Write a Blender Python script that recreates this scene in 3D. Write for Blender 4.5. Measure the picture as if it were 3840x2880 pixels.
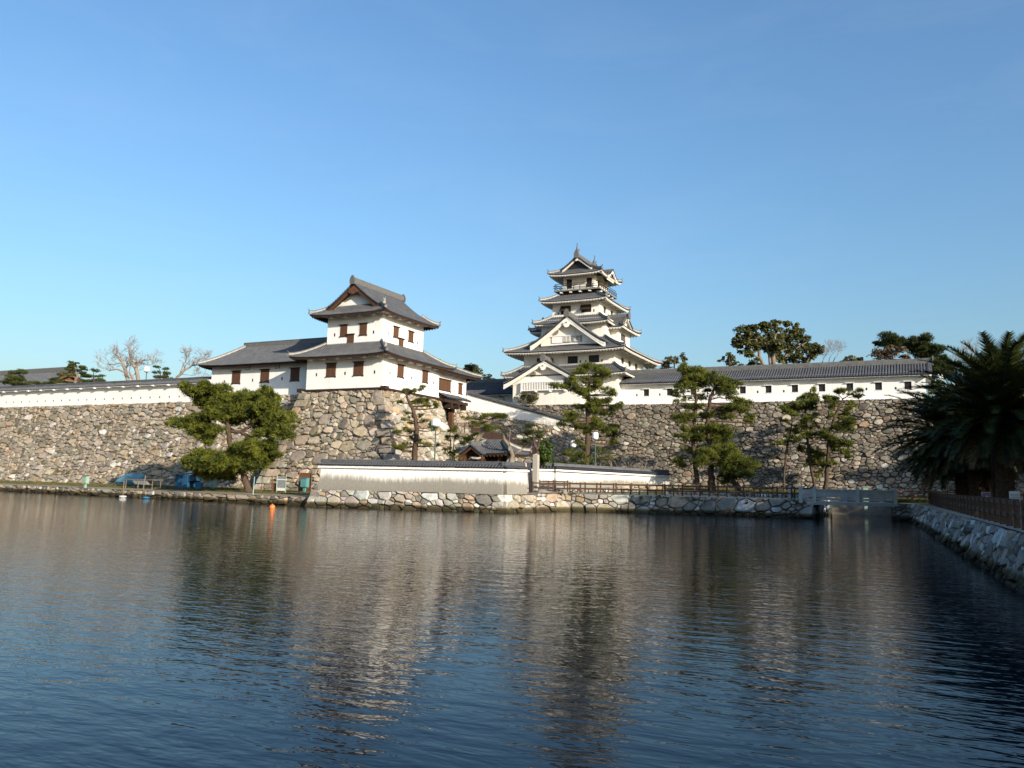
import bpy, math, random
import numpy as np
from mathutils import Vector, Matrix

# ------------------------------------------------------------------ scene, camera, sky, sun, exposure
for o in list(bpy.data.objects):
    bpy.data.objects.remove(o)
scene = bpy.context.scene
COL = scene.collection

# camera on the opposite bank, x along the castle front, y away from the water, z up (metres, water at z = 0)
cam = bpy.data.objects.new('camera', bpy.data.cameras.new('camera'))
COL.objects.link(cam)
cam.data.sensor_width = 36.0
cam.data.lens = 29.12
cam.data.clip_start = 0.1
cam.data.clip_end = 6000
_R = Vector((0.89878626, 0.43783755, 0.02194408))
_U = Vector((0.03136177, -0.11414581, 0.99296887))
_F = Vector((-0.43726388, 0.89177857, 0.11632405))
cam.matrix_world = Matrix(((_R.x, _U.x, -_F.x, 0), (_R.y, _U.y, -_F.y, 0), (_R.z, _U.z, -_F.z, 2.8), (0, 0, 0, 1)))
scene.camera = cam

SUN_EL = math.radians(18.0)
SUN_XY = Vector((0.885, -0.466)).normalized()          # towards the sun
to_sun = Vector((SUN_XY.x * math.cos(SUN_EL), SUN_XY.y * math.cos(SUN_EL), math.sin(SUN_EL)))
world = bpy.data.worlds.new('World')
scene.world = world
world.use_nodes = True
nt = world.node_tree
for n in list(nt.nodes):
    nt.nodes.remove(n)
sky = nt.nodes.new('ShaderNodeTexSky')
sky.sky_type = 'NISHITA'
sky.sun_disc = False
sky.sun_elevation = SUN_EL
sky.sun_rotation = math.atan2(SUN_XY.x, SUN_XY.y)
sky.altitude = 0
sky.air_density = 1.5
sky.dust_density = 2.0
sky.ozone_density = 6.2
bg = nt.nodes.new('ShaderNodeBackground')
bg.inputs['Strength'].default_value = 0.135
wo = nt.nodes.new('ShaderNodeOutputWorld')
tc = nt.nodes.new('ShaderNodeTexCoord')
wm = nt.nodes.new('ShaderNodeMapping'); wm.inputs['Rotation'].default_value = (0.3, 0.2, 0.5); wm.inputs['Scale'].default_value = (2.2, 2.2, 9.0)
nt.links.new(tc.outputs['Generated'], wm.inputs['Vector'])
cn = nt.nodes.new('ShaderNodeTexNoise'); cn.inputs['Scale'].default_value = 1.6; cn.inputs['Detail'].default_value = 7; cn.inputs['Roughness'].default_value = 0.62; cn.inputs['Distortion'].default_value = 0.5
nt.links.new(wm.outputs[0], cn.inputs['Vector'])
cr = nt.nodes.new('ShaderNodeMapRange'); cr.inputs['From Min'].default_value = 0.48; cr.inputs['From Max'].default_value = 0.85; cr.inputs['To Max'].default_value = 0.05
nt.links.new(cn.outputs['Fac'], cr.inputs['Value'])
cm = nt.nodes.new('ShaderNodeMix'); cm.data_type = 'RGBA'
cm.inputs[7].default_value = (4.6, 4.8, 4.9, 1)            # thin high cloud, as bright as the hazy sky
nt.links.new(cr.outputs[0], cm.inputs[0]); nt.links.new(sky.outputs[0], cm.inputs[6])
nt.links.new(cm.outputs[2], bg.inputs[0])
nt.links.new(bg.outputs[0], wo.inputs[0])

sun = bpy.data.objects.new('sun', bpy.data.lights.new('sun', 'SUN'))
COL.objects.link(sun)
sun.data.energy = 4.6
sun.data.angle = math.radians(0.5)
sun.data.color = (1.0, 0.885, 0.72)
sun.rotation_euler = to_sun.to_track_quat('Z', 'Y').to_euler()
sun.location = (60, -40, 60)

scene.view_settings.view_transform = 'Standard'
scene.view_settings.look = 'None'
scene.view_settings.exposure = 0.68
scene.view_settings.gamma = 1.0
scene.view_settings.use_curve_mapping = False
scene.render.engine = 'CYCLES'
scene.cycles.max_bounces = 6
scene.cycles.transparent_max_bounces = 4

# ------------------------------------------------------------------ materials
MATS = {}
def new_mat(name):
    m = bpy.data.materials.new(name)
    m.use_nodes = True
    MATS[name] = m
    t = m.node_tree
    return m, t, t.nodes['Principled BSDF']

def noise(t, scale, detail=4, rough=0.6, coord='Object', dist=0.0, vec=None):
    n = t.nodes.new('ShaderNodeTexNoise')
    n.inputs['Scale'].default_value = scale
    n.inputs['Detail'].default_value = detail
    n.inputs['Roughness'].default_value = rough
    n.inputs['Distortion'].default_value = dist
    if vec is None:
        c = t.nodes.new('ShaderNodeTexCoord')
        vec = c.outputs[coord]
    t.links.new(vec, n.inputs['Vector'])
    return n

def ramp(t, fac, stops):
    r = t.nodes.new('ShaderNodeValToRGB')
    e = r.color_ramp.elements
    while len(e) < len(stops):
        e.new(0.5)
    for el, (p, c) in zip(e, stops):
        el.position = p
        el.color = (c[0], c[1], c[2], 1)
    t.links.new(fac, r.inputs['Fac'])
    return r

def mix(t, fac, a, b, mode='MIX'):
    m = t.nodes.new('ShaderNodeMix')
    m.data_type = 'RGBA'
    m.blend_type = mode
    for sock, v in ((m.inputs['Factor'], fac), (m.inputs[6], a), (m.inputs[7], b)):
        if hasattr(v, 'is_linked') or hasattr(v, 'links'):
            t.links.new(v, sock)
        elif isinstance(v, (int, float)):
            sock.default_value = v
        else:
            sock.default_value = (v[0], v[1], v[2], 1)
    return m.outputs[2]

def bump(t, b, height, strength=0.4, dist=0.05):
    n = t.nodes.new('ShaderNodeBump')
    n.inputs['Strength'].default_value = strength
    n.inputs['Distance'].default_value = dist
    t.links.new(height, n.inputs['Height'])
    t.links.new(n.outputs[0], b.inputs['Normal'])

def simple(name, col, col2=None, scale=3.0, rough=0.75, bumps=0.0, spec=0.3, metal=0.0, stretch=None):
    m, t, b = new_mat(name)
    b.inputs['Roughness'].default_value = rough
    b.inputs['Specular IOR Level'].default_value = spec
    b.inputs['Metallic'].default_value = metal
    if col2 is None:
        col2 = tuple(c * 0.7 for c in col)
    vec = None
    if stretch:
        c = t.nodes.new('ShaderNodeTexCoord')
        mp = t.nodes.new('ShaderNodeMapping')
        mp.inputs['Scale'].default_value = stretch
        t.links.new(c.outputs['Object'], mp.inputs['Vector'])
        vec = mp.outputs[0]
    n = noise(t, scale, 5, 0.65, vec=vec)
    r = ramp(t, n.outputs['Fac'], [(0.3, col2), (0.7, col)])
    t.links.new(r.outputs[0], b.inputs['Base Color'])
    if bumps:
        bump(t, b, n.outputs['Fac'], bumps, 0.04)
    return m

# white lime plaster with faint rain streaks
m, t, b = new_mat('plaster')
b.inputs['Roughness'].default_value = 0.85
b.inputs['Specular IOR Level'].default_value = 0.15
c = t.nodes.new('ShaderNodeTexCoord')
mp = t.nodes.new('ShaderNodeMapping'); mp.inputs['Scale'].default_value = (2.2, 2.2, 0.25)
t.links.new(c.outputs['Object'], mp.inputs['Vector'])
n1 = noise(t, 1.0, 6, 0.6, vec=mp.outputs[0])
n2 = noise(t, 0.35, 4, 0.6)
ra = ramp(t, n1.outputs['Fac'], [(0.2, (0.755, 0.745, 0.72)), (0.6, (0.81, 0.80, 0.78))])
rb = ramp(t, n2.outputs['Fac'], [(0.3, (0.93, 0.93, 0.925)), (0.6, (1, 1, 1))])
mp2 = t.nodes.new('ShaderNodeMapping'); mp2.inputs['Scale'].default_value = (1.7, 1.7, 0.16)
t.links.new(c.outputs['Object'], mp2.inputs['Vector'])
n5 = noise(t, 2.4, 5, 0.75, vec=mp2.outputs[0])
rg_ = ramp(t, n5.outputs['Fac'], [(0.28, (0.80, 0.785, 0.75)), (0.42, (1, 1, 1))])
pc = mix(t, 1.0, ra.outputs[0], rb.outputs[0], 'MULTIPLY')
t.links.new(mix(t, 1.0, pc, rg_.outputs[0], 'MULTIPLY'), b.inputs['Base Color'])
n3 = noise(t, 9, 4, 0.6)
bump(t, b, n3.outputs['Fac'], 0.15, 0.02)

# older plaster of the keep, slightly yellowed and stained
m, t, b = new_mat('plaster_old')
b.inputs['Roughness'].default_value = 0.9
b.inputs['Specular IOR Level'].default_value = 0.12
c = t.nodes.new('ShaderNodeTexCoord')
mp = t.nodes.new('ShaderNodeMapping'); mp.inputs['Scale'].default_value = (1.6, 1.6, 0.2)
t.links.new(c.outputs['Object'], mp.inputs['Vector'])
n1 = noise(t, 1.2, 6, 0.65, vec=mp.outputs[0])
ra = ramp(t, n1.outputs['Fac'], [(0.2, (0.6, 0.565, 0.5)), (0.45, (0.735, 0.71, 0.65)), (0.75, (0.79, 0.77, 0.72))])
t.links.new(ra.outputs[0], b.inputs['Base Color'])
n3 = noise(t, 7, 4, 0.6)
bump(t, b, n3.outputs['Fac'], 0.2, 0.02)

# low boundary wall: grey water stain rising from the foot, streaky upper edge
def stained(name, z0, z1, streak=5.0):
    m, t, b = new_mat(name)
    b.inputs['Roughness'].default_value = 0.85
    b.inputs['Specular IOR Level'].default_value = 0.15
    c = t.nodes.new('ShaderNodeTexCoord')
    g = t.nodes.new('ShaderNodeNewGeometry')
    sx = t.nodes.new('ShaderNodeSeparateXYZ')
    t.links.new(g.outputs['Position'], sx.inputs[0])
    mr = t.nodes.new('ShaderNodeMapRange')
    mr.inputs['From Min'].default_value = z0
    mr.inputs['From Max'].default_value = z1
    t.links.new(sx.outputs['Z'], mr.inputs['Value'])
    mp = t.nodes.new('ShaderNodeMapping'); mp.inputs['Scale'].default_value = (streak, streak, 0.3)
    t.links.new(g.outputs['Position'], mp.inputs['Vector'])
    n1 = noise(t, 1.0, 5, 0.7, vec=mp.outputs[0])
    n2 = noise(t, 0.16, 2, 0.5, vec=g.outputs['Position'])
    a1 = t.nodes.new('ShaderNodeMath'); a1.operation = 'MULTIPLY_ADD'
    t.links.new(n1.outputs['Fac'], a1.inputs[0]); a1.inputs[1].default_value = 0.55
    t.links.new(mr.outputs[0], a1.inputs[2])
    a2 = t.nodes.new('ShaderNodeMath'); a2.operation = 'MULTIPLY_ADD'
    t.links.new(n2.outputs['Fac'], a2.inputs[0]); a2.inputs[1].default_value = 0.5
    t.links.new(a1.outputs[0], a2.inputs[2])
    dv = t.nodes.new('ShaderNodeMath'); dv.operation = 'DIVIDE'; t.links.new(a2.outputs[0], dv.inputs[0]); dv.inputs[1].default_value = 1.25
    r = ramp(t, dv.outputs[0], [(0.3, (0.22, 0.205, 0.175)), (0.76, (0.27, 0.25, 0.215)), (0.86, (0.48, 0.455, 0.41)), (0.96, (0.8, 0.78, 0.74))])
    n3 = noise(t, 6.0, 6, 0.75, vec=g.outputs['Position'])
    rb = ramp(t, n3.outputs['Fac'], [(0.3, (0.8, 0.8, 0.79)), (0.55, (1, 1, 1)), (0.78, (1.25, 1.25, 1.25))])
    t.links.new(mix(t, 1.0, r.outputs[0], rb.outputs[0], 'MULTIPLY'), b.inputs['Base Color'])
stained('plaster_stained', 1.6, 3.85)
stained('plaster_stained_rear', 1.9, 4.0)
stained('plaster_ramp', 5.5, 13.5, 7.0)

# fired roof tile, silvery dark grey
m, t, b = new_mat('tile')
b.inputs['Roughness'].default_value = 0.55
b.inputs['Specular IOR Level'].default_value = 0.3
n1 = noise(t, 1.3, 5, 0.7)
n2 = noise(t, 7, 3, 0.6)
ra = ramp(t, n1.outputs['Fac'], [(0.3, (0.062, 0.066, 0.076)), (0.7, (0.12, 0.122, 0.128))])
rb = ramp(t, n2.outputs['Fac'], [(0.3, (0.7, 0.7, 0.7)), (0.7, (1.15, 1.15, 1.12))])
t.links.new(mix(t, 1.0, ra.outputs[0], rb.outputs[0], 'MULTIPLY'), b.inputs['Base Color'])
simple('tile_pan', (0.02, 0.023, 0.032), (0.012, 0.014, 0.021), 3, 0.65, 0.0, 0.2)
simple('ridge_tile', (0.15, 0.148, 0.142), (0.085, 0.085, 0.085), 3, 0.6, 0.2, 0.3)
simple('ridge_plaster', (0.38, 0.365, 0.33), (0.22, 0.215, 0.2), 2.5, 0.85, 0.2, 0.2)
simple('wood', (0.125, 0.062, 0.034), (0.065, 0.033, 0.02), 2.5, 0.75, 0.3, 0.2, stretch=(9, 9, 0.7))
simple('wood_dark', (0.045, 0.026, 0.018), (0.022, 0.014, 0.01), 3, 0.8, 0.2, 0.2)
simple('wood_red', (0.14, 0.065, 0.036), (0.075, 0.037, 0.022), 3, 0.75, 0.2, 0.2)
simple('fence_wood', (0.125, 0.075, 0.05), (0.065, 0.04, 0.028), 3, 0.8, 0.3, 0.2, stretch=(3, 3, 3))
simple('fence_wood_red', (0.28, 0.13, 0.065), (0.16, 0.078, 0.045), 3, 0.8, 0.3, 0.2)
simple('window_dark', (0.022, 0.02, 0.02), (0.012, 0.011, 0.012), 2, 0.5, 0.0, 0.4)
simple('window_shutter_grey', (0.10, 0.092, 0.08), (0.06, 0.056, 0.05), 3, 0.7)
simple('bark', (0.115, 0.078, 0.056), (0.045, 0.03, 0.023), 7, 0.95, 0.8, 0.1, stretch=(1, 1, 0.35))
simple('bark_pale', (0.25, 0.2, 0.15), (0.13, 0.1, 0.075), 5, 0.95, 0.6, 0.1, stretch=(1, 1, 0.35))
simple('bark_bare', (0.3, 0.25, 0.215), (0.18, 0.15, 0.13), 4, 0.95, 0.3, 0.1)
simple('palm_bark', (0.10, 0.065, 0.04), (0.035, 0.022, 0.015), 6, 0.95, 0.7, 0.1)
simple('granite', (0.46, 0.43, 0.37), (0.32, 0.3, 0.26), 14, 0.85, 0.25, 0.2)
simple('concrete', (0.52, 0.53, 0.5), (0.34, 0.35, 0.33), 1.6, 0.9, 0.25, 0.2)
simple('grass', (0.105, 0.115, 0.035), (0.05, 0.062, 0.018), 1.6, 0.95, 0.6, 0.1)
simple('path_earth', (0.33, 0.275, 0.2), (0.2, 0.165, 0.12), 0.8, 0.95, 0.4, 0.1)
simple('paving', (0.36, 0.33, 0.28), (0.25, 0.225, 0.19), 1.2, 0.9, 0.3, 0.1)
simple('earth_core', (0.17, 0.145, 0.11), (0.09, 0.078, 0.06), 2, 0.95)
simple('metal_green', (0.06, 0.12, 0.11), (0.04, 0.085, 0.08), 4, 0.5, 0, 0.4)
simple('metal_brown', (0.075, 0.043, 0.033), (0.05, 0.03, 0.024), 4, 0.6, 0, 0.3)
simple('metal_grey', (0.2, 0.2, 0.19), (0.12, 0.12, 0.12), 4, 0.5, 0, 0.4)
simple('rust', (0.19, 0.085, 0.045), (0.09, 0.045, 0.028), 5, 0.9, 0.3)
simple('lamp_glass', (0.82, 0.82, 0.8), (0.74, 0.74, 0.72), 1, 0.35, 0, 0.5)
simple('paint_blue_boat', (0.13, 0.3, 0.39), (0.06, 0.17, 0.24), 2.5, 0.6, 0.1, 0.35)
simple('paint_blue', (0.022, 0.095, 0.19), (0.014, 0.06, 0.13), 3, 0.65, 0.1)
simple('plastic_blue', (0.04, 0.19, 0.34), (0.03, 0.14, 0.27), 3, 0.45)
simple('paint_mint', (0.3, 0.41, 0.34), (0.2, 0.29, 0.24), 3, 0.6, 0.1)
simple('paint_teal', (0.1, 0.27, 0.27), (0.07, 0.2, 0.2), 3, 0.6, 0.1)
simple('paint_white', (0.78, 0.78, 0.74), (0.62, 0.62, 0.58), 4, 0.6)
simple('paint_red', (0.6, 0.06, 0.05), (0.5, 0.05, 0.045), 4, 0.5)
simple('paint_sky', (0.12, 0.35, 0.65), (0.1, 0.3, 0.56), 4, 0.5)
simple('buoy_orange', (0.85, 0.22, 0.05), (0.7, 0.16, 0.03), 3, 0.4, 0, 0.4)
simple('cloth_grey', (0.28, 0.29, 0.3), (0.16, 0.17, 0.18), 3, 0.8)
simple('flower_white', (0.8, 0.78, 0.74), (0.7, 0.66, 0.62), 3, 0.7)

# stones: base colour per stone from a colour attribute, granite grain and lichen on top
def stone_mat(name, wet=False):
    m, t, b = new_mat(name)
    b.inputs['Roughness'].default_value = 0.9
    b.inputs['Specular IOR Level'].default_value = 0.2
    at = t.nodes.new('ShaderNodeAttribute'); at.attribute_name = 'stone_colour'
    g = t.nodes.new('ShaderNodeNewGeometry')
    n1 = noise(t, 2.2, 6, 0.7, vec=g.outputs['Position'])
    n2 = noise(t, 13, 4, 0.7, vec=g.outputs['Position'])
    r1 = ramp(t, n1.outputs['Fac'], [(0.28, (0.6, 0.58, 0.54)), (0.5, (1, 1, 1)), (0.72, (1.3, 1.3, 1.3))])
    r2 = ramp(t, n2.outputs['Fac'], [(0.3, (0.72, 0.72, 0.72)), (0.65, (1.12, 1.12, 1.12))])
    c1 = mix(t, 1.0, at.outputs['Color'], r1.outputs[0], 'MULTIPLY')
    c2 = mix(t, 1.0, c1, r2.outputs[0], 'MULTIPLY')
    n3 = noise(t, 0.45, 4, 0.6, vec=g.outputs['Position'])
    r3 = ramp(t, n3.outputs['Fac'], [(0.5, (0, 0, 0)), (0.68, (1, 1, 1))])
    c3 = mix(t, 0.35, c2, (0.62, 0.6, 0.5), 'MULTIPLY')
    c4 = mix(t, r3.outputs[0], c2, c3)
    if wet:
        sx = t.nodes.new('ShaderNodeSeparateXYZ')
        t.links.new(g.outputs['Position'], sx.inputs[0])
        a1 = t.nodes.new('ShaderNodeMath'); a1.operation = 'MULTIPLY_ADD'
        t.links.new(n1.outputs['Fac'], a1.inputs[0]); a1.inputs[1].default_value = -0.35
        t.links.new(sx.outputs['Z'], a1.inputs[2])
        rw = ramp(t, a1.outputs[0], [(0.0, (0.13, 0.12, 0.075)), (0.2, (0.3, 0.28, 0.18)), (0.34, (1, 1, 1))])
        c4 = mix(t, 1.0, c4, rw.outputs[0], 'MULTIPLY')
    t.links.new(c4, b.inputs['Base Color'])
    bump(t, b, n2.outputs['Fac'], 0.5, 0.03)
stone_mat('stone')
stone_mat('stone_quay', True)

def leaf_mat(name, dark, light, rough=0.6, trans=0.25):
    m, t, b = new_mat(name)
    b.inputs['Roughness'].default_value = rough
    b.inputs['Specular IOR Level'].default_value = 0.25
    g = t.nodes.new('ShaderNodeNewGeometry')
    n = noise(t, 0.9, 3, 0.6, vec=g.outputs['Position'])
    n2 = noise(t, 5.0, 2, 0.6, vec=g.outputs['Position'])
    ad = t.nodes.new('ShaderNodeMath'); ad.operation = 'MULTIPLY_ADD'
    t.links.new(n2.outputs['Fac'], ad.inputs[0]); ad.inputs[1].default_value = 0.6
    t.links.new(n.outputs['Fac'], ad.inputs[2])
    r = ramp(t, ad.outputs[0], [(0.66, dark), (0.94, light)])
    t.links.new(r.outputs[0], b.inputs['Base Color'])
    tr = t.nodes.new('ShaderNodeBsdfTranslucent')
    t.links.new(r.outputs[0], tr.inputs['Color'])
    mx = t.nodes.new('ShaderNodeMixShader'); mx.inputs[0].default_value = trans
    out = t.nodes['Material Output']
    t.links.new(b.outputs[0], mx.inputs[1]); t.links.new(tr.outputs[0], mx.inputs[2])
    t.links.new(mx.outputs[0], out.inputs['Surface'])
leaf_mat('needles', (0.026, 0.042, 0.008), (0.19, 0.205, 0.028), 0.6, 0.3)
leaf_mat('needles_dark', (0.02, 0.034, 0.012), (0.07, 0.088, 0.024))
leaf_mat('needles_topiary', (0.035, 0.05, 0.014), (0.1, 0.115, 0.03))
leaf_mat('leaves', (0.032, 0.042, 0.014), (0.12, 0.115, 0.032), 0.45)
leaf_mat('leaves_bright', (0.03, 0.06, 0.012), (0.1, 0.15, 0.025), 0.45)
leaf_mat('leaves_brown', (0.06, 0.042, 0.024), (0.16, 0.11, 0.06), 0.7)
leaf_mat('leaves_olive', (0.045, 0.05, 0.018), (0.15, 0.125, 0.045), 0.5)
leaf_mat('frond', (0.014, 0.024, 0.008), (0.06, 0.07, 0.016), 0.5, 0.2)
leaf_mat('frond_dry', (0.08, 0.05, 0.025), (0.2, 0.13, 0.06), 0.8, 0.2)
leaf_mat('weed', (0.05, 0.065, 0.018), (0.15, 0.13, 0.045), 0.8, 0.2)

# moat water
m, t, b = new_mat('water')
b.inputs['Base Color'].default_value = (0.003, 0.009, 0.016, 1)
b.inputs['Roughness'].default_value = 0.03
b.inputs['IOR'].default_value = 1.2
b.inputs['Specular IOR Level'].default_value = 0.5
g = t.nodes.new('ShaderNodeNewGeometry')
def wmap(rot, sc):
    mp = t.nodes.new('ShaderNodeMapping')
    mp.inputs['Rotation'].default_value = (0, 0, rot)
    mp.inputs['Scale'].default_value = sc
    t.links.new(g.outputs['Position'], mp.inputs['Vector'])
    return mp.outputs[0]
na = noise(t, 1.0, 3, 0.55, vec=wmap(math.radians(-22), (0.9, 2.3, 1)), dist=0.25)
nb = noise(t, 1.0, 2, 0.5, vec=wmap(math.radians(-34), (3.0, 7.0, 1)), dist=0.2)
nc = noise(t, 0.035, 2, 0.5, vec=g.outputs['Position'])
rc = ramp(t, nc.outputs['Fac'], [(0.38, (0.08, 0.08, 0.08)), (0.62, (1, 1, 1))])
mm = t.nodes.new('ShaderNodeMath'); mm.operation = 'MULTIPLY'
t.links.new(nb.outputs['Fac'], mm.inputs[0]); t.links.new(rc.outputs[0], mm.inputs[1])
b1 = t.nodes.new('ShaderNodeBump'); b1.inputs['Strength'].default_value = 1.0; b1.inputs['Distance'].default_value = 0.024
t.links.new(na.outputs['Fac'], b1.inputs['Height'])
b2 = t.nodes.new('ShaderNodeBump'); b2.inputs['Strength'].default_value = 1.0; b2.inputs['Distance'].default_value = 0.012
t.links.new(mm.outputs[0], b2.inputs['Height'])
t.links.new(b1.outputs[0], b2.inputs['Normal'])
t.links.new(b2.outputs[0], b.inputs['Normal'])

# ------------------------------------------------------------------ builders
OFF = {}
RND = random.Random(7)

def link(o, parent=None, loc=None, kind=None):
    COL.objects.link(o)
    if parent is not None:
        o.parent = parent
        OFF[o.name] = OFF[parent.name]
        if loc is not None:
            o.location = loc
    else:
        OFF[o.name] = Vector(loc) if loc is not None else Vector((0, 0, 0))
        if loc is not None:
            o.location = loc
    if kind:
        o['kind'] = kind
    return o

def tag(o, label, cat, group=None):
    o['label'] = label
    o['category'] = cat
    if group:
        o['group'] = group
    return o

def thing(name, label, cat, loc, group=None):
    o = bpy.data.objects.new(name, None)
    o.empty_display_size = 0.3
    link(o, None, loc)
    return tag(o, label, cat, group)

class MB:
    def __init__(self):
        self.v = []
        self.f = []
        self.fm = None
    def add(self, vs, fs):
        k = len(self.v)
        self.v.extend(vs)
        self.f.extend([tuple(i + k for i in f) for f in fs])
        return self
    def box(self, x0, x1, y0, y1, z0, z1):
        return self.add([(x0, y0, z0), (x1, y0, z0), (x1, y1, z0), (x0, y1, z0), (x0, y0, z1), (x1, y0, z1), (x1, y1, z1), (x0, y1, z1)],
                        [(0, 3, 2, 1), (4, 5, 6, 7), (0, 1, 5, 4), (1, 2, 6, 5), (2, 3, 7, 6), (3, 0, 4, 7)])
    def beam(self, a, b, w, h, up=(0, 0, 1)):
        a = Vector(a); b = Vector(b)
        d = (b - a).normalized()
        s = d.cross(Vector(up))
        if s.length < 1e-4:
            s = Vector((1, 0, 0))
        s.normalize()
        u = s.cross(d).normalized()
        vs = []
        for p in (a, b):
            for i, j in ((-1, -1), (1, -1), (1, 1), (-1, 1)):
                vs.append(tuple(p + s * (i * w / 2) + u * (j * h / 2)))
        return self.add(vs, [(3, 2, 1, 0), (4, 5, 6, 7), (0, 1, 5, 4), (1, 2, 6, 5), (2, 3, 7, 6), (3, 0, 4, 7)])
    def tube(self, pts, rad, n=6, cap=True):
        P = [Vector(p) for p in pts]
        if not hasattr(rad, '__len__'):
            rad = [rad] * len(P)
        k = len(self.v)
        prev = None
        for i, p in enumerate(P):
            d = (P[min(i + 1, len(P) - 1)] - P[max(i - 1, 0)])
            if d.length < 1e-6:
                d = Vector((0, 0, 1))
            d.normalize()
            if prev is None:
                s = d.cross(Vector((0.3, 0.2, 1)))
                if s.length < 1e-3:
                    s = d.cross(Vector((1, 0, 0)))
            else:
                s = prev - d * prev.dot(d)
            s.normalize()
            prev = s
            u = d.cross(s)
            for j in range(n):
                a = 2 * math.pi * j / n
                self.v.append(tuple(p + (s * math.cos(a) + u * math.sin(a)) * rad[i]))
        for i in range(len(P) - 1):
            for j in range(n):
                a = k + i * n + j; b_ = k + i * n + (j + 1) % n
                self.f.append((a, b_, b_ + n, a + n))
        if cap:
            self.f.append(tuple(k + j for j in reversed(range(n))))
            self.f.append(tuple(k + (len(P) - 1) * n + j for j in range(n)))
        return self
    def prism(self, poly, ext):
        n = len(poly)
        e = Vector(ext)
        vs = [tuple(p) for p in poly] + [tuple(Vector(p) + e) for p in poly]
        fs = [tuple(reversed(range(n))), tuple(range(n, 2 * n))]
        for i in range(n):
            j = (i + 1) % n
            fs.append((i, j, j + n, i + n))
        return self.add(vs, fs)
    def lathe(self, c, prof, n=12):
        k = len(self.v)
        for r, z in prof:
            for j in range(n):
                a = 2 * math.pi * j / n
                self.v.append((c[0] + r * math.cos(a), c[1] + r * math.sin(a), c[2] + z))
        for i in range(len(prof) - 1):
            for j in range(n):
                a = k + i * n + j; b_ = k + i * n + (j + 1) % n
                self.f.append((a, b_, b_ + n, a + n))
        self.f.append(tuple(k + j for j in reversed(range(n))))
        self.f.append(tuple(k + (len(prof) - 1) * n + j for j in range(n)))
        return self
    def grid(self, rows):
        k = len(self.v)
        m_ = len(rows[0])
        for r in rows:
            self.v.extend([tuple(p) for p in r])
        for i in range(len(rows) - 1):
            for j in range(m_ - 1):
                a = k + i * m_ + j
                self.f.append((a, a + 1, a + m_ + 1, a + m_))
        return self
    def build(self, name, mat, parent=None, loc=None, smooth=False, kind=None):
        me = bpy.data.meshes.new(name)
        if parent is not None:
            off = OFF[parent.name]
        elif loc is not None:
            off = Vector(loc)
        else:
            off = Vector((0, 0, 0))
        vs = [(x - off.x, y - off.y, z - off.z) for x, y, z in self.v] if off.length else self.v
        me.from_pydata(vs, [], self.f)
        me.materials.append(MATS[mat])
        if smooth:
            me.polygons.foreach_set('use_smooth', [True] * len(me.polygons))
        me.update()
        o = bpy.data.objects.new(name, me)
        return link(o, parent, None if parent is not None else loc, kind)

def tri_mesh(name, V, T, mat, parent=None, kind=None, loc=None):
    """fast triangle mesh from numpy arrays"""
    me = bpy.data.meshes.new(name)
    off = OFF[parent.name] if parent is not None else Vector(loc or (0, 0, 0))
    V = np.asarray(V, np.float32) - np.array(off, np.float32)
    T = np.asarray(T, np.int32)
    me.vertices.add(len(V)); me.vertices.foreach_set('co', V.ravel())
    me.loops.add(T.size); me.loops.foreach_set('vertex_index', T.ravel())
    me.polygons.add(len(T))
    me.polygons.foreach_set('loop_start', np.arange(0, T.size, 3, dtype=np.int32))
    me.polygons.foreach_set('loop_total', np.full(len(T), 3, np.int32))
    me.materials.append(MATS[mat])
    me.update(calc_edges=True)
    o = bpy.data.objects.new(name, me)
    return link(o, parent, None if parent is not None else loc, kind)

def inst(src, parent, loc, name=None, rot=None):
    """a copy of a part that shares its mesh; loc is in world coordinates"""
    o = src.copy()
    COL.objects.link(o)
    o.parent = parent
    OFF[o.name] = OFF[parent.name]
    o.location = Vector(loc) - OFF[parent.name]
    if rot is not None:
        o.rotation_euler = rot
    return o

def lerp(a, b, t):
    return a + (b - a) * t
def V3(*a):
    return Vector(a)

# ------------------------------------------------------------------ ground, water, terrace
def sheet(name, poly, mat, kind='structure'):
    m_ = MB()
    m_.add([tuple(p) for p in poly], [tuple(range(len(poly)))])
    return m_.build(name, mat, kind=kind)

sheet('water', [(-500, -70, 0), (300, -70, 0), (300, 99, 0), (-500, 99, 0)], 'water')
sheet('ground', [(-3000, 110, 2.0), (3000, 110, 2.0), (3000, 4000, 2.0), (-3000, 4000, 2.0)], 'grass')
sheet('castle_terrace', [(-400, 82.9, 12.6), (-58, 82.9, 12.6), (-57, 101.2, 12.6), (-40, 102.4, 12.6), (-38, 103.9, 12.6),
                         (200, 103.9, 12.6), (200, 420, 12.6), (-400, 420, 12.6)], 'grass')

QL = [(-150, 75.2), (-112, 71.2), (-90, 68.2), (-70, 65.6), (-52.6, 63.9)]       # edge of the low left bank
def quad_strip(name, a, b, za, zb, mat, n=1):
    m_ = MB()
    rows = []
    for i in range(n + 1):
        k = i / n
        rows.append([(lerp(p[0], q[0], k), lerp(p[1], q[1], k), lerp(za, zb, k)) for p, q in zip(a, b)])
    m_.grid(rows)
    return m_.build(name, mat, kind='structure')
quad_strip('bank_path', QL, [(x, y + 3.4) for x, y in QL], 0.80, 0.92, 'path_earth')
quad_strip('bank_lawn', [(x, y + 3.4) for x, y in QL], [(-150, 84), (-112, 84), (-90, 84), (-70, 84), (-52, 84)], 0.925, 1.35, 'grass')
quad_strip('shrine_yard', [(-52.2, 63.5), (-33.0, 66.6), (-32.3, 71.7)], [(-52.2, 97), (-40, 97), (-35.2, 80)], 1.60, 1.75, 'path_earth')
MQ = [(-32.3, 71.7), (-30.6, 76.3), (-25.5, 78.5), (-17.4, 80.5), (-8.7, 81.2)]
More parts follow.
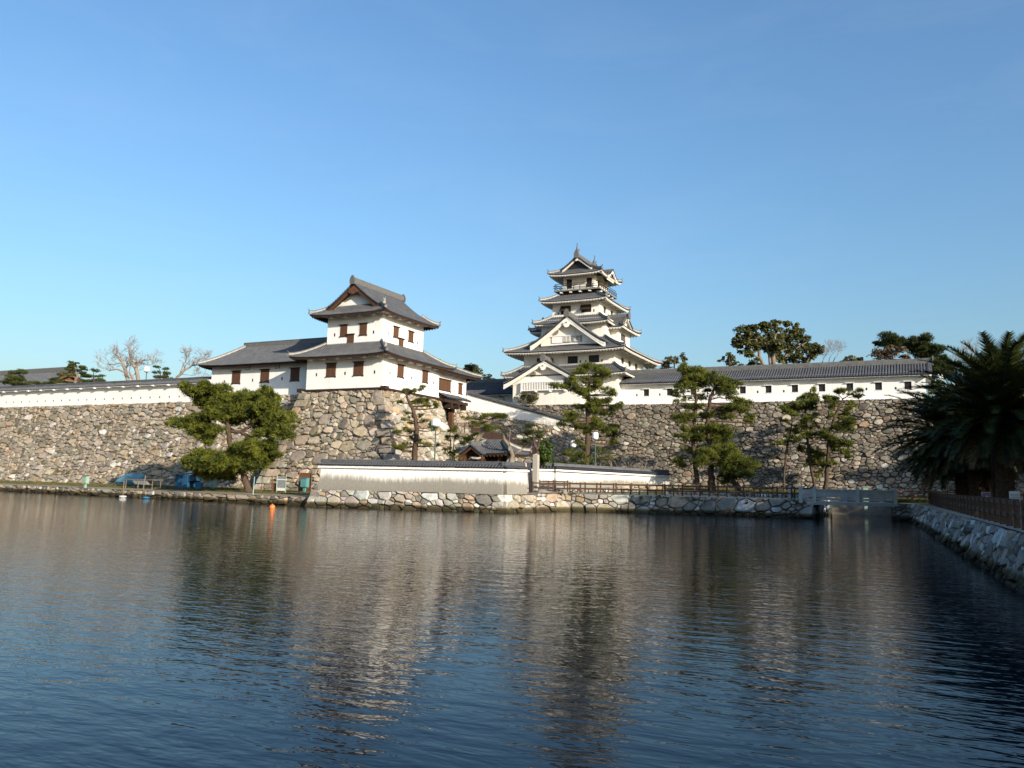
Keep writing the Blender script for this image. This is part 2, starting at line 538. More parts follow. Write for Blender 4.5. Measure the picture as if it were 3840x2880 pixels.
quad_strip('promenade', MQ, [(-36, 81), (-33, 84), (-25.5, 86.5), (-17.4, 86.5), (-8.7, 86.5)], 1.72, 1.78, 'paving')
quad_strip('lawn', [(-40, 82), (-33, 84), (-25.5, 86.5), (-17.4, 86.5), (-8.7, 86.5)], [(-40, 104), (-33, 104), (-25.5, 104), (-17.4, 104), (-8.7, 104)], 1.79, 2.5, 'grass')
RQ = [(-2.2, 84.6), (-0.4, 84.8), (0.6, 70), (1.7, 50), (2.85, 30), (4.2, 5), (5.6, -20)]
quad_strip('right_path', RQ[1:], [(9, 84.8), (9, 70), (9, 50), (9, 30), (10, 5), (11, -20)], 1.58, 1.66, 'paving')
quad_strip('right_lawn', [(9, 101), (9, 84.8), (9, 70), (9, 50), (9, 30), (10, 5), (11, -20)], [(160, 101), (160, 84.8), (160, 70), (160, 50), (160, 30), (160, 5), (160, -20)], 1.67, 1.9, 'grass')
sheet('bastion_lawn', [(-2.2, 84.7, 1.58), (9, 84.9, 1.66), (9, 101, 1.95), (-2.2, 101, 1.95)], 'grass')
sheet('channel_bank', [(-8.7, 98.6, -0.1), (-2.2, 98.6, -0.1), (-2.2, 100.8, 1.8), (-8.7, 100.8, 1.8)], 'earth_core')

# ------------------------------------------------------------------ dry-stone walls, every stone its own block
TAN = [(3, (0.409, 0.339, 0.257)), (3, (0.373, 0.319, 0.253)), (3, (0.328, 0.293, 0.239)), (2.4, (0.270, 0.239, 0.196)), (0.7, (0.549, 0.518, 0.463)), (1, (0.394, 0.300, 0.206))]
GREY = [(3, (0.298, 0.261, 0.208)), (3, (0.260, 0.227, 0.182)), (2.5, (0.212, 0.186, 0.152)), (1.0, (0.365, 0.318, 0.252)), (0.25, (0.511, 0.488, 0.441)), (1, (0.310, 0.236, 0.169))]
LIGHT = [(3, (0.476, 0.398, 0.301)), (3, (0.442, 0.384, 0.309)), (2, (0.368, 0.329, 0.274)), (2, (0.617, 0.578, 0.515)), (1.4, (0.449, 0.340, 0.231))]
QUAY = [(3, (0.432, 0.378, 0.300)), (2, (0.370, 0.339, 0.292)), (2, (0.592, 0.569, 0.530)), (1.4, (0.431, 0.330, 0.229)), (1, (0.292, 0.269, 0.230))]
QUAYD = [(2, (0.353, 0.329, 0.298)), (2, (0.277, 0.269, 0.254)), (1.5, (0.601, 0.609, 0.609)), (1, (0.384, 0.329, 0.267))]

def pick(pal, rnd):
    s = sum(w for w, _ in pal); k = rnd.random() * s
    for w, c in pal:
        k -= w
        if k <= 0:
            break
    v = rnd.uniform(0.58, 1.0)
    return tuple(min(0.8, x * v * rnd.uniform(0.96, 1.04)) for x in c)

def cells(W0, H, radii, rnd, asp=1.25, shear=0.0):
    W = W0 + abs(shear) * H * 2
    W2 = W / asp
    cap = int(W2 * H / (math.pi * radii[-1] ** 2 * 0.55)) + 400
    P = np.zeros((cap, 2)); Rr = np.zeros(cap); n = 0
    g = np.random.default_rng(rnd.randrange(1 << 30))
    for k, r in enumerate(radii):
        share = (0.22, 0.45, 0.9, 2.2, 3.0)[min(k, 4)] if k < len(radii) - 1 else 4.5
        tries = int(share * W2 * H / (math.pi * r * r) * 1.3) + 10
        Q = g.random((tries, 2)) * (W2 + 2 * r * 0.6, H + 2 * r * 0.6) - r * 0.6
        for q in Q:
            if n >= cap:
                break
            if n:
                d = np.hypot(P[:n, 0] - q[0], P[:n, 1] - q[1])
                if (d < 0.86 * (Rr[:n] + r)).any():
                    continue
            P[n] = q; Rr[n] = r * g.uniform(0.85, 1.1); n += 1
    P = P[:n]; Rr = Rr[:n]
    out = []
    rm = Rr.max()
    for i in range(n):
        d = np.hypot(P[:, 0] - P[i, 0], P[:, 1] - P[i, 1])
        near = np.argsort(d)[1:16]
        poly = [(0, 0), (W2, 0), (W2, H), (0, H)]
        xi, yi = P[i]; wi = Rr[i] ** 2
        for j in near:
            xj, yj = P[j]
            a = 2 * (xj - xi); b_ = 2 * (yj - yi)
            c_ = xj * xj + yj * yj - xi * xi - yi * yi - Rr[j] ** 2 + wi
            new = []
            L = len(poly)
            for k in range(L):
                p = poly[k]; q = poly[(k + 1) % L]
                fp = a * p[0] + b_ * p[1] - c_; fq = a * q[0] + b_ * q[1] - c_
                if fp <= 0:
                    new.append(p)
                if (fp < 0 < fq) or (fq < 0 < fp):
                    s = fp / (fp - fq)
                    new.append((p[0] + (q[0] - p[0]) * s, p[1] + (q[1] - p[1]) * s))
            poly = new
            if len(poly) < 3:
                break
        if len(poly) < 3:
            continue
        # drop tiny edges
        pp = []
        for k in range(len(poly)):
            q = poly[k]
            if not pp or math.hypot(q[0] - pp[-1][0], q[1] - pp[-1][1]) > 0.07:
                pp.append(q)
        if len(pp) < 3:
            continue
        area = 0.5 * abs(sum(pp[k][0] * pp[(k + 1) % len(pp)][1] - pp[(k + 1) % len(pp)][0] * pp[k][1] for k in range(len(pp))))
        if area < 0.012:
            continue
        pp = [(x * asp - abs(shear) * H + shear * (y - H / 2), y) for x, y in pp]
        for sg, lim in ((1, W0), (-1, 0.0)):
            new = []
            for k in range(len(pp)):
                p, q = pp[k], pp[(k + 1) % len(pp)]
                fp = sg * (p[0] - lim); fq = sg * (q[0] - lim)
                if fp <= 0:
                    new.append(p)
                if (fp < 0 < fq) or (fq < 0 < fp):
                    u_ = fp / (fp - fq)
                    new.append((lim, p[1] + (q[1] - p[1]) * u_))
            pp = new
            if len(pp) < 3:
                break
        if len(pp) < 3:
            continue
        area = 0.5 * abs(sum(pp[k][0] * pp[(k + 1) % len(pp)][1] - pp[(k + 1) % len(pp)][0] * pp[k][1] for k in range(len(pp))))
        if area < 0.012:
            continue
        out.append((pp, area))
    return out

def stone_wall(name, label, cat, patches, pal, radii, seed, mat='stone', group=None, limit=300, gap=0.02, bulge=0.12):
    rnd = random.Random(seed)
    b0 = patches[0]['B'][0]
    root = thing(name, label, cat, (b0[0], b0[1], b0[2]), group)
    stones = []
    core = MB()
    for pt in patches:
        B0, B1 = Vector(pt['B'][0]), Vector(pt['B'][1]); T0, T1 = Vector(pt['T'][0]), Vector(pt['T'][1])
        W = ((B1 - B0).length + (T1 - T0).length) / 2
        H = ((T0 - B0).length + (T1 - B1).length) / 2
        curve = pt.get('curve', 0.0)
        nrm = (B1 - B0).cross(T0 - B0).normalized()
        def S(s, t_, dep):
            u = s / W; v = t_ / H
            p = B0.lerp(B1, u).lerp(T0.lerp(T1, u), v)
            return p + nrm * (dep - curve * 4 * v * (1 - v))
        rows = []
        for i in range(7):
            rows.append([S(W * j / 8, H * i / 6, -0.22) for j in range(9)])
        core.grid(rows)
        ppal = pt.get('pal', pal)
        for poly, area in cells(W, H, pt.get('radii', radii), rnd, pt.get('asp', 1.35), pt.get('shear', rnd.choice((-0.3, 0.3)))):
            n = len(poly)
            cx = sum(p[0] for p in poly) / n; cy = sum(p[1] for p in poly) / n
            rr = math.sqrt(area / math.pi)
            bl = bulge * rnd.uniform(0.5, 1.4) * min(1.0, rr / 0.45)
            tx = rnd.uniform(-0.4, 0.4); ty = rnd.uniform(-0.42, 0.16)
            base = rnd.uniform(-0.09, 0.08) * min(1.0, rr / 0.3)
            g_ = min(gap, rr * 0.13) * rnd.uniform(0.6, 1.4)
            sh = max(0.6, 1 - g_ / max(rr * 0.85, 0.05))
            r0 = []; r1 = []; r2 = []
            for (x, y) in poly:
                dx, dy = x - cx, y - cy
                wob = rnd.uniform(0.9, 1.03); dx *= wob; dy *= wob
                r0.append(S(cx + dx * sh, cy + dy * sh, -0.25))
                r1.append(S(cx + dx * sh, cy + dy * sh, base + (dx * tx + dy * ty) * 0.35))
                k = rnd.uniform(0.68, 0.9)
                r2.append(S(cx + dx * k, cy + dy * k, base + bl + dx * tx * 0.6 + dy * ty * 0.6 + rnd.uniform(-0.02, 0.02)))
            vs = r0 + r1 + r2 + [S(cx + rnd.uniform(-.1, .1) * rr, cy + rnd.uniform(-.1, .1) * rr, base + bl * 1.12 + rnd.uniform(0, 0.03))]
            fs = []
            for k in range(n):
                j = (k + 1) % n
                fs.append((k, j, n + j, n + k))
                fs.append((n + k, n + j, 2 * n + j, 2 * n + k))
                fs.append((2 * n + k, 2 * n + j, 3 * n))
            stones.append((area * pt.get('prio', 1.0), vs, fs, pick(ppal, rnd)))
    stones.sort(key=lambda s: -s[0])
    off = OFF[root.name]
    def colour(me, cols):
        a = me.color_attributes.new('stone_colour', 'FLOAT_COLOR', 'POINT')
        a.data.foreach_set('color', cols)
    for area, vs, fs, c_ in stones[:limit]:
        me = bpy.data.meshes.new('stone')
        me.from_pydata([tuple(v - off) for v in vs], [], fs)
        me.materials.append(MATS[mat])
        colour(me, list((c_[0], c_[1], c_[2], 1.0) * len(vs)))
        link(bpy.data.objects.new('stone', me), root)
    rest = stones[limit:]
    if rest:
        m_ = MB(); cols = []
        for area, vs, fs, c_ in rest:
            m_.add([tuple(v) for v in vs], fs)
            cols.extend((c_[0], c_[1], c_[2], 1.0) * len(vs))
        o = m_.build('small_stones', mat, root, kind='stuff')
        colour(o.data, cols)
    core.build('core', 'earth_core', root)
    return root

def corner_blocks(root, bottom, top, da, db, n, seed, pal, mat='stone', long=1.5, short=1.0, thick=0.05):
    """squared quoins laid alternately along both faces of an outer corner; da and db point along the faces away from it"""
    rnd = random.Random(seed)
    off = OFF[root.name]
    bottom = Vector(bottom); top = Vector(top); da = Vector(da).normalized(); db = Vector(db).normalized()
    outa = (-da + -db)
    for i in range(n):
        p0 = bottom.lerp(top, i / n + 0.004); p1 = bottom.lerp(top, (i + 1) / n - 0.006)
        la, lb = (long, short) if i % 2 else (short, long)
        la *= rnd.uniform(0.85, 1.15); lb *= rnd.uniform(0.85, 1.15)
        e = outa * (thick * rnd.uniform(0.6, 1.2))
        ring = []
        for p in (p0, p1):
            q = p + e
            ring.append([q, q + da * la, q + da * la + db * lb, q + db * lb])
        mid = [(a + b_) / 2 + ((a + b_) / 2 - (p0 + da * la * .5 + db * lb * .5 + p1 + da * la * .5 + db * lb * .5) / 2) * 0.05 for a, b_ in zip(*ring)]
        vs = [tuple(v - off) for v in ring[0]] + [tuple(v - off) for v in mid] + [tuple(v - off) for v in ring[1]]
        fs = [(3, 2, 1, 0), (8, 9, 10, 11)]
        for k in range(4):
            j = (k + 1) % 4
            fs += [(k, j, 4 + j, 4 + k), (4 + k, 4 + j, 8 + j, 8 + k)]
        me = bpy.data.meshes.new('corner_stone')
        me.from_pydata(vs, [], fs)
        me.materials.append(MATS[mat])
        c_ = pick(pal, rnd)
        a = me.color_attributes.new('stone_colour', 'FLOAT_COLOR', 'POINT')
        a.data.foreach_set('color', list((c_[0], c_[1], c_[2], 1.0) * len(vs)))
        link(bpy.data.objects.new('corner_stone', me), root)

BIG = (0.74, 0.5, 0.32, 0.19); MED = (0.55, 0.4, 0.28, 0.18); SML = (0.42, 0.29, 0.21, 0.14)
stone_wall('stone_rampart', 'long sloping tan stone rampart below the white loopholed wall', 'stone wall',
    [dict(B=((-150, 78.4, 0.9), (-86.2, 78.4, 0.9)), T=((-150, 82.8, 12.72), (-86.2, 82.8, 12.72)), curve=0.55),
     dict(B=((-86.2, 78.4, 0.9), (-70.5, 78.3, 0.9)), T=((-86.2, 82.6, 13.2), (-67.7, 82.5, 13.2)), curve=0.55, pal=LIGHT)],
    TAN, MED, 11)
r = stone_wall('turret_base', 'battered base of big tan boulders under the two-storey corner turret', 'stone wall',
    [dict(B=((-71.4, 76.1, 0.9), (-50.8, 75.8, 0.9)), T=((-67.9, 79.7, 13.15), (-55.9, 79.7, 13.15)), curve=0.45, prio=3),
     dict(B=((-50.8, 75.8, 0.9), (-51.0, 95.5, 0.9)), T=((-55.9, 79.7, 13.15), (-55.95, 92.9, 13.15)), curve=0.5, pal=LIGHT, prio=3),
     dict(B=((-71.4, 83.5, 0.9), (-71.4, 76.1, 0.9)), T=((-67.9, 83.5, 13.15), (-67.9, 79.7, 13.15)), curve=0.45)],
    LIGHT[:2] + TAN, BIG, 12)
corner_blocks(r, (-50.75, 75.75, 0.9), (-55.9, 79.7, 13.1), (-1, 0.05, 0), (0, 1, 0), 13, 31, LIGHT + TAN)
corner_blocks(r, (-71.45, 76.05, 0.9), (-67.95, 79.65, 13.1), (1, 0, 0), (0, 1, 0), 13, 32, TAN)
stone_wall('gate_pier', 'short squared stone pier beside the dark gate opening', 'stone wall',
    [dict(B=((-60, 97.2, 8.4), (-55.6, 97.2, 8.4)), T=((-60, 97.4, 13.1), (-56.2, 97.4, 13.1)), radii=(0.8, 0.55, 0.3, 0.2)),
     dict(B=((-55.6, 97.2, 8.4), (-55.6, 100.9, 8.4)), T=((-56.2, 97.4, 13.1), (-56.2, 100.9, 13.1)), radii=(0.8, 0.55, 0.3, 0.2))],
    LIGHT, MED, 13)
stone_wall('ramp_inner_wall', 'warm tan stone wall under the descending plaster wall', 'stone wall',
    [dict(B=((-55.4, 98.9, 2.0), (-36.5, 99.8, 2.0)), T=((-56.2, 100.2, 12.55), (-40.6, 100.9, 9.75)), curve=0.15)],
    LIGHT, SML, 14)
stone_wall('footing_wall', 'brownish stone footing directly under the front gable of the keep', 'stone wall',
    [dict(B=((-50.5, 101.6, 8.5), (-38.8, 101.6, 8.5)), T=((-50.5, 102.2, 13.15), (-39.4, 102.2, 13.15)))],
    GREY, SML, 15)
stone_wall('ramp_wall', 'retaining wall of large flat stones carrying the gate ramp', 'stone wall',
    [dict(B=((-54.6, 93.0, 1.6), (-51.9, 93.0, 1.6)), T=((-54.6, 93.8, 8.9), (-51.9, 93.8, 8.9)), radii=(0.9, 0.6, 0.35, 0.2)),
     dict(B=((-51.9, 93.0, 1.6), (-36.6, 93.6, 1.8)), T=((-51.9, 93.8, 8.9), (-36.6, 93.8, 3.4)), radii=(0.9, 0.6, 0.35, 0.2))],
    LIGHT, BIG, 16)
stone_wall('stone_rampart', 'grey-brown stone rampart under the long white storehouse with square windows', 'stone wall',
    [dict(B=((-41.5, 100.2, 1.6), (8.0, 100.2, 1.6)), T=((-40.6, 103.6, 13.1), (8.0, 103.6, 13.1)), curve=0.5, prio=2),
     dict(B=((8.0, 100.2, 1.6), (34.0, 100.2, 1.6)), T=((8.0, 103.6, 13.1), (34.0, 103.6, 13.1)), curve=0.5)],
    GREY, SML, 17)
# quays
QR = (0.62, 0.48, 0.3, 0.18)
r = stone_wall('quay_wall', 'tan stone quay carrying the long stained plaster wall', 'quay wall',
    [dict(B=((-52.5, 62.95, -0.35), (-32.75, 66.15, -0.35)), T=((-52.05, 63.6, 1.6), (-33.15, 66.65, 1.6)), prio=2),
     dict(B=((-32.75, 66.15, -0.35), (-32.0, 71.6, -0.35)), T=((-33.15, 66.65, 1.6), (-32.4, 71.8, 1.6))),
     dict(B=((-52.7, 70.0, -0.35), (-52.5, 62.95, -0.35)), T=((-52.3, 70.0, 1.6), (-52.05, 63.6, 1.6)))],
    QUAY, QR, 21, 'stone_quay', bulge=0.14, gap=0.022)
corner_blocks(r, (-32.7, 66.1, -0.35), (-33.1, 66.6, 1.58), (-1, -0.16, 0), (0.1, 1, 0), 3, 34, QUAY, 'stone_quay', 1.3, 0.8)
corner_blocks(r, (-52.55, 62.9, -0.35), (-52.1, 63.55, 1.58), (1, 0.16, 0), (0, 1, 0), 3, 35, QUAY, 'stone_quay', 1.5, 0.9)
PT = []
for a, b_ in zip(MQ[:-1], MQ[1:]):
    PT.append(dict(B=((a[0], a[1] - 0.45, -0.35), (b_[0], b_[1] - 0.45, -0.35)), T=((a[0], a[1], 1.7), (b_[0], b_[1], 1.7))))
PT[-1]['pal'] = QUAYD; PT[-2]['pal'] = QUAY + QUAYD
stone_wall('quay_wall', 'rough boulder quay under the brown promenade fence', 'quay wall', PT, QUAY, (0.66, 0.5, 0.32, 0.18), 22, 'stone_quay', bulge=0.13, gap=0.02)
PT = []
for a, b_ in zip(QL[:-1], QL[1:]):
    PT.append(dict(B=((a[0], a[1] - 0.25, -0.3), (b_[0], b_[1] - 0.25, -0.3)), T=((a[0], a[1] + 0.05, 0.8), (b_[0], b_[1] + 0.05, 0.8)), asp=1.9))
stone_wall('quay_wall', 'low bank edging of flat stones below the overturned blue boat', 'quay wall', PT, TAN, (0.42, 0.3, 0.2), 23, 'stone_quay')
PT = []
for a, b_ in zip(RQ[:-1], RQ[1:]):
    PT.append(dict(B=((a[0] - 0.5, a[1], -0.35), (b_[0] - 0.5, b_[1], -0.35)), T=((a[0], a[1], 1.56), (b_[0], b_[1], 1.56)), prio=3 if 20 < a[1] < 84 else 1))
PT[0] = dict(B=((-2.2, 84.2, -0.35), (-0.7, 84.3, -0.35)), T=((-2.2, 84.6, 1.56), (-0.4, 84.8, 1.56)))
stone_wall('quay_wall', 'shaded quay of grey and white stones beside the palm path', 'quay wall', PT, QUAYD, (0.4, 0.3, 0.22, 0.15), 24, 'stone_quay', bulge=0.13, gap=0.02)
stone_wall('bridge_abutment', 'dark stone abutment under the promenade end of the bridge', 'abutment',
    [dict(B=((-8.7, 81.2, -0.35), (-8.7, 96, -0.35)), T=((-8.75, 81.2, 1.6), (-8.75, 96, 2.0)))], QUAYD, (0.6, 0.4, 0.25), 25, 'stone_quay')
stone_wall('bridge_abutment', 'dark stone abutment under the palm side end of the bridge', 'abutment',
    [dict(B=((-2.15, 96, -0.35), (-2.15, 84.6, -0.35)), T=((-2.1, 96, 1.9), (-2.1, 84.6, 1.55)))], QUAYD, (0.6, 0.4, 0.25), 26, 'stone_quay')
stone_wall('garden_wall', 'low pale stone footing of the bright plaster wall behind the fence', 'stone wall',
    [dict(B=((-37.8, 80.7, 1.7), (-34.9, 82.0, 1.7)), T=((-37.8, 80.8, 1.95), (-34.9, 82.1, 1.95)), radii=(0.3, 0.2)),
     dict(B=((-34.9, 82.0, 1.7), (-25.6, 92.9, 1.8)), T=((-34.9, 82.1, 1.95), (-25.6, 93.0, 2.9)), radii=(0.42, 0.3, 0.2))],
    LIGHT, (0.42, 0.3, 0.2), 27)
stone_wall('garden_wall', 'ankle-high row of kerb stones between promenade and lawn', 'kerb',
    [dict(B=((-24.5, 87.0, 1.7), (-9.0, 86.7, 1.7)), T=((-24.5, 87.1, 2.15), (-9.0, 86.8, 2.15)), radii=(0.34, 0.25, 0.18), asp=1.6)],
    LIGHT, (0.34, 0.25, 0.18), 28)
sheet('gate_ramp', [(-60, 94.0, 8.85), (-51.9, 94.0, 8.85), (-51.9, 99.6, 8.85), (-60, 99.6, 8.85)], 'paving')
sheet('gate_ramp', [(-51.9, 94.0, 8.84), (-36.6, 94.0, 3.35), (-36.6, 99.9, 3.35), (-51.9, 99.6, 8.84)], 'paving')

# ------------------------------------------------------------------ roofs, walls and openings
ROW_A = [math.radians(a) for a in (0, 55, 125, 180)]
def tile_row(m_, pts, side, r=0.108):
    """half-round row of cover tiles along a polyline; side is the unit vector across the row"""
    k = len(m_.v); n = len(ROW_A)
    for p in pts:
        for a in ROW_A:
            q = p + side * (math.cos(a) * r) + Vector((0, 0, math.sin(a) * r * 1.05 + 0.01))
            m_.v.append(tuple(q))
    for i in range(len(pts) - 1):
        for j in range(n - 1):
            a = k + i * n + j
            m_.f.append((a, a + 1, a + n + 1, a + n))
    m_.f.append(tuple(k + j for j in range(n)))
    m_.f.append(tuple(k + (len(pts) - 1) * n + j for j in reversed(range(n))))

def sweep_rect(m_, pts, w, h, lift=0.0):
    P = [Vector(p) for p in pts]
    k = len(m_.v)
    for i, p in enumerate(P):
        d = P[min(i + 1, len(P) - 1)] - P[max(i - 1, 0)]
        s = d.cross(Vector((0, 0, 1))).normalized()
        for a, b_ in ((-1, 0), (1, 0), (0.8, 1), (-0.8, 1)):
            m_.v.append(tuple(p + s * (a * w / 2) + Vector((0, 0, b_ * h + lift))))
    for i in range(len(P) - 1):
        for j in range(4):
            a = k + i * 4 + j; b_ = k + i * 4 + (j + 1) % 4
            m_.f.append((a, b_, b_ + 4, a + 4))
    m_.f.append((k + 3, k + 2, k + 1, k)); e = k + (len(P) - 1) * 4
    m_.f.append((e, e + 1, e + 2, e + 3))

def hip_roof(root, outer, inner, zo, zi, lift=0.45, p=1.25, th=0.12, wall=None, style='wood', sides='FRLB', row_sides='FRL', sp=0.33, raf=0.42, name='roof', ridges='0123', pan='tile_pan'):
    """skirt of four curved tiled slopes between an eave rectangle and an inner rectangle (x0, x1, y0, y1)"""
    ox0, ox1, oy0, oy1 = outer; ix0, ix1, iy0, iy1 = inner
    O = [Vector((ox0, oy0, 0)), Vector((ox1, oy0, 0)), Vector((ox1, oy1, 0)), Vector((ox0, oy1, 0))]
    I = [Vector((ix0, iy0, 0)), Vector((ix1, iy0, 0)), Vector((ix1, iy1, 0)), Vector((ix0, iy1, 0))]
    idx = {'F': 0, 'R': 1, 'B': 2, 'L': 3}
    def zf(t_, s):
        tt = max(t_, 0.0)
        return zo + (zi - zo) * (tt ** p) + lift * (1 - min(tt, 1)) ** 1.6 * abs(s) ** 4.5 - (0.03 if t_ < 0 else 0)
    top = MB(); rows = MB(); sof = MB(); rf = MB(); fas = MB()
    for S in sides:
        k = idx[S]
        Ao, Bo, Ai, Bi = O[k], O[(k + 1) % 4], I[k], I[(k + 1) % 4]
        d = (Bo - Ao).normalized()
        inn = Vector((-d.y, d.x, 0))
        if inn.dot((Ai + Bi) / 2 - (Ao + Bo) / 2) < 0:
            inn = -inn
        def pt(u, t_, dz=0.0):
            q = Ao.lerp(Bo, u).lerp(Ai.lerp(Bi, u), t_)
            return Vector((q.x, q.y, zf(t_, 2 * u - 1) + dz))
        NU = 24
        top.grid([[pt(j / NU, i / 6) for j in range(NU + 1)] for i in range(7)])
        top.grid([[pt(j / NU, 0, -0.1) for j in range(NU + 1)], [pt(j / NU, 0) for j in range(NU + 1)]])
        # fascia and soffit
        fas.grid([[pt(j / NU, 0.015, -0.1 - th) for j in range(NU + 1)], [pt(j / NU, 0.015, -0.1) for j in range(NU + 1)]])
        depth = abs((Ai - Ao).dot(inn))
        tw = 0.98
        if wall:
            wx0, wx1, wy0, wy1 = wall
            gapd = {'F': wy0 - oy0, 'R': ox1 - wx1, 'B': oy1 - wy1, 'L': wx0 - ox0}[S]
            tw = min(0.98, (gapd + 0.05) / depth)
        sof.grid([[pt(j / NU, 0.016 + (tw - 0.016) * i / 3, -0.1 - th) for j in range(NU + 1)] for i in range(4)])
        L = (Bo - Ao).length
        la = (Ai - Ao).dot(d); lb = (Bi - Ao).dot(d)
        def along(x, t_):
            a = la * t_; b_ = L + (lb - L) * t_
            if b_ - a < 1e-4:
                return 0.5
            return (x - a) / (b_ - a)
        if S in row_sides:
            n = int(L / sp)
            for i in range(n + 1):
                x = (L - n * sp) / 2 + i * sp
                tm = 1.0
                if x < la:
                    tm = min(tm, x / la)
                if x > lb:
                    tm = min(tm, (L - x) / (L - lb))
                if tm < 0.04:
                    continue
                K = max(2, int(round(6 * tm)))
                pts = []
                for q in range(K + 1):
                    t_ = -0.03 + (tm + 0.03) * q / K
                    u = min(1, max(0, along(x, max(t_, 0))))
                    c_ = Ao + d * x + inn * (t_ * depth)
                    pts.append(Vector((c_.x, c_.y, zf(t_, 2 * u - 1))))
                tile_row(rows, pts, d)
        # rafters
        n = int(L / raf)
        for i in range(n + 1):
            x = (L - n * raf) / 2 + i * raf
            t1 = tw
            if x < la:
                t1 = min(t1, x / la)
            if x > lb:
                t1 = min(t1, (L - x) / (L - lb))
            if t1 < 0.1:
                continue
            pts = []
            for t_ in (0.03, t1):
                u = min(1, max(0, along(x, t_)))
                c_ = Ao + d * x + inn * (t_ * depth)
                pts.append(Vector((c_.x, c_.y, zf(t_, 2 * u - 1) - 0.1 - th - 0.075)))
            rf.beam(pts[0], pts[1], 0.15, 0.16)
    ro = top.build(name, pan, root)
    rows.build('tile_rows', 'tile', ro, kind='stuff')
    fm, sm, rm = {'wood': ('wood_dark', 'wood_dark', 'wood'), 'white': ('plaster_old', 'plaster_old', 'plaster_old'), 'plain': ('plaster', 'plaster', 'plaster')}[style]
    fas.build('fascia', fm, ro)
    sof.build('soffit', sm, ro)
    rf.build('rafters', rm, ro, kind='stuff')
    # hip ridges
    for k in range(4):
        if str(k) not in ridges:
            continue
        m_ = MB(); m2 = MB()
        pts = []
        for i in range(9):
            t_ = 1 - i / 8
            q = O[k].lerp(I[k], t_)
            pts.append(Vector((q.x, q.y, zf(t_, 1.0) + 0.06 + (0.10 * (i / 8) ** 5))))
        sweep_rect(m_, pts, 0.24, 0.2)
        hr = m_.build('hip_ridge', 'ridge_plaster', ro)
        m2.tube([q + Vector((0, 0, 0.23)) for q in pts], 0.1, 6)
        e = pts[-1]; dd = (pts[-1] - pts[-2]).normalized()
        m2.tube([e + Vector((0, 0, 0.2)), e + dd * 0.1 + Vector((0, 0, 0.36)), e + dd * 0.22 + Vector((0, 0, 0.52))], [0.1, 0.07, 0.025], 6)
        m2.beam(e + dd * 0.02 + Vector((0, 0, 0.0)), e + dd * 0.16 + Vector((0, 0, 0.0)), 0.32, 0.3)
        m2.build('ridge_cap', 'ridge_tile', ro)
    return ro

def pendant(root, c, lat, out, r, mat):
    """carved gable pendant (gegyo): lobed plate with a boss"""
    m_ = MB()
    lat = Vector(lat); out = Vector(out)
    prof = [(0, 1.25), (.35, 1.05), (.62, .8), (1.05, .95), (1.0, .45), (1.2, .15), (.95, -.05), (.85, -.45), (.5, -.75), (0, -.85)]
    poly = [(a, b_) for a, b_ in prof] + [(-a, b_) for a, b_ in reversed(prof[1:-1])]
    P = [Vector(c) + lat * (a * r) + Vector((0, 0, b_ * r)) for a, b_ in poly]
    m_.prism(P, out * 0.12)
    o = m_.build('pendant', mat, root)
    b_ = MB()
    cc = Vector(c) + Vector((0, 0, r * 0.75)) + out * 0.12
    b_.tube([cc, cc + out * 0.1], r * 0.2, 8)
    b_.build('boss', 'wood_dark', o)
    return o

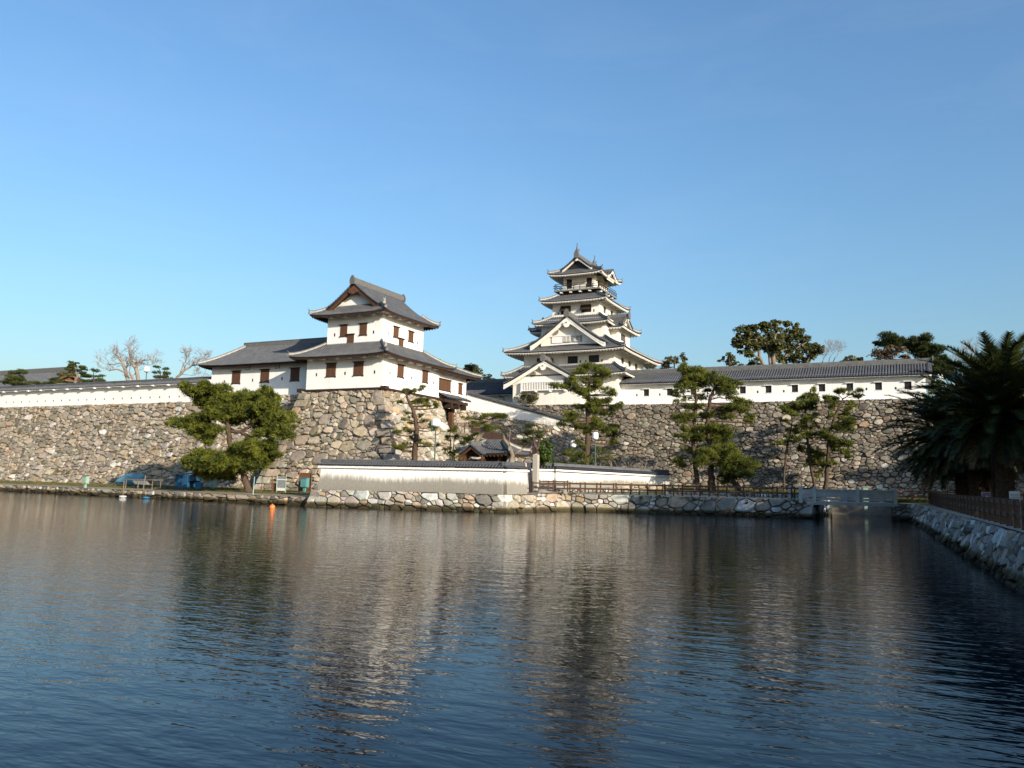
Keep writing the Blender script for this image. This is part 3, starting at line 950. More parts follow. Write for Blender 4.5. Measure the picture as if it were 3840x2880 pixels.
def gable(root, o2, axis, hw, zb, za, L, p=1.18, setback=0.7, bw=0.5, board='plaster_old', wallm='plaster_old', soff='plaster_old', sp=0.33, both=False, ridge_h=0.5, pend=0.0, rows=True, name='gable_roof', ornament=True, flare=0.0, wall_frac=1.0):
    """gabled roof whose front verge is centred at o2 (x, y); axis is the 2D unit vector pointing out of the gable"""
    A = Vector((axis[0], axis[1], 0)); T = Vector((-axis[1], axis[0], 0))
    o = Vector((o2[0], o2[1], 0))
    def pt(sg, a, b_, dz=0.0):
        z = zb + (za - zb) * (1 - a) ** p + flare * a ** 6
        q = o + T * (sg * hw * a) - A * b_
        return Vector((q.x, q.y, z + dz))
    top = MB(); und = MB(); rw = MB()
    N = 10
    for sg in (-1, 1):
        top.grid([[pt(sg, i / N, b_) for i in range(N + 1)] for b_ in (0, L)])
        top.grid([[pt(sg, i / N, 0, -0.12) for i in range(N + 1)], [pt(sg, i / N, 0) for i in range(N + 1)]])
        top.grid([[pt(sg, 1, 0, -0.12), pt(sg, 1, L, -0.12)], [pt(sg, 1, 0), pt(sg, 1, L)]])
        und.grid([[pt(sg, i / N, b_, -0.2) for i in range(N + 1)] for b_ in (0.05, L - 0.05)])
        if rows:
            n = int((L - 0.4) / sp)
            for i in range(n + 1):
                b_ = 0.42 + i * sp
                if b_ > L - 0.1:
                    break
                tile_row(rw, [pt(sg, 1.0 - j / 7 * 0.97, b_) for j in range(8)], A)
        for b_ in (0.06, 0.26):
            rw.tube([pt(sg, 1 - j / 9, b_, 0.08) for j in range(10)], 0.1, 6)
        # short verge tiles laid across the edge
        n = int(hw * 1.15 / 0.36)
        for i in range(n):
            a = (i + 0.5) / n
            q = pt(sg, a, -0.05, 0.1)
            rw.tube([q, q - A * 0.42], 0.1, 6)
    ro = top.build(name, 'tile_pan', root)
    rw.build('tile_rows', 'tile', ro, kind='stuff')
    und.build('soffit', soff, ro)
    ends = [0.0, L] if both else [0.0]
    for e in ends:
        sgn = 1 if e == 0 else -1
        for sg in (-1, 1):
            m_ = MB()
            up = [pt(sg, i / N, e + sgn * 0.1, -0.14) for i in range(N + 1)]
            lo = []
            for i in range(N + 1):
                a = i / N
                lo.append(pt(sg, a, e + sgn * 0.1, -0.14 - bw * (1.0 - 0.25 * math.sin(a * math.pi))))
            k = len(m_.v)
            n = N + 1
            for l_ in (up, lo):
                for q in l_:
                    m_.v.append(tuple(q))
            for l_ in (up, lo):
                for q in l_:
                    m_.v.append(tuple(q - A * (sgn * 0.14)))
            for i in range(N):
                m_.f += [(i, i + 1, n + i + 1, n + i), (2 * n + i, 3 * n + i, 3 * n + i + 1, 2 * n + i + 1),
                         (i, 2 * n + i, 2 * n + i + 1, i + 1), (n + i, n + i + 1, 3 * n + i + 1, 3 * n + i)]
            m_.f.append((N, 2 * n + N, 3 * n + N, n + N))
            bb = m_.build('bargeboard', board, root)
            # moulding line on the board
            m2 = MB()
            m2.tube([pt(sg, i / N * 0.98, e - sgn * 0.02 + sgn * 0.1, -0.2 - bw * 0.28) for i in range(N + 1)], 0.045, 5)
            m2.build('moulding', board, bb)
        w = MB()
        poly = []
        for i in range(N, -1, -1):
            poly.append(pt(-1, i / N * wall_frac, e + sgn * setback, -0.16))
        for i in range(1, N + 1):
            poly.append(pt(1, i / N * wall_frac, e + sgn * setback, -0.16))
        if abs(wall_frac - 1) > 1e-3:
            poly = [q for q in poly]
            q0 = poly[0].copy(); q0.z = zb - 0.1; q1 = poly[-1].copy(); q1.z = zb - 0.1
            poly = [q0] + poly + [q1]
        w.add([tuple(q) for q in poly] + [tuple(o + Vector((0, 0, zb)) - A * (e + sgn * setback))], [tuple((i, i + 1, len(poly))) for i in range(len(poly) - 1)])
        w.build('gable_wall', wallm, root)
        if pend and e == 0:
            c_ = o + A * 0.02 + Vector((0, 0, za - bw - pend * 1.5))
            pendant(root, c_, T, A, pend, board)
    if ridge_h:
        m_ = MB(); m2 = MB()
        z = za
        a = o + A * 0.12 + Vector((0, 0, z + ridge_h / 2 - 0.05)); b_ = o - A * (L + 0.12) + Vector((0, 0, z + ridge_h / 2 - 0.05))
        m_.beam(a, b_, 0.36, ridge_h)
        rg = m_.build('ridge', 'ridge_tile', ro)
        m2.tube([a + Vector((0, 0, ridge_h / 2 + 0.04)), b_ + Vector((0, 0, ridge_h / 2 + 0.04))], 0.15, 7)
        m2.build('ridge_cap', 'ridge_tile', ro)
        if ornament:
            for q, sg in ((a, 1), (b_, -1)):
                m3 = MB()
                poly = [(-.34, -.45), (.34, -.45), (.4, 0), (.3, .35), (.16, .58), (0, .68), (-.16, .58), (-.3, .35), (-.4, 0)]
                m3.prism([q + A * (sg * 0.02) + T * x + Vector((0, 0, z_)) for x, z_ in poly], A * (sg * 0.14))
                m3.build('ridge_end_tile', 'ridge_tile', ro)
    return ro

def holed(m_, face, pos, u0, u1, z0, z1, holes, depth=0.22):
    """plane facing F (-y), R (+x), L (-x) or B (+y) with rectangular recesses; holes are (u0, u1, z0, z1)"""
    us = sorted({u0, u1, *[h[0] for h in holes], *[h[1] for h in holes]})
    zs = sorted({z0, z1, *[h[2] for h in holes], *[h[3] for h in holes]})
    def P(u, z, d):
        return {'F': (u, pos + d, z), 'R': (pos - d, u, z), 'L': (pos + d, u, z), 'B': (u, pos - d, z)}[face]
    flip = face in 'BL'
    def q(a, b_, c_, d):
        k = len(m_.v)
        m_.v.extend([a, b_, c_, d])
        m_.f.append((k + 3, k + 2, k + 1, k) if flip else (k, k + 1, k + 2, k + 3))
    for i in range(len(us) - 1):
        for j in range(len(zs) - 1):
            um = (us[i] + us[i + 1]) / 2; zm = (zs[j] + zs[j + 1]) / 2
            if any(h[0] < um < h[1] and h[2] < zm < h[3] for h in holes):
                continue
            q(P(us[i], zs[j], 0), P(us[i + 1], zs[j], 0), P(us[i + 1], zs[j + 1], 0), P(us[i], zs[j + 1], 0))
    for a, b_, c_, d in holes:
        q(P(a, c_, 0), P(a, c_, depth), P(b_, c_, depth), P(b_, c_, 0))
        q(P(a, d, depth), P(a, d, 0), P(b_, d, 0), P(b_, d, depth))
        q(P(a, c_, depth), P(a, c_, 0), P(a, d, 0), P(a, d, depth))
        q(P(b_, c_, 0), P(b_, c_, depth), P(b_, d, depth), P(b_, d, 0))

def fbox(face, pos, u0, u1, z0, z1, d0, d1, m_=None):
    """box on a wall plane, from d0 to d1 metres in front of it (negative is inside)"""
    m_ = m_ or MB()
    if face == 'F':
        m_.box(u0, u1, pos - d1, pos - d0, z0, z1)
    elif face == 'R':
        m_.box(pos + d0, pos + d1, u0, u1, z0, z1)
    elif face == 'L':
        m_.box(pos - d1, pos - d0, u0, u1, z0, z1)
    else:
        m_.box(u0, u1, pos + d0, pos + d1, z0, z1)
    return m_

def storey(root, x0, x1, y0, y1, z0, z1, mat, F=(), R=(), L=(), name='wall'):
    """four plastered walls; F, R, L list openings as (u0, u1, z0, z1, panel material or None)"""
    m_ = MB()
    holed(m_, 'F', y0, x0, x1, z0, z1, [h[:4] for h in F])
    holed(m_, 'R', x1, y0, y1, z0, z1, [h[:4] for h in R])
    holed(m_, 'L', x0, y0, y1, z0, z1, [h[:4] for h in L])
    holed(m_, 'B', y1, x0, x1, z0, z1, [])
    m_.add([(x0, y0, z1), (x1, y0, z1), (x1, y1, z1), (x0, y1, z1)], [(0, 1, 2, 3)])
    o = m_.build(name, mat, root)
    for face, pos, hs in (('F', y0, F), ('R', x1, R), ('L', x0, L)):
        for h in hs:
            if len(h) > 4 and h[4]:
                small = (h[1] - h[0]) < 0.5
                fbox(face, pos, h[0] - 0.03, h[1] + 0.03, h[2] - 0.03, h[3] + 0.03, -0.26, -0.04 if small else -0.14).build('loophole' if small else 'window', h[4], root)
    return o

def shutter(root, face, pos, u0, u1, z0, z1, n=4):
    m_ = MB()
    w = (u1 - u0) / n
    for i in range(n):
        fbox(face, pos, u0 + i * w + 0.008, u0 + (i + 1) * w - 0.008, z0, z1, 0.0, 0.06 + 0.012 * (i % 2), m_)
    s = m_.build('window', 'wood', root)
    fbox(face, pos, u0 - 0.12, u1 + 0.12, z1, z1 + 0.1, 0.0, 0.2).build('hood', 'wood_dark', s)
    m2 = fbox(face, pos, u0 - 0.04, u1 + 0.04, z0 - 0.06, z0, 0.0, 0.1)
    fbox(face, pos, u0 - 0.05, u0 + 0.03, z0 - 0.13, z0 + 0.05, 0.0, 0.12, m2)
    fbox(face, pos, u1 - 0.03, u1 + 0.05, z0 - 0.13, z0 + 0.05, 0.0, 0.12, m2)
    m2.build('sill', 'wood_dark', s)
    return s

def lp(u, z, w=0.26, h=0.4, m_='wood_dark'):
    return (u - w / 2, u + w / 2, z - h / 2, z + h / 2, m_)

def brackets(root, face, pos, us, z, d, mat, w=0.4, h=0.24):
    for u in us:
        m_ = MB()
        fbox(face, pos, u - w / 2, u + w / 2, z - h / 2, z + h / 2, 0.0, d, m_)
        m_.build('bracket', mat, root)

# ------------------------------------------------------------------ corner turret
t = thing('corner_turret', 'two-storey white corner turret with brown plank shutters and grey hipped roofs', 'turret', (-62, 86, 13.15))
storey(t, -67.5, -56.2, 80.0, 92.8, 13.35, 18.2, 'plaster',
       F=[lp(-66.0, 15.23), lp(-61.68, 15.23), lp(-57.38, 15.23)], R=[lp(81.55, 15.25), lp(86.24, 15.26), lp(91.46, 15.24)], name='lower_wall')
storey(t, -65.4, -57.2, 81.0, 90.2, 18.0, 23.0, 'plaster', F=[lp(-64.3, 20.24), lp(-58.48, 20.25)], R=[lp(82.26, 20.23), lp(88.92, 20.16)], name='upper_wall')
for u0, u1, z0, z1 in ((-64.45, -63.03, 14.92, 16.5), (-60.37, -58.95, 14.92, 16.5)):
    shutter(t, 'F', 80.0, u0, u1, z0, z1)
for u0, u1 in ((83.04, 84.37), (88.67, 89.98)):
    shutter(t, 'R', -56.2, u0, u1, 15.02, 16.5)
for u0, u1, z0, z1 in ((-63.4, -62.36, 19.99, 21.36), (-60.48, -59.42, 19.99, 21.36), (-62.3, -61.3, 19.0, 20.14)):
    shutter(t, 'F', 81.0, u0, u1, z0, z1, 3)
for u0, u1, z0, z1 in ((83.34, 84.46, 20.0, 21.3), (86.67, 87.8, 20.0, 21.3), (84.56, 85.6, 19.0, 20.02)):
    shutter(t, 'R', -57.2, u0, u1, z0, z1, 3)
m = MB(); m.box(-68.1, -55.7, 79.55, 93.0, 13.1, 13.36); m.build('sill_beam', 'wood_dark', t)
for x, y in ((-68.1, 79.55), (-55.7, 79.55)):
    m = MB(); m.box(x - 0.35, x + 0.35, y - 0.1, y + 0.7, 13.08, 13.5); m.build('beam_end', 'wood_dark', t)
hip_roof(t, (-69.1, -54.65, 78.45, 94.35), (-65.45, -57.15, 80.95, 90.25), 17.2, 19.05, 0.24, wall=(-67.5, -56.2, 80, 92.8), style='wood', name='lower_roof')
brackets(t, 'F', 80.0, [-66.6 + i * 2.0 for i in range(6)], 17.05, 0.9, 'plaster')
brackets(t, 'R', -56.2, [80.9 + i * 2.1 for i in range(6)], 17.05, 0.9, 'plaster')
m = MB(); m.box(-68.2, -55.5, 79.3, 93.5, 17.28, 17.42); m.build('eave_plate', 'plaster', t)
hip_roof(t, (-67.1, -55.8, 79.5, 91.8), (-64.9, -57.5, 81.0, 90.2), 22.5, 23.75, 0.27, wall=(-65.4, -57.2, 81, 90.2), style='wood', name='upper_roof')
m = MB(); m.box(-66.0, -56.6, 80.4, 90.8, 22.55, 22.68); m.build('eave_plate', 'plaster', t)
brackets(t, 'F', 81.0, [-64.6 + i * 2.1 for i in range(4)], 22.35, 0.7, 'plaster')
brackets(t, 'R', -57.2, [82.0 + i * 2.1 for i in range(4)], 22.35, 0.7, 'plaster')
gable(t, (-61.2, 80.25), (0, -1), 3.75, 23.6, 26.4, 10.7, setback=0.95, bw=0.6, board='wood', wallm='plaster', soff='wood_dark', both=True, ridge_h=0.6, pend=0.0, wall_frac=0.8, name='top_roof')
m = MB(); m.prism([(-62.0, 80.2, 25.25), (-61.7, 80.2, 25.7), (-61.2, 80.2, 25.95), (-60.7, 80.2, 25.7), (-60.4, 80.2, 25.25), (-61.2, 80.2, 25.0)], (0, 0.1, 0)); m.build('pendant', 'wood_red', t)
for z, px, py in ((18.3, -55.2, 79.0), (23.75, -56.4, 80.05)):      # finials on the near hips
    m = MB(); m.lathe((px, py, z - 0.35), [(0.22, 0), (0.26, 0.2), (0.12, 0.35), (0.18, 0.5), (0.05, 0.65)], 8)
    m.tube([(px - .12, py, z + .45), (px - .16, py, z + .3), (px, py, z + .2), (px + .16, py, z + .3), (px + .12, py, z + .45)], 0.035, 5)
    m.build('finial', 'ridge_plaster', t)

# wing west of the turret
t = thing('storehouse_wing', 'low white storehouse wing running back from the turret with three shutters', 'storehouse', (-78, 85, 13.2))
storey(t, -86.2, -67.3, 82.7, 91.0, 13.15, 18.0, 'plaster', F=[lp(-83.86, 15.27), lp(-78.83, 15.3), lp(-73.81, 15.35)])
for u0 in (-82.43, -77.43, -72.4):
    shutter(t, 'F', 82.7, u0, u0 + 1.46, 14.97, 16.6)
for u0 in (-80.1, -75.05):
    m = fbox('F', 82.7, u0, u0 + 0.75, 16.72, 17.28, 0.0, 0.05); w = m.build('vent', 'wood_dark', t)
    fbox('F', 82.7, u0 + 0.06, u0 + 0.69, 16.8, 16.98, 0.05, 0.07).build('vent_panel', 'plaster', w)
    fbox('F', 82.7, u0 + 0.06, u0 + 0.69, 17.04, 17.22, 0.05, 0.07).build('vent_panel', 'plaster', w)
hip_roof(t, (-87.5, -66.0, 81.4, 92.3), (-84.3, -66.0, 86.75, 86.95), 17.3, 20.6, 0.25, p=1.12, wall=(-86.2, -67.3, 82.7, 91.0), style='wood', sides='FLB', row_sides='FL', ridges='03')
m = MB(); m.box(-84.6, -66.3, 86.65, 87.05, 20.5, 21.1); m.build('ridge', 'ridge_tile', t)
m = MB(); m.tube([(-84.65, 86.85, 21.15), (-66.3, 86.85, 21.15)], 0.15, 7); m.build('ridge_cap', 'tile', t)

# gatehouse east of the turret
t = thing('gatehouse', 'white gatehouse with a wide plank window above a small tiled canopy', 'gatehouse', (-59, 96.6, 13.2))
m = MB()
holed(m, 'R', -56.35, 92.6, 100.4, 13.25, 17.6, [lp(97.12, 14.8)[:4]])
holed(m, 'F', 92.6, -63, -56.35, 13.25, 17.6, [])
holed(m, 'B', 100.4, -63, -56.35, 13.25, 17.6, [])
m.build('wall', 'plaster', t)
fbox('R', -56.35, 96.95, 97.29, 14.55, 15.05, -0.26, -0.04).build('loophole', 'wood_dark', t)
shutter(t, 'R', -56.35, 92.85, 96.1, 14.55, 16.0, 7)
shutter(t, 'R', -56.35, 98.2, 99.24, 14.55, 15.95, 3)
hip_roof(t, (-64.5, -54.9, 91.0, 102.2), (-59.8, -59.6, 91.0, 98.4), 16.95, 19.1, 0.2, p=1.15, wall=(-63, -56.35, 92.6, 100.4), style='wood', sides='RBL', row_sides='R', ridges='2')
m = MB(); m.box(-59.9, -59.5, 91.0, 98.6, 19.0, 19.5); m.build('ridge', 'ridge_tile', t)
# canopy over the gate, beams and posts
m = MB()
rows = MB()
m.grid([[(-56.3, 92.9, 14.1), (-56.3, 98.1, 14.1)], [(-55.0, 92.9, 13.55), (-55.0, 99.6, 13.55)]])
m.grid([[(-56.3, 92.9, 13.95), (-56.3, 98.1, 13.95)], [(-55.0, 92.9, 13.4), (-55.0, 99.6, 13.4)]])
m.grid([[(-55.0, 92.9, 13.4), (-55.0, 99.6, 13.4)], [(-55.0, 92.9, 13.55), (-55.0, 99.6, 13.55)]])
can = m.build('canopy', 'tile_pan', t)
for i in range(20):
    y = 93.05 + i * 0.33
    tile_row(rows, [Vector((-54.97, y, 13.56)), Vector((-55.6, min(y, 99), 13.83)), Vector((-56.3, min(y, 98.1), 14.12))], Vector((0, 1, 0)))
rows.build('tile_rows', 'tile', can, kind='stuff')
m = MB(); m.box(-57.2, -55.3, 93.0, 99.2, 12.9, 13.3); m.build('gate_beam', 'wood_dark', t)
for y in (94.6, 96.4, 98.2):
    m = MB(); m.box(-56.3, -55.1, y - 0.2, y + 0.2, 12.2, 12.9); m.build('beam_end', 'wood_dark', t)
for y in (95.5, 97.3):
    m = MB(); m.box(-56.28, -56.15, y - 0.28, y + 0.28, 12.25, 12.85); m.build('infill_panel', 'plaster', t)
for y in (93.6, 97.0):
    m = MB(); m.box(-56.9, -56.3, y - 0.3, y + 0.3, 8.85, 12.9); m.build('gate_post', 'wood_red', t)
m = MB(); m.box(-61, -60.8, 92.5, 98, 8.85, 13); m.build('gate_leaf', 'wood_dark', t)
m = fbox('R', -56.3, 97.6, 100.4, 12.0, 13.3, 0.0, 0.12); m.build('side_wall', 'plaster', t)

# ------------------------------------------------------------------ castle keep
t = thing('castle_keep', 'tall five-tier white castle keep with stacked grey roofs and curved gables', 'castle', (-42.75, 111.2, 13.1))
PO = 'plaster_old'; WD = 'window_dark'
def dlp(u, z):
    return lp(u, z, 0.22, 0.34, WD)
storey(t, -50.2, -35.3, 103.8, 118.6, 13.1, 18.2, PO, name='ground_wall')
storey(t, -49.45, -36.1, 104.5, 117.9, 17.8, 21.6, PO,
       F=[(-47.5, -46.0, 18.98, 19.95, WD), (-42.86, -41.32, 18.98, 20.0, WD), (-39.76, -38.22, 18.98, 20.0, WD), dlp(-40.94, 19.2), dlp(-40.15, 19.2), dlp(-37.83, 19.2)],
       R=[(107.5, 108.85, 19.13, 20.02, 'window_shutter_grey'), (110.6, 111.94, 19.13, 20.02, 'window_shutter_grey'), (113.64, 115.0, 19.13, 20.02, 'window_shutter_grey'),
          dlp(107.06, 19.25), dlp(109.37, 19.25), dlp(110.08, 19.25), dlp(112.43, 19.25), dlp(113.14, 19.25), dlp(115.43, 19.28)], name='second_wall')
storey(t, -47.65, -38.05, 106.3, 116.1, 21.6, 25.6, PO, name='third_wall')
storey(t, -46.4, -39.25, 107.3, 114.6, 25.4, 28.9, PO,
       F=[(-45.1, -43.58, 26.52, 27.66, WD), (-42.03, -40.5, 26.6, 27.68, WD), dlp(-40.12, 26.77), dlp(-45.5, 26.71)],
       R=[(108.85, 110.12, 26.7, 27.7, 'window_shutter_grey'), (111.9, 113.2, 26.9, 27.7, 'window_shutter_grey')], name='fourth_wall')
storey(t, -45.2, -40.42, 108.3, 114.0, 29.2, 33.2, PO, F=[(-44.72, -43.87, 30.45, 31.84, WD), (-41.67, -40.82, 30.45, 31.84, WD)],
       R=[(109.6, 110.6, 30.45, 31.8, WD)], name='top_wall')
# propped shutters of the fourth storey
for u0 in (-45.1, -42.03):
    m = MB(); m.prism([(u0, 107.28, 27.68), (u0 + 1.5, 107.28, 27.68), (u0 + 1.5, 106.75, 26.85), (u0, 106.75, 26.85)], (0, -0.06, 0.03)); m.build('propped_shutter', 'wood_dark', t)
# roofs, bottom to top
hip_roof(t, (-51.75, -33.75, 102.3, 120.1), (-49.5, -36.05, 104.45, 117.95), 17.2, 18.7, 0.15, wall=(-50.2, -35.3, 103.8, 118.6), style='white', th=0.1, name='first_roof')
hip_roof(t, (-51.6, -33.95, 102.4, 119.9), (-47.7, -38.0, 106.25, 116.15), 20.5, 22.75, 0.2, wall=(-49.45, -36.1, 104.5, 117.9), style='white', th=0.12, name='second_roof')
hip_roof(t, (-48.35, -37.15, 104.95, 117.45), (-46.45, -39.2, 107.25, 114.65), 24.8, 26.15, 0.16, wall=(-47.65, -38.05, 106.3, 116.1), style='white', th=0.1, name='third_roof')
hip_roof(t, (-47.75, -37.8, 105.85, 116.2), (-45.8, -39.8, 107.7, 114.6), 28.2, 29.35, 0.18, wall=(-46.4, -39.25, 107.3, 114.6), style='white', th=0.1, name='fourth_roof')
hip_roof(t, (-46.85, -38.75, 106.65, 115.25), (-44.75, -40.75, 108.05, 113.9), 32.2, 33.3, 0.25, wall=(-45.2, -40.42, 108.3, 114.0), style='white', th=0.1, name='top_roof')
for z, rect, us in ((20.55, ('F', 104.5), [-48.4 + 1.9 * i for i in range(7)]), (20.55, ('R', -36.1), [105.6 + 1.95 * i for i in range(7)]),
                    (28.2, ('F', 107.3), [-45.9 + 1.55 * i for i in range(5)]), (28.2, ('R', -39.25), [107.9 + 1.5 * i for i in range(5)]),
                    (17.2, ('R', -35.3), [104.4 + 1.5 * i for i in range(3)])):
    brackets(t, rect[0], rect[1], us, z, 1.0, PO, 0.26, 0.22)
# gables
gable(t, (-42.75, 107.25), (0, -1), 2.25, 33.15, 34.85, 7.4, setback=0.55, bw=0.36, board=PO, wallm=WD, soff=PO, both=True, ridge_h=0.4, pend=0.16, name='top_gable', wall_frac=0.7)
gable(t, (-42.4, 103.0), (0, -1), 5.5, 21.6, 25.45, 4.6, setback=1.1, bw=0.72, board=PO, wallm=PO, soff=PO, ridge_h=0.5, pend=0.42, name='great_gable', wall_frac=0.78)
gable(t, (-45.05, 101.35), (0, -1), 6.0, 16.1, 19.25, 4.6, setback=1.0, bw=0.62, board=PO, wallm=PO, soff=PO, ridge_h=0.45, pend=0.38, name='entrance_gable', wall_frac=0.86, p=1.12)
storey(t, -50.05, -40.05, 102.4, 104.2, 13.1, 16.6, PO, name='entrance_wall')
# lattice bay over the entrance
m = MB(); m.box(-48.67, -41.94, 101.95, 102.4, 16.2, 16.34); m.box(-48.67, -41.94, 101.95, 102.4, 15.08, 15.2)
m.box(-48.67, -48.52, 101.95, 102.4, 15.2, 16.2); m.box(-42.09, -41.94, 101.95, 102.4, 15.2, 16.2); lat = m.build('lattice_window', 'plaster', t)
m = MB(); m.box(-48.5, -42.1, 102.25, 102.36, 15.2, 16.2); m.build('opening', WD, lat)
src = None
for i in range(26):
    x = -48.36 + i * 0.245
    if src is None:
        m = MB(); m.box(x - 0.055, x + 0.055, 101.98, 102.08, 15.2, 16.2); src = m.build('bar', 'plaster', lat); x_0 = x
    else:
        o = inst(src, lat, (x - x_0 + OFF[t.name].x, OFF[t.name].y, OFF[t.name].z))
for i in range(4):
    x = -48.55 + i * 2.15
    m = MB(); m.box(x - 0.14, x + 0.14, 101.9, 102.4, 14.86, 15.08); m.build('support', 'plaster', lat)
# lattice windows of the great gable
for u0, u1 in ((-43.29, -42.07), (-41.76, -40.56)):
    m = MB(); m.box(u0, u1, 103.98, 104.06, 21.9, 22.72); w = m.build('gable_window', WD, t)
    for i in range(6):
        x = u0 + (i + 0.5) * (u1 - u0) / 6
        m = MB(); m.box(x - 0.03, x + 0.03, 103.9, 103.98, 21.9, 22.72); m.build('bar', 'plaster', w)
for u0, u1 in ((-45.0, -43.4), (-40.5, -38.9)):
    m = MB(); m.box(u0, u1, 103.98, 104.06, 21.85, 22.78); m.build('gable_panel', 'plaster', t)
m = MB(); m.box(-45.1, -38.8, 103.9, 104.08, 22.74, 22.82); m.build('gable_rail', 'plaster', t)
# flared stone-drop skirt at the corner
m = MB(); m.prism([(-39.0, 103.78, 13.95), (-39.0, 103.05, 13.1), (-39.0, 103.78, 13.1)], (3.75, 0, 0)); o = m.build('flared_skirt', PO, t)
for i in range(4):
    m = MB(); m.box(-38.7 + i * 0.95, -38.25 + i * 0.95, 103.45, 103.78, 13.62, 13.98); m.build('skirt_block', PO, o)
# side bays of the third storey
for sx, nm in ((1, 'side_bay'), (-1, 'side_bay')):
    xw = -38.05 if sx > 0 else -47.65
    xo = xw + sx * 1.15
    m = MB()
    hs = [(109.6, 111.9, 22.75, 23.75)] if sx > 0 else []
    holed(m, 'R' if sx > 0 else 'L', xo, 108.6, 113.6, 21.5, 25.0, hs)
    holed(m, 'F', 108.6, min(xw, xo), max(xw, xo), 21.5, 25.0, [])
    holed(m, 'B', 113.6, min(xw, xo), max(xw, xo), 21.5, 25.0, [])
    b_ = m.build(nm, PO, t)
    if sx > 0:
        fbox('R', xo, 109.57, 111.93, 22.72, 23.78, -0.26, -0.13).build('window', 'window_shutter_grey', b_)
    if sx > 0:
        hip_roof(t, (-38.6, xo + 1.2, 107.3, 114.9), (-38.6, xo + 0.05, 108.9, 113.3), 24.3, 25.1, 0.2, wall=(xw, xo, 108.6, 113.6), style='white', th=0.1, sides='FRB', row_sides='FR', ridges='12', name='bay_roof')
        gable(t, (xo + 0.55, 111.1), (1, 0), 2.3, 24.95, 26.35, 3.2, setback=0.5, bw=0.3, board=PO, wallm=PO, soff=PO, ridge_h=0.35, pend=0.14, name='bay_gable', wall_frac=0.75)
    else:
        hip_roof(t, (xo - 1.2, -47.1, 107.3, 114.9), (xo - 0.05, -47.1, 108.9, 113.3), 24.3, 25.1, 0.2, wall=(xo, xw, 108.6, 113.6), style='white', th=0.1, sides='FLB', row_sides='FL', ridges='03', name='bay_roof')
        gable(t, (xo - 0.55, 111.1), (-1, 0), 2.3, 24.95, 26.35, 3.2, setback=0.5, bw=0.3, board=PO, wallm=PO, soff=PO, ridge_h=0.35, pend=0.14, name='bay_gable', wall_frac=0.75)
# undulating karahafu on the right eave of the top roof
def kara(a):
    return 0.95 * (math.cos(a * math.pi) * 0.5 + 0.5) ** 1.4
m = MB(); m2 = MB(); rw = MB()
ys = [110.95 + 2.0 * (i / 16 - 0.5) * 2 for i in range(17)]
top_ = [[(x, y, 32.2 + kara((y - 110.95) / 2.0)) for y in ys] for x in (-41.0, -38.55)]
m.grid(top_)
ka = m.build('cusped_gable_roof', 'tile_pan', t)
for q in range(7):
    x = -41.0 + q * 0.4
    tile_row(rw, [Vector((x, y, 32.22 + kara((y - 110.95) / 2.0))) for y in ys], Vector((1, 0, 0)))
rw.build('tile_rows', 'tile', ka, kind='stuff')
for x0, dz, h in ((-38.6, 0.0, 0.24), (-38.7, -0.24, 0.16)):
    poly = [Vector((x0, y, 32.2 + kara((y - 110.95) / 2.0) + dz)) for y in ys] + [Vector((x0, y, 32.2 + kara((y - 110.95) / 2.0) + dz - h)) for y in reversed(ys)]
    k = MB(); n = len(ys)
    k.add([tuple(p) for p in poly[:n]] + [tuple(p) for p in reversed(poly[n:])], [(i, i + 1, n + i + 1, n + i) for i in range(n - 1)])
    k.add([tuple(p + Vector((-0.12, 0, 0))) for p in poly[:n]] + [tuple(p + Vector((-0.12, 0, 0))) for p in reversed(poly[n:])], [(n + i, n + i + 1, i + 1, i) for i in range(n - 1)])
    k.build('cusped_board', PO, ka)
m = MB(); m.prism([(-39.0, y, 32.15 + kara((y - 110.95) / 2.0) - 0.3) for y in ys[2:-2]] + [(-39.0, ys[-3], 31.7), (-39.0, ys[2], 31.7)], (-0.1, 0, 0)); m.build('cusped_wall', PO, ka)
m = MB(); m.beam((-38.5, 110.95, 33.3), (-40.6, 110.95, 33.3), 0.26, 0.3); m.build('ridge', 'ridge_tile', ka)
# balcony
m = MB(); m.box(-46.25, -39.35, 107.4, 114.95, 29.93, 30.06); m.build('balcony_floor', 'wood_dark', t)
m = MB(); m.box(-46.28, -39.32, 107.36, 107.42, 29.9, 30.1); m.box(-39.36, -39.3, 107.42, 114.95, 29.9, 30.1); m.build('balcony_edge', 'metal_grey', t)
m = MB(); m.box(-45.6, -39.9, 107.95, 114.4, 29.2, 29.93); m.build('balcony_base', 'wood_dark', t)
brackets(t, 'F', 107.95, [-45.2 + 1.45 * i for i in range(4)], 29.75, 0.5, PO, 0.34, 0.16)
brackets(t, 'R', -39.9, [108.6 + 1.6 * i for i in range(4)], 29.75, 0.5, PO, 0.34, 0.16)
for z, r_, ex in ((30.42, 0.035, 0.28), (30.74, 0.04, 0.28), (31.02, 0.03, 0.0)):
    for a, b_ in (((-46.15 - ex, 107.5, z), (-39.45 + ex, 107.5, z)), ((-39.45, 107.5 - ex, z), (-39.45, 114.85 + ex, z)), ((-46.15, 107.5 - ex, z), (-46.15, 114.85 + ex, z))):
        m = MB(); m.beam(a, b_, r_ * 2, r_ * 2); m.build('railing_bar', 'wood_dark', t)
for i in range(8):
    x = -46.15 + i * 6.7 / 7
    m = MB(); m.box(x - 0.04, x + 0.04, 107.46, 107.54, 30.06, 30.8 if 0 < i < 7 else 30.98); m.build('railing_post', 'wood_dark', t)
for i in range(1, 9):
    y = 107.5 + i * 7.35 / 8
    m = MB(); m.box(-39.49, -39.41, y - 0.04, y + 0.04, 30.06, 30.8); m.build('railing_post', 'wood_dark', t)
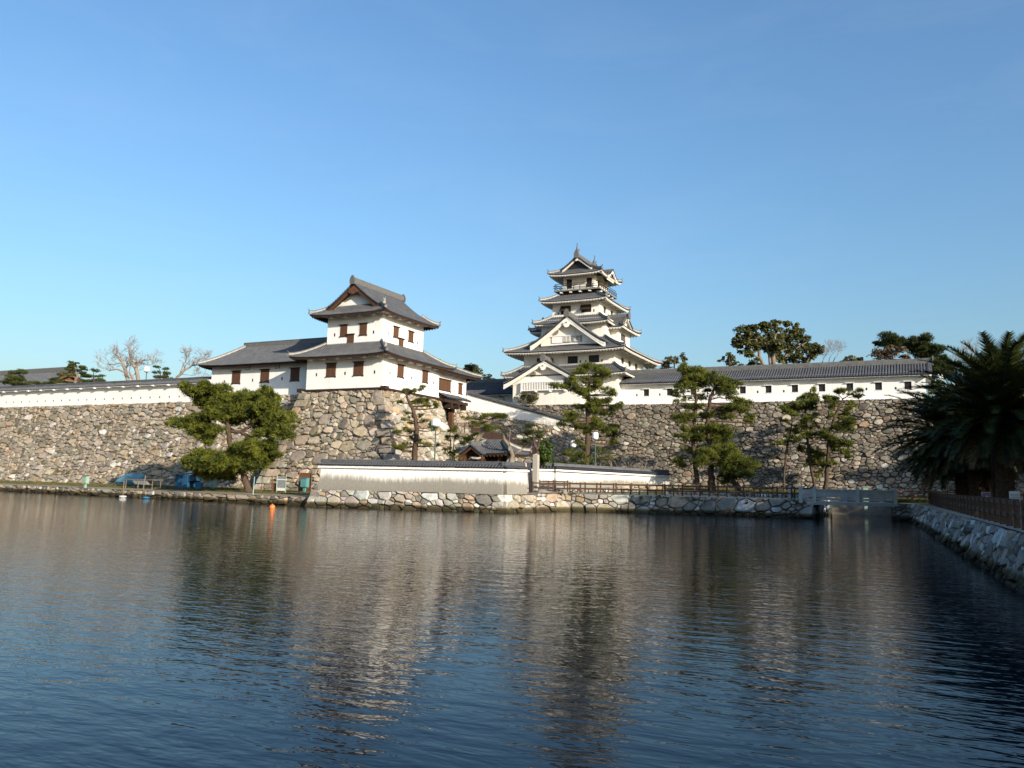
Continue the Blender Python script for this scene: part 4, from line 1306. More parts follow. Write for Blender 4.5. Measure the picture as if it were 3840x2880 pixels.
# fish-shaped ridge ornaments
for y in (107.35, 114.4):
    m = MB()
    sg = 1 if y < 110 else -1
    m.tube([(-42.75, y, 35.2), (-42.75, y + sg * 0.12, 35.5), (-42.75, y + sg * 0.1, 35.8), (-42.75, y - sg * 0.05, 36.15), (-42.75, y - sg * 0.02, 36.45)], [0.24, 0.25, 0.19, 0.1, 0.06], 8)
    m.prism([(-42.75, y - sg * 0.02, 36.3), (-42.75, y - sg * 0.25, 36.75), (-42.75, y, 36.6), (-42.75, y + sg * 0.2, 36.8)], (0.05, 0, 0))
    m.prism([(-42.75, y + sg * 0.2, 35.6), (-42.75, y + sg * 0.45, 35.9), (-42.75, y + sg * 0.2, 35.95)], (0.05, 0, 0))
    m.prism([(-42.6, y, 35.5), (-42.35, y, 35.8), (-42.6, y, 35.8)], (0, 0.05, 0)); m.prism([(-42.9, y, 35.5), (-42.9, y, 35.8), (-43.15, y, 35.8)], (0, 0.05, 0))
    m.build('fish_ornament', 'ridge_tile', t)

# annexe behind the descending wall
t = thing('keep_annex', 'long dark-roofed annexe joining the keep behind the descending wall', 'storehouse', (-56, 110.2, 12.6))
storey(t, -63, -49.8, 108.4, 112.0, 12.6, 15.9, 'plaster')
gable(t, (-64, 110.2), (-1, 0), 2.9, 15.45, 17.55, 14.0, p=1.08, setback=0.6, bw=0.3, board='plaster', wallm='plaster', soff='plaster', ridge_h=0.35, name='roof')
m = MB()
for i in range(30):
    m.box(-62.8 + i * 0.45, -62.65 + i * 0.45, 107.35, 108.4, 15.2, 15.34)
m.build('rafters', 'plaster', t, kind='stuff')
m = MB(); m.tube([(-54.9, 107.35, 15.4), (-54.7, 107.6, 15.1), (-54.4, 108.35, 14.9), (-54.4, 108.35, 12.7)], 0.06, 6); m.build('drainpipe', 'wood_dark', t)

# long storehouse on the right rampart
t = thing('storehouse', 'long white storehouse with a row of square dark windows on the rampart', 'storehouse', (-17, 107, 13.15))
hs = []
for i in range(11):
    x = -31.79 + i * 3.106
    hs.append((x - 0.37, x + 0.37, 14.28, 15.18, WD))
    hs.append(lp(x - 1.3, 14.44, 0.2, 0.3, WD))
storey(t, -35.3, 1.1, 105.0, 109.6, 13.15, 16.35, 'plaster', F=hs)
for i in range(11):
    x = -31.79 + i * 3.106
    m = fbox('F', 105.0, x - 0.5, x + 0.45, 15.18, 15.25, 0.0, 0.22); m.build('hood', 'plaster', t)
    m = fbox('F', 105.0, x - 0.42, x + 0.42, 14.22, 14.28, 0.0, 0.05); m.build('sill', 'plaster', t)
m = MB(); m.box(-35.3, 1.15, 104.6, 105.0, 13.05, 13.2); m.build('ledge', 'plaster', t)
gable(t, (1.75, 107.3), (1, 0), 3.1, 15.95, 17.55, 37.4, p=1.1, setback=0.65, bw=0.3, board='plaster', wallm='plaster', soff='plaster', ridge_h=0.45, sp=0.31, name='roof')
m = MB()
for i in range(70):
    m.box(-35.0 + i * 0.52, -34.75 + i * 0.52, 104.3, 105.0, 15.8, 15.93)
m.build('rafters', 'plaster', t, kind='stuff')

# ------------------------------------------------------------------ plaster boundary walls with tiled copings
def wall_roof(root, P0, P1, hw, e0, r0, e1, r1, sp=0.3, n_parts=0, cornice=None, rid_h=0.16):
    """coping roof along P0-P1 (2D) with eave and ridge heights at both ends"""
    a = Vector((P0[0], P0[1], 0)); b_ = Vector((P1[0], P1[1], 0))
    d = (b_ - a).normalized(); s = Vector((d.y, -d.x, 0)); L = (b_ - a).length
    def pt(x, k, dz=0.0):      # k -1 far eave, 0 ridge, 1 near eave
        u = x / L
        q = a + d * x + s * (hw * k)
        z = lerp(lerp(r0, e0, abs(k)), lerp(r1, e1, abs(k)), u)
        return Vector((q.x, q.y, z + dz))
    m_ = MB()
    NX = max(1, int(L / 3))
    xs = [L * i / NX for i in range(NX + 1)]
    for k in (-1, 1):
        m_.grid([[pt(x, 0) for x in xs], [pt(x, k) for x in xs]])
        m_.grid([[pt(x, k) for x in xs], [pt(x, k, -0.07) for x in xs]])
        m_.grid([[pt(x, k, -0.07) for x in xs], [pt(x, 0, -0.2) for x in xs]])
    for x in (0, L):
        m_.add([tuple(pt(x, -1)), tuple(pt(x, 0)), tuple(pt(x, 1)), tuple(pt(x, 1, -0.07)), tuple(pt(x, 0, -0.2)), tuple(pt(x, -1, -0.07))], [(0, 1, 2, 3, 4, 5)])
    ro = m_.build('roof', 'tile_pan', root)
    n = int(L / sp)
    rw = MB(); src = None
    for i in range(n):
        x = (i + 0.5) * L / n
        for k in (1, -1):
            pts = [pt(x, 1.06 * k), pt(x, 0.5 * k), pt(x, 0.0)]
            if k == 1 and n_parts:
                if src is None:
                    mm_ = MB(); tile_row(mm_, pts, d, 0.075)
                    src = mm_.build('tile_row', 'tile', ro); xs0 = pts[0]
                else:
                    inst(src, ro, pts[0] - xs0 + OFF[root.name])
            else:
                tile_row(rw, pts, d, 0.075)
    rw.build('tile_rows', 'tile', ro, kind='stuff')
    rg = MB(); rg.beam(pt(0, 0, rid_h / 2 + 0.02), pt(L, 0, rid_h / 2 + 0.02), 0.26, rid_h); rg.tube([pt(-0.02, 0, rid_h + 0.06), pt(L + 0.02, 0, rid_h + 0.06)], 0.11, 7)
    rg.build('ridge', 'tile', ro)
    if cornice:
        c_ = MB()
        for k in (0.45,):
            c_.grid([[pt(x, 0.86, -0.16) for x in xs], [pt(x, 0.86, -0.33) for x in xs], [pt(x, 0.5, -0.34) for x in xs]])
            c_.grid([[pt(x, -0.86, -0.16) for x in xs], [pt(x, -0.86, -0.33) for x in xs]])
        for x in (0, L):
            c_.add([tuple(pt(x, -0.86, -0.16)), tuple(pt(x, 0.86, -0.16)), tuple(pt(x, 0.86, -0.33)), tuple(pt(x, -0.86, -0.33))], [(0, 1, 2, 3)])
        c_.build('cornice', cornice, root)
    return ro

def slab_wall(root, P0, P1, tb, tt, zb0, zt0, zb1, zt1, mat, end_batter=0.0, far_batter=0.0):
    """battered plaster wall between two plan points; tb and tt are its thickness at foot and top"""
    a = Vector((P0[0], P0[1], 0)); b_ = Vector((P1[0], P1[1], 0))
    d = (b_ - a).normalized(); s = Vector((d.y, -d.x, 0)); L = (b_ - a).length
    m_ = MB()
    N = max(1, int(L / 2))
    for sg in (1, -1):
        rows = []
        for j, (tw, ie) in enumerate(((tb, 0), (tt, end_batter))):
            row = []
            for i in range(N + 1):
                u = i / N
                x = ie + (L - ie - (far_batter if j else 0)) * u
                q = a + d * x + s * (sg * tw / 2)
                z = lerp(zb0, zb1, u) if j == 0 else lerp(zt0, zt1, u)
                row.append((q.x, q.y, z))
            rows.append(row)
        if sg < 0:
            rows = rows[::-1]
        m_.grid(rows)
    for u, ie in ((0, 1), (1, -1)):
        x0 = L * u; x1 = x0 + (end_batter if u == 0 else -far_batter)
        zb = lerp(zb0, zb1, u); zt = lerp(zt0, zt1, u)
        p_ = a + d * x0; q = a + d * x1
        m_.add([tuple(p_ + s * tb / 2 + Vector((0, 0, zb))), tuple(p_ - s * tb / 2 + Vector((0, 0, zb))), tuple(q - s * tt / 2 + Vector((0, 0, zt))), tuple(q + s * tt / 2 + Vector((0, 0, zt)))], [(0, 1, 2, 3)])
    return m_.build('wall', mat, root)

t = thing('boundary_wall', 'long white loopholed wall with a grey tiled coping on the left rampart', 'wall', (-118, 83.3, 12.7))
m = MB()
hs = [lp(-130.68 - 1.912 * 9 + 1.912 * i, 13.5, 0.24, 0.27)[:4] for i in range(32)]
holed(m, 'F', 83.0, -150, -86.2, 12.65, 15.6, hs, 0.2)
holed(m, 'B', 83.6, -150, -86.2, 12.65, 15.6, [])
m.build('wall', 'plaster', t)
for h in hs:
    fbox('F', 83.0, h[0] - 0.02, h[1] + 0.02, h[2] - 0.02, h[3] + 0.02, -0.24, -0.03).build('loophole', 'wood_dark', t)
wall_roof(t, (-150, 83.3), (-86.4, 83.3), 1.05, 15.3, 15.85, 15.3, 15.85, 0.3)
for i in range(21):
    m = fbox('F', 83.0, -149 + i * 3.05, -148.65 + i * 3.05, 15.02, 15.2, 0.0, 0.8); m.build('bracket', 'plaster', t)
m = MB(); m.box(-150, -86.4, 82.3, 84.3, 15.16, 15.24); m.build('eave_board', 'plaster', t)
m = MB(); m.box(-87.0, -86.2, 82.45, 84.2, 14.7, 15.6); m.build('end_block', 'plaster', t)

t = thing('descending_wall', 'streaked plaster wall stepping down from the gatehouse beside the ramp', 'wall', (-48, 100.6, 11))
slab_wall(t, (-56.2, 100.55), (-40.5, 101.2), 0.6, 0.5, 12.45, 14.7, 9.65, 10.55, 'plaster_ramp')
wall_roof(t, (-56.2, 100.55), (-40.3, 101.2), 0.42, 14.72, 14.86, 10.55, 10.68, 0.3, rid_h=0.1)

t = thing('boundary_wall', 'low plaster wall with grey waterline stain and tiled coping on the quay', 'wall', (-42.5, 65.6, 1.6))
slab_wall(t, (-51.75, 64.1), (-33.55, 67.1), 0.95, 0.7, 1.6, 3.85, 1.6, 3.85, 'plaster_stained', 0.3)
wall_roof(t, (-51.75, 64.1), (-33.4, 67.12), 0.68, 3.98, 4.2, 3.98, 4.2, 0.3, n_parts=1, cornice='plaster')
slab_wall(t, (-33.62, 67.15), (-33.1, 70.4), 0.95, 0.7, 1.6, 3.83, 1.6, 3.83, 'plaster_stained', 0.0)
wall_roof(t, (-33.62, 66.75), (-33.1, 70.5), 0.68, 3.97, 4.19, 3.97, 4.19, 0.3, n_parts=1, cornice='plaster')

t = thing('boundary_wall', 'sunlit plaster wall with tiled coping receding behind the promenade fence', 'wall', (-31, 86, 1.9))
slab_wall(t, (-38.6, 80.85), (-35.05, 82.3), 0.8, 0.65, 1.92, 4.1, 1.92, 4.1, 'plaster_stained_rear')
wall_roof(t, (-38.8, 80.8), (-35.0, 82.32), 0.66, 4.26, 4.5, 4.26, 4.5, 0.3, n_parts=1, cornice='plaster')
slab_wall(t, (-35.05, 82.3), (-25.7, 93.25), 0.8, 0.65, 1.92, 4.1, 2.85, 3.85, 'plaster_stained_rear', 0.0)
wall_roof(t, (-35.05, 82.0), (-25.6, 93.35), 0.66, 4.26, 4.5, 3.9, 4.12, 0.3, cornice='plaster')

# ------------------------------------------------------------------ temple hall beyond the left rampart
t = thing('temple_hall', 'broad grey temple roof with a brown gable seen over the left wall', 'temple', (-176, 112, 12.6))
storey(t, -196, -157.5, 105.5, 118.5, 12.6, 19.4, 'plaster')
gable(t, (-156.0, 112), (1, 0), 9.0, 18.6, 23.3, 42, p=1.15, setback=1.2, bw=0.7, board='wood_red', wallm='wood_red', soff='wood_dark', ridge_h=0.8, sp=0.42, name='roof')

# shrine gate behind the quay wall
t = thing('shrine_gate', 'small dark wooden shrine gate with curved tile roof and red-brown gable', 'gate', (-38, 75.5, 1.65))
hip_roof(t, (-41.6, -36.0, 73.2, 78.0), (-39.9, -37.9, 75.5, 75.7), 5.5, 6.7, 0.25, style='wood', sp=0.3, name='roof')
m = MB(); m.box(-40.3, -37.6, 75.42, 75.78, 6.62, 7.0); m.build('ridge', 'ridge_tile', t)
gable(t, (-39.9, 72.3), (0, -1), 1.3, 5.4, 6.3, 3.0, setback=0.6, bw=0.3, board='wood_red', wallm='wood_dark', soff='wood_dark', ridge_h=0.25, sp=0.3, name='front_gable', ornament=False)
for x, y in ((-40.9, 73.1), (-38.9, 73.1), (-41.0, 77.2), (-37.6, 74.2), (-37.6, 77.2)):
    m = MB(); m.box(x - 0.13, x + 0.13, y - 0.13, y + 0.13, 1.65, 5.6); m.build('post', 'wood_red', t)
m = MB(); m.box(-41.3, -37.3, 74.1, 74.3, 4.6, 4.9); m.box(-41.2, -38.6, 73.0, 73.2, 4.6, 4.9); m.build('tie_beam', 'wood_dark', t)
m = MB(); m.box(-41.0, -37.6, 76.9, 77.1, 1.65, 5.5); m.build('back_panel', 'wood_dark', t)
for i in range(9):
    m = MB(); m.box(-40.8 + i * 0.22, -40.72 + i * 0.22, 73.0, 73.1, 3.3, 4.6); m.build('lattice_bar', 'wood_dark', t)

# ------------------------------------------------------------------ fences
def rail_fence(name, label, pts, zs, n, mat, h=1.12, r=0.085, square=False, short=True, group=None, rails=(0.42, 0.86)):
    """post and two-rail fence along a plan polyline with n posts"""
    P = [Vector((p[0], p[1], 0)) for p in pts]
    seg = [(P[i + 1] - P[i]).length for i in range(len(P) - 1)]
    tot = sum(seg)
    def at_(s):
        for i, l_ in enumerate(seg):
            if s <= l_ or i == len(seg) - 1:
                k = s / l_
                q = P[i].lerp(P[i + 1], k)
                return Vector((q.x, q.y, lerp(zs[i], zs[i + 1], k)))
            s -= l_
    root = thing(name, label, 'fence', tuple(at_(tot / 2)), group)
    src = None
    locs = [at_(tot * i / (n - 1)) for i in range(n)]
    for i, q in enumerate(locs):
        if src is None:
            m_ = MB()
            if square:
                m_.box(q.x - r, q.x + r, q.y - r, q.y + r, q.z, q.z + h)
            else:
                m_.lathe(q, [(r, 0), (r, h - 0.04), (r * 0.8, h)], 8)
            src = m_.build('post', mat, root); q0 = q
        else:
            inst(src, root, q - q0 + OFF[root.name])
    s2 = None
    for i in range(n - 1):
        a, b_ = locs[i], locs[i + 1]
        for k in rails:
            m_ = MB()
            if square:
                m_.beam(a + Vector((0, 0, h * k)), b_ + Vector((0, 0, h * k)), 0.06, 0.14)
            else:
                m_.tube([a + Vector((0, 0, h * k)), b_ + Vector((0, 0, h * k))], r * 0.8, 7)
            m_.build('rail', mat, root)
        if short:
            q = (a + b_) / 2
            if s2 is None:
                m_ = MB(); m_.lathe(q, [(r * 0.72, 0), (r * 0.72, h * rails[0])], 7); s2 = m_.build('short_post', mat, root); q2 = q
            else:
                inst(s2, root, q - q2 + OFF[root.name])
    return root
rail_fence('wooden_fence', 'brown log fence along the water edge of the promenade', [(-35.6, 78.0), (-30.2, 78.6), (-17.4, 81.0), (-9.0, 81.6)], [1.7, 1.7, 1.72, 1.74], 17, 'fence_wood')
rail_fence('wooden_fence', 'second brown log fence on the inland side of the promenade', [(-32.8, 81.2), (-25, 83.6), (-17.4, 84.3), (-9.2, 84.6)], [1.74, 1.74, 1.76, 1.76], 16, 'fence_wood')
rail_fence('wooden_fence', 'short crossed log barrier where the promenade meets the shrine yard', [(-35.9, 80.2), (-33.0, 81.1)], [1.75, 1.75], 3, 'fence_wood', h=1.25, rails=(0.3, 0.6, 0.88), short=False)
rail_fence('wooden_fence', 'dark square-post fence along the shaded palm quay', [(0.9, 84.2), (1.25, 70), (2.2, 50), (3.15, 30), (4.4, 8)], [1.6, 1.6, 1.58, 1.56, 1.56], 46, 'fence_wood', h=1.0, r=0.1, square=True, short=False)
rail_fence('wooden_fence', 'red-brown square-post fence between bridge and palm quay', [(-2.0, 87.4), (0.9, 87.0), (5.2, 86.6)], [1.7, 1.7, 1.7], 6, 'fence_wood_red', h=1.1, r=0.11, square=True, short=False)
rail_fence('wooden_fence', 'red-brown square-post fence behind the palm trunks', [(5.6, 84), (6.6, 66), (7.6, 50), (8.6, 36)], [1.68, 1.68, 1.68, 1.68], 18, 'fence_wood_red', h=1.1, r=0.11, square=True, short=False)

# steel railing on the ramp
t = thing('ramp_railing', 'dark brown steel railing on the gate ramp', 'railing', (-50, 94.1, 8.8))
def rz(x):
    return 8.86 if x < -51.9 else lerp(8.86, 3.4, (x + 51.9) / 15.3)
xs = [-56.2, -55.2, -54.0, -52.9, -51.9, -50.3, -48.7, -47.1, -45.5, -43.9, -42.3]
for x in xs:
    m = MB(); m.box(x - 0.04, x + 0.04, 94.06, 94.14, rz(x), rz(x) + 1.35); m.build('post', 'metal_brown', t)
for a, b_ in ((-56.2, -51.9), (-51.9, -42.3)):
    for h in (0.12, 1.33):
        m = MB(); m.beam((a, 94.1, rz(a) + h), (b_, 94.1, rz(b_) + h), 0.05, 0.06); m.build('rail', 'metal_brown', t)
for i in range(34):
    x = -56.1 + i * 0.127
    m = MB(); m.box(x - 0.02, x + 0.02, 94.08, 94.12, rz(x) + 0.12, rz(x) + 1.33); m.build('bar', 'metal_brown', t)
for i in range(4, 10):
    a, b_ = xs[i] + 0.06, xs[i + 1] - 0.06
    m = MB(); m.prism([(a, 94.09, rz(a) + 0.15), (b_, 94.09, rz(b_) + 0.15), (b_, 94.09, rz(b_) + 1.28), (a, 94.09, rz(a) + 1.28)], (0, 0.025, 0)); m.build('panel', 'metal_brown', t)

# ------------------------------------------------------------------ bridge
t = thing('footbridge', 'small grey concrete footbridge with panelled parapets', 'bridge', (-5.5, 83.5, 1.3))
A0 = Vector((-8.9, 81.0, 0.0)); B0 = Vector((-1.9, 84.3, 0)); dd = (B0 - A0).normalized(); ss = Vector((-dd.y, dd.x, 0)); LB = (B0 - A0).length
m = MB(); m.prism([A0 - dd * .4 + Vector((0, 0, 1.25)), B0 + dd * .2 + Vector((0, 0, 1.25)), B0 + dd * .2 + ss * 3.2 + Vector((0, 0, 1.25)), A0 - dd * .4 + ss * 3.2 + Vector((0, 0, 1.25))], (0, 0, 0.3)); m.build('deck', 'concrete', t)
for off_ in (0.1, 3.1):
    a = A0 + ss * off_; b_ = B0 + ss * off_
    m = MB(); m.beam(a + Vector((0, 0, 1.78)), b_ + Vector((0, 0, 1.78)), 0.18, 0.16); m.build('kerb', 'concrete', t)
    m = MB(); m.beam(a + Vector((0, 0, 2.27)), b_ + Vector((0, 0, 2.27)), 0.12, 0.62); m.build('parapet_panel', 'concrete', t)
    m = MB(); m.beam(a + Vector((0, 0, 2.63)), b_ + Vector((0, 0, 2.63)), 0.24, 0.14); m.build('handrail', 'concrete', t)
    for x in (-0.9, 0.35, 4.3, LB):
        q = a + dd * x
        m = MB(); m.beam(q + Vector((0, 0, 1.4)), q + Vector((0, 0, 2.78)), 0.32, 0.32, up=(1, 0, 0)); m.beam(q + Vector((0, 0, 2.78)), q + Vector((0, 0, 2.9)), 0.26, 0.26, up=(1, 0, 0)); m.build('parapet_post', 'concrete', t)
m = MB(); m.beam(A0 - dd * 0.9 + ss * .1 + Vector((0, 0, 2.25)), A0 + ss * .1 + Vector((0, 0, 2.25)), 0.12, 0.7); m.build('wing_panel', 'concrete', t)

